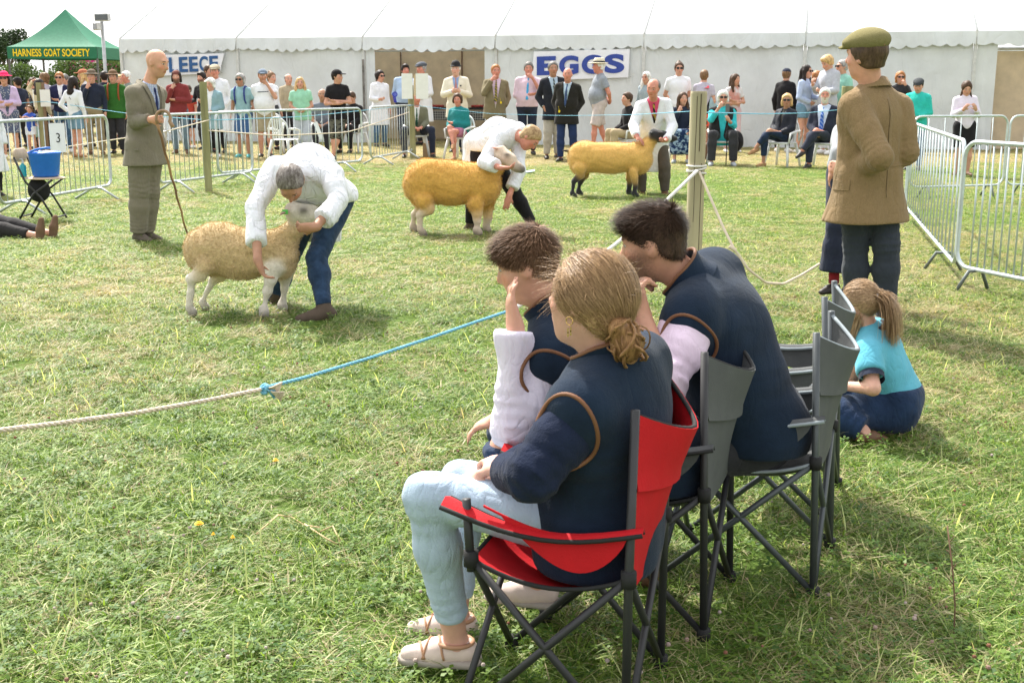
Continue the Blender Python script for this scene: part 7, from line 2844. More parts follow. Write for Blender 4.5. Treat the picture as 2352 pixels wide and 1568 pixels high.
# crook stick
ck = W(372, 268, YJ - .40)
tip = G(432, 546)
e2 = empty('crook_stick', (tip[0], tip[1], 0), 'brown twisted hazel stick with a horn crook handle held by the bald man', 'walking stick')
tp = V(tip[0], tip[1], .0)
hh = W(362, 285, YJ - .40)
pts = [tp]
for t in np.linspace(.05, 1, 16):
    pts.append(tp + (hh - tp) * t + V(.004 * math.sin(t * 31), .004 * math.cos(t * 27), 0))
MB().tube([p - tp for p in pts], [.009 + .005 * i / 17 for i in range(17)], 8).build('shaft', mat('hazel stick', (.22, .12, .07), rough=.5, pat=('stripe', (.42, .24, .12), 3.2, 'DIAGONAL')), e2, smooth=True)
cr = [hh, hh + V(-.01, 0, .04)] + [hh + V(.055 + .065 * math.cos(a), 0, .055 + .065 * math.sin(a)) for a in np.linspace(2.9, -.5, 12)] + [hh + V(.125, 0, .0), hh + V(.14, 0, -.03)]
MB().tube([p - tp for p in cr], [.014] * 12 + [.015, .017, .019, .02], 8).build('crook_handle', mat('horn handle', (.30, .19, .11), rough=.4, var=.4, nscale=9), e2, smooth=True)

# lying person's legs at the left edge
YL = gy(545)
g = V(*W(-40, 540, YL)[:2], 0)
e = person_at(g, 'person in dark trousers lying on the grass, legs entering from the left edge')
f = jfig(g, W(-140, 522, YL + .15), W(-270, 505, YL + .3), W(-340, 490, YL + .3), (.2, 0, 1), (.2, 0, 1), (.2, 0, 1), .98,
         [[W(-240, 530, YL - .1), W(-180, 535, YL - .2), None, None, .4], [W(-240, 505, YL + .5), W(-180, 520, YL + .5), None, None, .4]],
         [[W(-10, 508, YL + .2), W(112, 535, YL - .0), V(.35, .2, 1), V(1, -.1, 0)], [W(-30, 520, YL - .05), W(82, 541, YL - .12), V(.1, .1, 1), V(1, -.15, 0)]], hup=V(-1, 0, .3))
body(f, e, skn('fair'), .012)
top(f, e, BLACK, name='shirt', o=.02, hem=.05, hemdir=V(1, 0, 0), collar=False)
bottom(f, e, cl('dark charcoal cotton', (.03, .028, .028)), 'trousers', o=.018, length=1.85)
shoes(f, e, mat('brown suede slip on', (.15, .09, .055), rough=.9, bump=.4), vox=.009)

# the steward in tweed jacket and flat cap, back to the camera
YC_ = 7.25
gC = V(*W(1990, 742, YC_)[:2], 0)
e = person_at(gC, 'tall man in brown tweed jacket and olive flat cap with his back turned')
f = jfig(gC, W(1995, 405, YC_), W(2002, 228, YC_), W(1988, 130, YC_ - .05), (-.40, .92, 0), (-.46, .89, 0), (-.66, .75, .02), 1.05,
         [[W(1950, 345, YC_ + .22), W(1965, 372, YC_ + .12), V(1, -.2, .1), V(0, -1, 0), .4], [W(2038, 352, YC_ + .02), W(2052, 378, YC_ + .10), V(.2, .6, -.1), V(0, -1, 0), .4]],
         [[W(1965, 560, YC_ + .05), W(1965, 725, YC_ + .05), V(-.7, .8, 0)], [W(2035, 560, YC_ - .02), W(2035, 728, YC_), V(-.45, .9, 0)]], w=1.06, shw=.185, hk=1.1)
# near arm: sleeve from the shoulder down to the bent elbow and round behind the back
f.sh = [W(1938, 245, YC_ + .08) - gC, W(2062, 250, YC_ + .05) - gC]
f.arms = [[W(2022, 362, YC_ - .30) - gC, W(1955, 385, YC_ + .02) - gC, V(-1, .6, 0), V(0, 1, 0), .5], [W(2078, 350, YC_ - .0) - gC, W(2030, 385, YC_ + .25) - gC, V(-1, .4, -.1), V(0, 1, 0), .5]]
f.sh[0] = W(1962, 248, YC_ - .10) - gC
body(f, e, skin_mat('steward', (.60, .31, .22)), .0105)
top(f, e, cl('white blue collar', (.60, .66, .82), fold=.1), name='shirt', o=.018, hem=.02, vox=.0105)
TW2 = cl('brown tweed', (.205, .135, .065), pat=('tweed', (.31, .215, .11), 190.0), bump=.5, fold=1.0, foldscale=7, foldmap=(1.5, 1.5, .22))
_, sc3 = top(f, e, TW2, name='tweed_jacket', o=.036, hem=.262, vox=.0105, wob=(.008, 12), seed=21, flare=.050, armo=.034, keep=True, collar=False, sleeve=1.9)
bottom(f, e, cl('slate moleskin', (.035, .042, .055), fold=.6), 'trousers', o=.022, vox=.0105, flare=.004)
hair(f, e, hair_mat('steward crop', (.06, .035, .022), (.13, .08, .05)), 'crop', vox=.009)
shoes(f, e, LEATHER_D, size=1.05)
# collar, back seam, belt, pocket, cap
C, Fs, P_ = f.C, f.Fs, f.P
cpts = []
rows = []
for a in np.linspace(-2.5, 2.5, 19):
    d_ = -Fs[1] * math.cos(a) + Fs[0] * math.sin(a)
    b_ = C + Fs[2] * (.075 + .018 * math.cos(a)) * 1.05
    drop = max(0, abs(a) - 1.2) * .05
    rows.append([b_ + d_ * .070 + UPZ * (.035 - drop), b_ + d_ * .082 + UPZ * (.032 - drop), b_ + d_ * .112 + UPZ * (-.018 - drop)])
MB().sheet(rows, .008).build('collar', TW2, e, smooth=True)


def on_surf(sd, c, ds, rmax=.45, lift=.002):
    out = []
    for d in ds:
        r_ = sd.surf(c, d, rmax)
        out.append(c + nrm(d) * (r_ + lift))
    return out


MB().tube([C + Fs[2] * .088 + (-Fs[1] * math.cos(a) + Fs[0] * math.sin(a)) * .068 + UPZ * .026 for a in np.linspace(-2.4, 2.4, 20)], .013, 8).build('shirt_collar', cl('white blue collar', None), e, smooth=True)
bz = P_ + UPZ * .07
ds = [-Fs[1] * math.cos(a) + Fs[0] * math.sin(a) for a in np.linspace(-.9, .5, 22)]
rows = [on_surf(sc3, bz + UPZ * z, ds) for z in (-.006, .0, .006)]
MB().sheet(rows, .007).build('half_belt', TW2, e, smooth=True)
seam = [on_surf(sc3, C + UPZ * z, [-Fs[1]])[0] for z in np.linspace(.0, -.58, 20)]
MB().tube(seam, .0028, 5).build('back_seam', cl('tweed seam', (.12, .08, .04)), e, smooth=True)
pk = P_ - UPZ * .04
ds = [-Fs[1] * math.cos(a) + Fs[0] * math.sin(a) for a in np.linspace(1.25, 1.85, 8)]
rows = [on_surf(sc3, pk + UPZ * z, ds, lift=.004) for z in (-.03, .0, .03)]
MB().sheet(rows, .006).build('pocket_flap', TW2, e, smooth=True)
CAPM = mat('olive tweed cap', (.17, .15, .055), rough=.95, bump=.7, bscale=120, pat=('tweed', (.25, .22, .10), 150.0))
ct = hat(f, e, CAPM, 'flat', vox=.008)
h = f.hpt
MB().box(h(.0, -.118, .058), (.055, .02, .012), f.Fh, .003).build('cap_strap', mat('black strap pink lining', (.45, .18, .16)), ct)
s_ = Solid(.007, .008)
s_.ell(h(0, -.112, .068), V(.036, .02, .020), f.Fh)
s_.build('cap_opening', HATK, ct)

# person standing beyond the tweed jacket man
g = V(*W(1915, 672, 7.95)[:2], 0)
e = person_at(g, 'person in wide navy trousers and red socks hidden behind the tweed jacket man')
Yq = 7.95
f = jfig(g, W(1950, 395, Yq + .1), W(1962, 300, Yq + .1), W(1975, 262, Yq + .1), (-.3, -1, 0), (-.3, -1, 0), (-.3, -1, 0), .80,
         [[W(1962, 350, Yq), W(1965, 390, Yq), None, None, .4], [W(1925, 350, Yq), W(1912, 390, Yq), None, None, .4]],
         [[W(1952, 520, Yq), W(1955, 650, Yq), V(-.6, -.7, 0)], [W(1920, 520, Yq), W(1915, 650, Yq), V(-.8, -.6, 0)]], w=.85, shw=.12)
body(f, e, skn('fair'), .0125)
top(f, e, cl('pale jacket', (.35, .37, .40)), name='jacket', o=.02, hem=.1)
bottom(f, e, NAVY, 'trousers', o=.022, length=1.78, flare=.05)
hair(f, e, hr('lightbrown'), 'short')
shoes(f, e, LEATHER_D)
for i in (0, 1):
    an = f.legs[i][1]
    kn = f.legs[i][0]
    MB().tube([an + V(0, 0, 0), an + (kn - an) * .28], .036, 10).build('sock', cl('red sock', (.25, .02, .03)), e, smooth=True)

# ------------------------------------------------------------------ camping chairs
CHT = mat('black chair tube', (.022, .022, .024), rough=.5, spec=.5, bump=0)
CHTG = mat('grey chair tube', (.07, .08, .085), rough=.42, spec=.5, metal=.3, bump=0)
REDC = mat('red polyester', (.56, .009, .016), rough=.75, bump=.3, bscale=200, fold=.35, foldscale=8, trans=.15, var=.06)
GREYC = mat('grey polyester', (.105, .11, .112), rough=.75, bump=.3, bscale=200, fold=.35, foldscale=8, trans=.12, var=.08)
EDGB = mat('black webbing', (.02, .02, .02), rough=.8)
EDGG = mat('grey webbing', (.27, .31, .33), rough=.8)


def camp_chair(nr, fr_, face, cloth_m, tube_m, edge_m, label, depth=.46, zs=.42, za=.53, zt=.78, lean=.03, occupied=True, backin=.05):
    """nr, fr_: ground points of the near and far rear feet; face: unit direction the seat faces"""
    nr, fr_ = V(nr[0], nr[1], 0), V(fr_[0], fr_[1], 0)
    face = nrm(V(face[0], face[1], 0))
    e = empty('camping_chair', nr, label, 'chair', 'folding camping chairs')
    across = fr_ - nr
    O = V(0, 0, 0)
    rn, rf = O, across
    fn, ff = O + face * depth, across + face * depth
    back = -face
    R = .0105
    # rear uprights
    tops = []
    for p, sg_ in ((rn, 1), (rf, -1)):
        t = p + back * lean + UPZ * zt + nrm(across) * backin * sg_ * .6
        tops.append(t)
        MB().tube([p, p + UPZ * .4 + back * lean * .4, t], R, 10).build('upright', tube_m, e, smooth=True)
        MB().tube([p - UPZ * 0, p + UPZ * .03], R * 1.8, 10).build('foot', EDGB, e, smooth=True)
    # arm posts rise from the front seat corners
    fcn, fcf = fn + face * -.02 + UPZ * zs, ff + face * -.02 + UPZ * zs
    arms_ = []
    for p, q in ((fcn, rn), (fcf, rf)):
        a = p + UPZ * (za - zs + .03) + face * .01
        arms_.append(a)
        MB().tube([p - UPZ * .03, a], R, 10).build('arm_post', tube_m, e, smooth=True)
    rcn, rcf = rn + UPZ * (zs - .01) + back * lean * .4, rf + UPZ * (zs - .01) + back * lean * .4
    fnf, fff = fn + face * .02, ff + face * .02
    for a, b in ((fcn, rn), (rcn, fnf), (fcf, rf), (rcf, fff), (fcn, fff), (fcf, fnf), (rcn, rf), (rcf, rn)):
        MB().tube([a, b + UPZ * .012], R * .9, 8).build('crossbar', tube_m, e, smooth=True)
    for p in (fnf, fff):
        MB().tube([p, p + UPZ * .03], R * 1.8, 10).build('foot', EDGB, e, smooth=True)
    for p in (rcn, rcf, fcn, fcf):
        MB().tube([p - UPZ * .018, p + UPZ * .018], R * 1.7, 10).build('joint', EDGB, e, smooth=True)
    # seat: sagging sheet
    rows = []
    n = 12
    for i in range(n + 1):
        a = i / n
        row = []
        for j in range(n + 1):
            b = j / n
            p = (rcn * (1 - b) + rcf * b) * (1 - a) + (fcn * (1 - b) + fcf * b) * a
            sag = .085 * math.sin(math.pi * a) ** .8 * (.55 + .45 * math.sin(math.pi * b)) + .04 * math.sin(math.pi * b) * (1 - a)
            row.append(p - UPZ * sag)
        rows.append(row)
    st = MB().sheet(rows, .006).build('seat', cloth_m, e, smooth=True)
    for r_ in ([r[0] for r in rows], [r[-1] for r in rows], rows[-1]):
        MB().tube(r_, .0055, 6).build('seat_edge', edge_m, st, smooth=True)
    # back panel bulges backward; its lower part narrows into the seat
    rows = []
    for i in range(n + 1):
        a = i / n           # 0 bottom .. 1 top
        row = []
        z = zs - .05 + (zt - zs + .04) * a
        for j in range(n + 1):
            b = j / n
            e0 = rcn + (tops[0] - rcn) * a
            e1 = rcf + (tops[1] - rcf) * a
            p = e0 * (1 - b) + e1 * b
            p[2] = z + .02 * (1 - 4 * (b - .5) ** 2) * -1 * a
            bul = (.10 if occupied else .085) * (1 - abs(2 * b - 1) ** 1.6) * (.06 + .94 * a ** 1.2)
            p = p - UPZ * .05 * (1 - abs(2 * b - 1) ** 1.5) * a ** 2
            row.append(p + back * bul)
        rows.append(row)
    bp = MB().sheet(rows, .006).build('backrest', cloth_m, e, smooth=True)
    for r_ in (rows[-1], [r[0] for r in rows], [r[-1] for r in rows]):
        MB().tube(r_, .006, 6).build('backrest_edge', edge_m, bp, smooth=True)
    # pocket hem across the back
    rows2 = [[p + back * (.006 + .006 * (q == n - 5)) for p in rows[q]] for q in range(n - 5, n + 1)]
    MB().sheet(rows2, .004).build('back_pocket', cloth_m, bp, smooth=True)
    # arm straps
    for a, up_, tp in ((arms_[0], rn, tops[0]), (arms_[1], rf, tops[1])):
        q = up_ + UPZ * za + back * lean * .7
        rows = []
        for i in range(11):
            t = i / 10
            p = (q + back * .03) * (1 - t) + (a + face * .05) * t - UPZ * .045 * math.sin(math.pi * t)
            w_ = .012 + .022 * t ** 2
            rows.append([p + nrm(across) * w_ * k_ + UPZ * (-.012 * abs(k_)) for k_ in (-1, -.5, 0, .5, 1)])
        am = MB().sheet(rows, .005).build('armrest', cloth_m, e, smooth=True)
        for r_ in ([r[0] for r in rows], [r[-1] for r in rows]):
            MB().tube(r_, .0055, 6).build('armrest_edge', edge_m, am, smooth=True)
        # side skirt between armrest and seat
        rows = []
        sd_ = rcn if up_ is rn else rcf
        for i in range(25):
            t = i / 24
            p = q * (1 - t) + (a - face * .04) * t - UPZ * (.035 * math.sin(math.pi * t) + .01)
            drop = .115 * math.sin(math.pi * min(1, t * 1.15)) ** .7 * (1 - .75 * t) + .005
            rows.append([p, p - UPZ * drop * .5, p - UPZ * drop])
        MB().sheet(rows, .004).build('side_panel', cloth_m, e, smooth=True)
    return e, dict(seat=(rcn + rcf + fcn + fcf) / 4 + nr, back=(tops[0] + tops[1]) / 2 + nr)


FACE = V(-.965, .26, 0)
camp_chair((.255, 2.40), (.385, 2.80), FACE, REDC, CHT, EDGB, 'red camping chair with black edging under the girl with the bun', zt=.79, zs=.425, za=.535, depth=.38, lean=.0)
camp_chair((.52, 2.95), (.66, 3.33), FACE, GREYC, CHT, EDGB, 'dark grey camping chair half hidden behind the red chair', zt=.79, zs=.42, za=.55, lean=-.03, depth=.42)
camp_chair((.885, 3.22), (1.035, 3.60), FACE, GREYC, CHTG, EDGG, 'grey camping chair with pale edging under the young man in the navy gilet', zt=.785, zs=.42, za=.55, depth=.44, lean=-.035)
camp_chair((1.08, 3.82), (1.22, 4.20), FACE, GREYC, CHTG, EDGG, 'empty grey camping chair in front of the little girl in turquoise', zt=.78, zs=.42, za=.56, lean=-.05, occupied=False)


# ------------------------------------------------------------------ foreground people
def strands(name, roots, dirs, length, m, parent, f, width=.0011, seg=6, curl=.004, grav=.0, seed=0, push=None, off=(0, 0, 0)):
    """hair as many thin ribbons; roots (n,3), dirs (n,3) initial directions; push(P)->direction field for combing"""
    rg = np.random.default_rng(seed)
    n = len(roots)
    P = roots.copy()
    d = dirs / (np.linalg.norm(dirs, axis=1, keepdims=True) + 1e-9)
    ln = length if hasattr(length, '__len__') else np.full(n, length)
    ln = ln * rg.uniform(.7, 1.15, n)
    rows = []
    for s_ in range(seg + 1):
        t = s_ / seg
        nr_ = P - f.H
        nr_ /= np.linalg.norm(nr_, axis=1, keepdims=True) + 1e-9
        sd = np.cross(d, nr_)
        sd /= np.linalg.norm(sd, axis=1, keepdims=True) + 1e-9
        w_ = width * (1 - .7 * t)
        rows.append(np.stack([P - sd * w_, P + sd * w_], 1))
        if push is not None:
            d = d * .55 + push(P, t) * .45
        d = d + rg.normal(size=(n, 3)) * curl * 30 / seg * .1 + V(0, 0, -grav) / seg
        d /= np.linalg.norm(d, axis=1, keepdims=True) + 1e-9
        P = P + d * (ln / seg)[:, None]
    R = np.stack(rows, 1)                       # n, seg+1, 2, 3
    v = R.reshape(-1, 3)
    k = (seg + 1) * 2
    base = np.arange(n)[:, None] * k
    q = []
    for s_ in range(seg):
        a = base + s_ * 2
        q.append(np.concatenate([a, a + 1, a + 3, a + 2], 1))
    fc_ = np.concatenate(q)
    me = mesh_from(name, v - np.asarray(off, float), fc_, True)
    qh = (v - f.H) @ f.Fh.T / f.k
    a_ = me.attributes.new('hl', 'FLOAT_VECTOR', 'POINT')
    jit = np.repeat(rg.normal(size=(n, 3)) * .02, k, 0)
    a_.data.foreach_set('vector', (qh + jit).astype(np.float32).ravel())
    o = obj(name, me, m, parent)
    o['kind'] = 'stuff'
    return o


def surf_points(s, n, f, cond, seed=0):
    rg = np.random.default_rng(seed)
    P = s.P
    loc = (P - f.H) @ f.Fh.T / f.k
    ok = np.nonzero(cond(loc))[0]
    pick = rg.choice(ok, n)
    Q = P[pick]
    D = s.D
    I = np.clip(((Q - s.lo) / s.vox).astype(int), 1, np.array(D.shape) - 2)
    g_ = np.stack([D[I[:, 0] + 1, I[:, 1], I[:, 2]] - D[I[:, 0] - 1, I[:, 1], I[:, 2]], D[I[:, 0], I[:, 1] + 1, I[:, 2]] - D[I[:, 0], I[:, 1] - 1, I[:, 2]], D[I[:, 0], I[:, 1], I[:, 2] + 1] - D[I[:, 0], I[:, 1], I[:, 2] - 1]], 1)
    g_ /= np.linalg.norm(g_, axis=1, keepdims=True) + 1e-9
    return Q + rg.normal(size=Q.shape) * s.vox * .4, g_, loc[pick]


FLEECE = cl('navy fleece', (.011, .021, .040), rough=1.0, bump=.4, bscale=220, fold=1.0, foldscale=5.5, sheen=.08, var=.18, crease=.12, foldmap=(.5, .5, 1.5))
FLEECE2 = cl('navy sweatshirt', (.012, .018, .040), rough=1.0, bump=.6, bscale=220, fold=1.0, foldscale=6, sheen=.05, var=.18, crease=.2, foldmap=(.8, .8, 1.3))
PIPING = mat('tan leather piping', (.17, .075, .035), rough=.6, bump=.2)
LILAC = cl('pale lilac oxford', (.68, .63, .74), var=.04, fold=.9, foldscale=8, bump=.3, bscale=260)
PINKOX = cl('pale pink oxford', (.70, .56, .68), var=.04, fold=.9, foldscale=8, bump=.3, bscale=260)
PALEJ = cl('bleached denim', (.41, .51, .63), var=.12, nscale=6, fold=.7, foldscale=7, bump=.4, bscale=240)


def armhole(sd, f, i, e, rv=.098, rh=.078, sd2=None):
    """leather piping round an armhole: an oval projected on the side of the gilet"""
    sx = 1 if i == 0 else -1
    side = nrm(f.Fs[0] * sx + f.Fs[2] * .12)
    up = nrm(f.Fs[2] - side * np.dot(f.Fs[2], side))
    fr = np.cross(side, up)
    k = f.k
    c = f.sh[i] - up * .040 * k + side * .01 * k
    pts = []
    for t in np.linspace(0, 2 * math.pi, 40, endpoint=False):
        p = c + (up * math.sin(t) * rv + fr * math.cos(t) * rh) * k
        base = p - side * .16 * k
        rr_ = sd.surf(base, side, .36)
        if sd2 is not None:
            rr_ = max(rr_, min(sd2.surf(base, side, .36), rr_ + .05))
        pts.append(base + side * (rr_ + .002))
    pts = np.array(pts)
    for _ in range(6):
        pts = (np.roll(pts, 1, 0) + 2 * pts + np.roll(pts, -1, 0)) / 4
    MB().tube(list(pts), .0052, 7, closed=True).build('piping', PIPING, e, smooth=True)


def gilet(f, e, name='gilet', under=None, seed=0, hem=.10, vox=.0085, wob=(.007, 16), collar_h=.055, o=.034):
    s = Solid(vox, .03)
    torso_shirt(s, f, o, False, .98)
    for q in (0, 1):
        s.cap(f.sh[q] - f.Fs[2] * .0, f.C, .060 * f.k + o * .75, .05 * f.k + o * .75)
    k = f.k
    s.cap(f.P + f.Fp[0] * .06, f.P - UPZ * hem * .6 + f.Fp[0] * .06, .13 * k * f.w + o * .6)
    s.cap(f.P - f.Fp[0] * .06, f.P - UPZ * hem * .6 - f.Fp[0] * .06, .13 * k * f.w + o * .6)
    s.wob(wob[0], wob[1], seed)
    s.clip(f.P - UPZ * hem * k, -UPZ)
    ob = s.build(name, FLEECE, e)
    for i in (0, 1):
        armhole(s, f, i, ob, sd2=under)
    # stand-up collar, open at the front, with piping along the top
    C = f.C
    ax = nrm(f.H - f.C)
    fr = frame(f.Fs[1], ax)
    rows = []
    for a in np.linspace(-2.65, 2.65, 27):
        d = -fr[1] * math.cos(a) + fr[0] * math.sin(a)
        lowf = max(0, abs(a) - 1.3) * .018
        b0 = C + ax * (.035 - lowf * 1.5) * k
        rows.append([b0 + d * .100 * k, b0 + d * .088 * k + ax * .02, b0 + d * .080 * k + ax * (.02 + collar_h * .6), b0 + d * .084 * k + ax * (.02 + collar_h)])
    cb_ = MB().sheet(rows, .010).build('collar', FLEECE, ob, smooth=True)
    MB().tube([r[-1] for r in rows], .0055, 7).build('collar_piping', PIPING, cb_, smooth=True)
    return ob, s


# ---- girl with the bun, in the red chair, seen from behind on her left
gG = V(.10, 2.62, 0)
e = person_at(gG, 'young woman with a low bun, navy gilet and bleached jeans in the red chair')
f = jfig(gG, W(1375, 1165, 2.68), W(1408, 868, 2.62), W(1352, 690, 2.60), (-.97, .22, 0), (-.86, .50, 0), (-.80, .60, -.12), .90,
         [[W(1225, 1085, 2.42), W(1165, 1085, 2.62), V(-.4, .9, .1), V(0, .2, -1), .6], [W(1330, 1000, 2.98), W(1165, 1090, 2.80), V(-1, -.1, 0), V(0, 0, -1), .4]],
         [[W(985, 1136, 2.66), W(1046, 1462, 2.76), V(-.85, .05, -.0)], [W(1060, 1105, 2.98), W(1050, 1408, 2.98), V(-.85, .1, 0)]], w=1.14, shw=.150, hup=V(.10, 0, 1))
body(f, e, skin_mat('girl', (.60, .34, .26)), .0085)
bottom(f, e, PALEJ, 'trousers', o=.006, vox=.0085, wob=(.005, 20), length=1.86, flare=.004, ruck=.003)
_, us = top(f, e, FLEECE2, name='fleece_sleeves', o=.012, hem=.08, vox=.0095, armo=.020, wob=(.008, 20), seed=8, collar=False, cufr=.004, keep=True)
gilet(f, e, seed=5, hem=.13, under=us)
SHOEP = mat('pale pink trainer', (.62, .50, .44), rough=.7, bump=.3)
SHOET = mat('dirty sole', (.34, .30, .26), rough=.9, bump=.5)
shoes(f, e, SHOEP, vox=.0075, sole=SHOET, size=.86)
for i in (0, 1):
    an, toe, dn = foot_axes(f, i)
    lat = np.cross(dn, toe)
    sd_ = f.shoe_solids[i]
    STRAP = mat('tan strap', (.40, .22, .13), rough=.6)
    for q, sk in ((.045, .02), (.075, -.02), (.10, .02)):
        pts = []
        for t in np.linspace(-1.35, 1.35, 13):
            c_ = an + toe * (q + sk * t * .6) * .9 + dn * .055
            d_ = -dn * math.cos(t) + lat * math.sin(t)
            pts.append(c_ + d_ * (sd_.surf(c_, d_, .12) + .001))
        MB().tube(pts, .0032, 6).build('strap', STRAP, e, smooth=True)
    top_ = an + dn * .012
    MB().tube([top_ + (toe * math.cos(t) * .045 + lat * math.sin(t) * .036) for t in np.linspace(0, 6.28, 18, endpoint=False)], .006, 7, closed=True).build('shoe_collar', STRAP, e, smooth=True)
    rim = []
    for t in np.linspace(0, 2 * math.pi, 40, endpoint=False):
        c_ = an + toe * .045 + dn * .071
        d_ = toe * math.cos(t) + lat * math.sin(t) * .7
        rim.append(c_ + nrm(d_) * (sd_.surf(c_, d_, .2) + .002))
    rim = np.array(rim)
    rim = (np.roll(rim, 1, 0) + 2 * rim + np.roll(rim, -1, 0)) / 4
    MB().tube(list(rim), .0045, 6, closed=True).build('welt', RUBBER, e, smooth=True)
HG = hair_mat('golden brown', (.24, .13, .06), (.50, .32, .16), rough=.42)
HG2 = hair_mat('golden brown bun', (.20, .095, .04), (.45, .25, .11), rough=.42)
h = f.hpt
s_ = Solid(.0065, .02)
s_.ell(h(0, -.018, .032), V(.089, .107, .101) * f.k, f.Fh)
s_.ell(h(0, -.055, -.035), V(.070, .058, .065) * f.k, f.Fh)
s_.clip(h(0, .045, 0), f.Fh[1] * .85 - f.Fh[2] * .5)
s_.clip(h(0, .012, -.01), nrm(f.Fh[1] * .6 - f.Fh[2] * .8) * 1.0)
s_.clip(h(0, 0, -.105), -f.Fh[2])
hb = s_.build('hair', HG, e, hl=(f.H, f.Fh, f.k))
bun_c = h(.0, -.125, -.085)
Fh = f.Fh


def comb_to(c, w=1.0):
    def fn(P, t):
        g_ = c - P
        g_ /= np.linalg.norm(g_, axis=1, keepdims=True) + 1e-9
        nr_ = P - (f.H + Fh[2] * .02)
        nr_ /= np.linalg.norm(nr_, axis=1, keepdims=True) + 1e-9
        g_ = g_ - nr_ * (g_ * nr_).sum(1, keepdims=True) * .95
        g_ /= np.linalg.norm(g_, axis=1, keepdims=True) + 1e-9
        return g_
    return fn


Q, Nn, loc = surf_points(s_, 9000, f, lambda l: l[:, 0] > -9, 3)
pf = comb_to(bun_c)
strands('hair_strands', Q + Nn * .001, pf(Q, 0) + Nn * .08, .075, HG, hb, f, width=.0010, seg=6, curl=.010, seed=4, push=pf)
# bun: coiled loops of hair
mb = MB()
rg = np.random.default_rng(9)
bs = Solid(.006, .012)
bs.ell(bun_c, V(.042, .036, .042), Fh)
bs.ell(h(.03, -.115, -.045), V(.028, .024, .028), Fh)
bb = bs.build('bun', HG2, hb, hl=(f.H, f.Fh, f.k))
for i in range(46):
    ax_ = nrm(rg.normal(size=3) + Fh[1] * -1.2)
    u_ = nrm(np.cross(ax_, rg.normal(size=3)))
    w_ = np.cross(ax_, u_)
    r0 = rg.uniform(.026, .046)
    cc = bun_c + rg.normal(size=3) * .008
    a0 = rg.uniform(0, 6)
    pts = [cc + (u_ * math.cos(a) + w_ * math.sin(a)) * r0 + ax_ * .008 * math.sin(a * 2) for a in np.linspace(a0, a0 + rg.uniform(2.5, 5), 14)]
    mb.tube(pts, rg.uniform(.0016, .0042), 5)
for i in range(12):
    a0 = rg.uniform(0, 6)
    cc = h(.032, -.115, -.045)
    pts = [cc + (Fh[0] * math.cos(a) + nrm(Fh[2] - Fh[1] * .5) * math.sin(a)) * (.024 + .004 * rg.normal()) - Fh[1] * rg.uniform(0, .012) for a in np.linspace(a0, a0 + 4, 12)]
    mb.tube(pts, .003, 5)
me = mb.mesh('bun_locks', True)
vv = (np.array(mb.v) - f.H) @ Fh.T
a_ = me.attributes.new('hl', 'FLOAT_VECTOR', 'POINT')
a_.data.foreach_set('vector', vv.astype(np.float32).ravel())
o = obj('bun_locks', me, HG2, bb)
o['kind'] = 'stuff'
# flyaway wisps round the face and crown
Q, Nn, loc = surf_points(s_, 260, f, lambda l: (l[:, 1] > .0), 6)
strands('wisps', Q, Nn * .8 + Fh[1] * .9 + rg.normal(size=Q.shape) * .5, .07, HG, hb, f, width=.0005, seg=9, curl=.05, grav=.6, seed=8)
Q, Nn, loc = surf_points(s_, 260, f, lambda l: (l[:, 2] > -.09), 7)
strands('wisps', Q, Nn + rg.normal(size=Q.shape) * .6, .04, HG, hb, f, width=.0004, seg=8, curl=.06, grav=.3, seed=9)
GOLD = mat('gold', (.75, .48, .18), rough=.25, metal=1.0, bump=0)
ec = h(.088, -.008, -.042)
mb = MB()
mb.tube([ec + (Fh[1] * math.cos(a) + Fh[2] * math.sin(a)) * .009 for a in np.linspace(0, 6.28, 16, endpoint=False)], .0013, 6, closed=True)
mb.build('earring', GOLD, e, smooth=True)
mb = MB()
for dz in (.02, .03):
    for a in range(4):
        mb.box(ec - UPZ * dz * .8 + V(.003 * (-1) ** a, 0, -.003 * a), (.003, .002, .0045))
mb.build('earring_drop', GOLD, e)

# ---- boy with face in his hand
gB = V(.35, 3.12, 0)
e = person_at(gB, 'brown haired boy in pale lilac shirt resting his face on his hand')
f = jfig(gB, W(1530, 1050, 3.15), W(1286, 752, 3.12), W(1212, 612, 3.12), (-.96, .25, 0), (-.93, .30, 0), (-.95, .22, -.25), .80,
         [[W(1180, 985, 2.98), W(1184, 752, 2.98), V(-.18, .12, .9), V(1, .3, 0), .35], [W(1250, 1000, 3.32), W(1150, 960, 3.2), V(-.9, .1, -.35), V(0, 0, -1), .5]],
         [[W(1165, 1030, 3.02), W(1235, 1330, 3.05), V(-.9, .2, 0)], [W(1170, 990, 3.35), W(1230, 1260, 3.4), V(-.9, .2, 0)]], w=1.0, shw=.165, hup=V(-.28, .05, 1))
body(f, e, skin_mat('boy', (.56, .30, .21)), .0088)
_, us = top(f, e, LILAC, name='shirt', o=.014, hem=.05, vox=.009, armo=.020, wob=(.009, 24), seed=12, collar=False, sleeve=1.97, cufr=.008, keep=True)
gilet(f, e, seed=3, hem=.08, vox=.0095, under=us)
bottom(f, e, JEAND, 'trousers', o=.018, vox=.0095)
shoes(f, e, SHOEP, sole=SHOET)
HB = hair_mat('boy brown', (.085, .045, .025), (.30, .17, .095), rough=.55)
s_ = Solid(.0065, .02)
h = f.hpt
s_.ell(h(0, -.012, .038), V(.086, .104, .098) * f.k, f.Fh)
s_.ell(h(0, .028, .078), V(.070, .080, .040) * f.k, f.Fh)
s_.ell(h(0, -.05, -.02), V(.068, .050, .055) * f.k, f.Fh)
s_.clip(h(0, .055, 0), f.Fh[1] * .8 - f.Fh[2] * .62)
s_.clip(h(0, .004, -.0), nrm(f.Fh[1] * .55 - f.Fh[2] * .8))
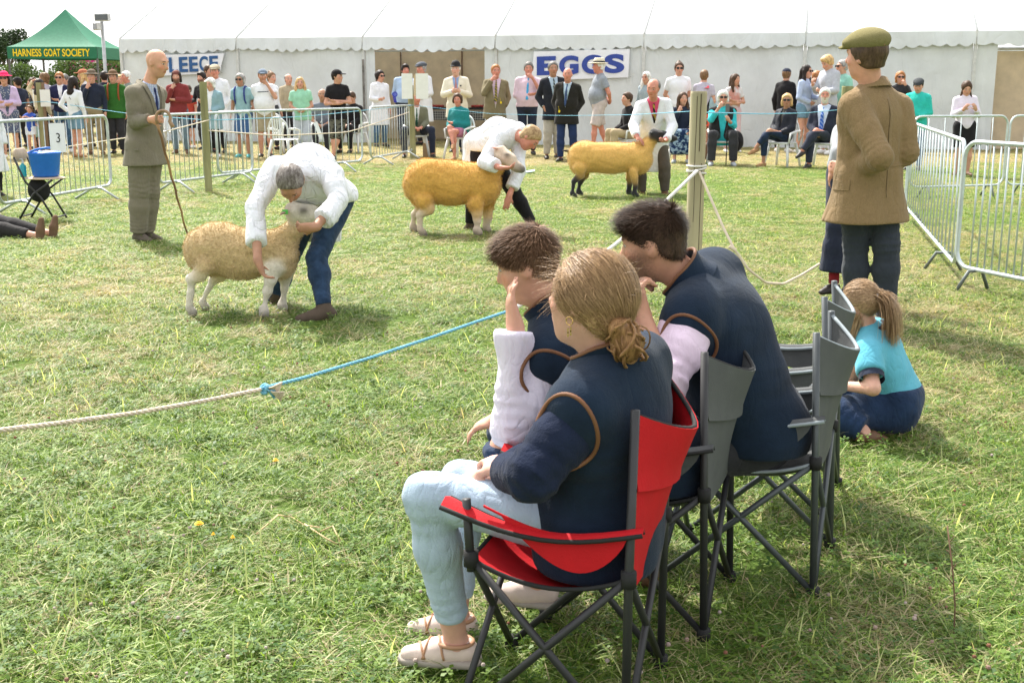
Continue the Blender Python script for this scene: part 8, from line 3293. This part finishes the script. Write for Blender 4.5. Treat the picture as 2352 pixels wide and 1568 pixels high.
s_.clip(h(0, 0, -.055), -f.Fh[2])
hb = s_.build('hair', HB, e, hl=(f.H, f.Fh, f.k))
Fh = f.Fh
Q, Nn, loc = surf_points(s_, 14000, f, lambda l: l[:, 2] > -.2, 3)
crown = h(0, -.07, .12)


def comb_from(c, fh):
    def fn(P, t):
        g_ = P - c
        g_ /= np.linalg.norm(g_, axis=1, keepdims=True) + 1e-9
        return g_ * .8 + fh[1] * .15 - UPZ * .25
    return fn


ln_ = .007 + .022 * np.clip((loc[:, 2] - .0) / .07, 0, 1)
strands('hair_strands', Q, Nn * .55 + comb_from(crown, Fh)(Q, 0) * 1.1, ln_, HB, hb, f, width=.0009, seg=5, curl=.012, seed=2)

# ---- young man with beard
gM = V(.70, 3.42, 0)
e = person_at(gM, 'bearded young man in pink shirt and navy gilet leaning forward in the grey chair')
f = jfig(gM, W(1742, 985, 3.42), W(1606, 672, 3.38), W(1500, 560, 3.36), (-.96, .26, 0), (-.93, .34, 0), (-.93, .36, -.10), .89,
         [[W(1530, 872, 3.10), W(1474, 722, 3.22), V(-.15, .1, .95), V(.9, .3, 0), 1.2], [W(1520, 860, 3.62), W(1466, 712, 3.42), V(-.1, -.1, .9), V(.9, -.2, 0), 1.3]],
         [[W(1460, 1050, 3.28), W(1470, 1290, 3.30), V(-.9, .2, 0)], [W(1460, 1010, 3.62), W(1470, 1240, 3.66), V(-.9, .2, 0)]], w=1.14, shw=.172, belly=.03, hup=V(-.22, .0, 1))
body(f, e, skin_mat('young man', (.52, .27, .18), ((.03, .018, .012), .62)), .0092)
_, us = top(f, e, PINKOX, name='shirt', o=.014, hem=.05, vox=.0095, armo=.024, wob=(.010, 22), seed=31, collar=False, sleeve=1.12, cufr=.012, keep=True)
_, gs = gilet(f, e, seed=9, hem=.045, vox=.0098, wob=(.010, 12), o=.040, under=us)
bottom(f, e, cl('soft black', None), 'trousers', o=.02, vox=.0105)
shoes(f, e, LEATHER_B)
HM = hair_mat('near black', (.030, .018, .012), (.12, .070, .045), rough=.5)
s_ = Solid(.0065, .02)
h = f.hpt
s_.ell(h(0, -.016, .034), V(.082, .102, .098) * f.k, f.Fh)
s_.ell(h(0, .03, .082), V(.068, .080, .042) * f.k, f.Fh)
s_.ell(h(0, -.055, -.03), V(.066, .046, .058) * f.k, f.Fh)
s_.clip(h(0, .055, 0), f.Fh[1] * .8 - f.Fh[2] * .6)
s_.clip(h(0, .006, -.0), nrm(f.Fh[1] * .55 - f.Fh[2] * .8))
s_.clip(h(0, 0, -.075), -f.Fh[2])
hb = s_.build('hair', HM, e, hl=(f.H, f.Fh, f.k))
Fh = f.Fh
Q, Nn, loc = surf_points(s_, 15000, f, lambda l: l[:, 2] > -.2, 3)
ln_ = .005 + .020 * np.clip((loc[:, 2] - .02) / .06, 0, 1)
strands('hair_strands', Q, Nn * .55 + comb_from(h(0, -.08, .10), Fh)(Q, 0) * 1.1 + Fh[2] * .15, ln_, HM, hb, f, width=.0008, seg=4, curl=.012, seed=2)
MB().box(W(1680, 922, 3.12) - gM, (.012, .002, .045), frame((-.3, -1, 0)) @ np.eye(3)).build('care_label', WHITE, e)

# ---- little girl in turquoise sitting on the grass
gK = V(*W(2030, 980, 4.95)[:2], 0)
YK = 4.95
e = person_at(gK, 'little girl with a ponytail in turquoise polo shirt and jeans sitting on the grass')
f = jfig(gK, W(2062, 930, YK), W(2003, 778, YK), W(1972, 694, YK), (-.9, .35, 0), (-.88, .40, 0), (-.80, .58, -.1), .70,
         [[W(2005, 892, YK - .24), W(1925, 885, YK - .08), V(-1, .3, 0), V(0, 0, -1), .5], [W(1950, 880, YK + .2), W(1900, 885, YK + .15), V(-1, .1, 0), V(0, 0, -1), .4]],
         [[W(1905, 948, YK - .12), W(1985, 985, YK - .20), V(.9, .3, 0), nrm(V(0, -.3, -1))], [W(1890, 925, YK + .30), W(1950, 965, YK + .15), V(.9, .2, 0), nrm(V(0, 0, -1))]], w=1.22, shw=.15, hup=V(-.1, 0, 1))
f.P[2] = .135
for lg_ in f.legs:
    lg_[0][2] = max(lg_[0][2], .07)
    lg_[0][2] = min(lg_[0][2], .12)
    lg_[1][2] = .055
body(f, e, skin_mat('child', (.60, .34, .25)), .0095)
TURQ = cl('turquoise polo', (.11, .40, .52), var=.05, fold=.8, foldscale=7, bump=.3, bscale=240)
_, ts = top(f, e, TURQ, name='polo_shirt', o=.020, hem=.075, vox=.0092, armo=.020, sleeve='short', wob=(.007, 22), seed=17, collar=True, keep=True)
bottom(f, e, cl('navy denim', (.014, .03, .07), var=.3, fold=.7), 'trousers', o=.034, vox=.0095, waist=.10)
sh_, el_ = f.sh[0], f.arms[0][0]
cu_ = sh_ + (el_ - sh_) * .60
MB().tube([cu_, cu_ + nrm(el_ - sh_) * .028], .053, 16, cap=False).build('sleeve_band', NAVY, e, smooth=True)
MB().tube([f.C + UPZ * .045 + (f.Fs[0] * math.cos(a) * .055 + f.Fs[1] * math.sin(a) * .055) for a in np.linspace(0, 6.28, 18, endpoint=False)], .014, 8, closed=True).build('collar', NAVY, e, smooth=True)
shoes(f, e, LEATHER_B, size=.95)
HK = hair_mat('child fair brown', (.32, .19, .10), (.62, .42, .24), rough=.42)
s_ = Solid(.0075, .02)
h = f.hpt
kk = f.k * 1.12
s_.ell(h(0, -.016, .034), V(.092, .11, .105) * f.k, f.Fh)
s_.ell(h(0, -.06, -.03), V(.070, .05, .06) * f.k, f.Fh)
s_.clip(h(0, .05, 0), f.Fh[1] * .85 - f.Fh[2] * .5)
s_.clip(h(0, .012, -.01), nrm(f.Fh[1] * .6 - f.Fh[2] * .8))
s_.clip(h(0, 0, -.1), -f.Fh[2])
hb = s_.build('hair', HK, e, hl=(f.H, f.Fh, f.k))
Fh = f.Fh
tail = h(0, -.125, .045)
pf = comb_to(tail)
Q, Nn, loc = surf_points(s_, 6000, f, lambda l: l[:, 0] > -9, 3)
strands('hair_strands', Q + Nn * .001, pf(Q, 0) + Nn * .1, .06, HK, hb, f, width=.0012, seg=5, curl=.015, seed=4, push=pf)
rg = np.random.default_rng(4)
Q = tail + rg.normal(size=(1500, 3)) * .010
strands('ponytail', Q, -Fh[1] * 1.0 + Fh[2] * .2 + rg.normal(size=Q.shape) * .25, .21, HK, hb, f, width=.0013, seg=9, curl=.02, grav=4.5, seed=5)
Q = h(.05, -.01, -.07) + rg.normal(size=(500, 3)) * .012
strands('loose_lock', Q, -Fh[2] + Fh[1] * .4 + rg.normal(size=Q.shape) * .1, .26, HK, hb, f, width=.0013, seg=8, curl=.02, grav=.6, seed=6)
MB().tube([tail + (Fh[0] * math.cos(a) + Fh[2] * math.sin(a)) * .016 for a in np.linspace(0, 6.28, 14, endpoint=False)], .005, 6, closed=True).build('hair_band', WHITE, hb, smooth=True)
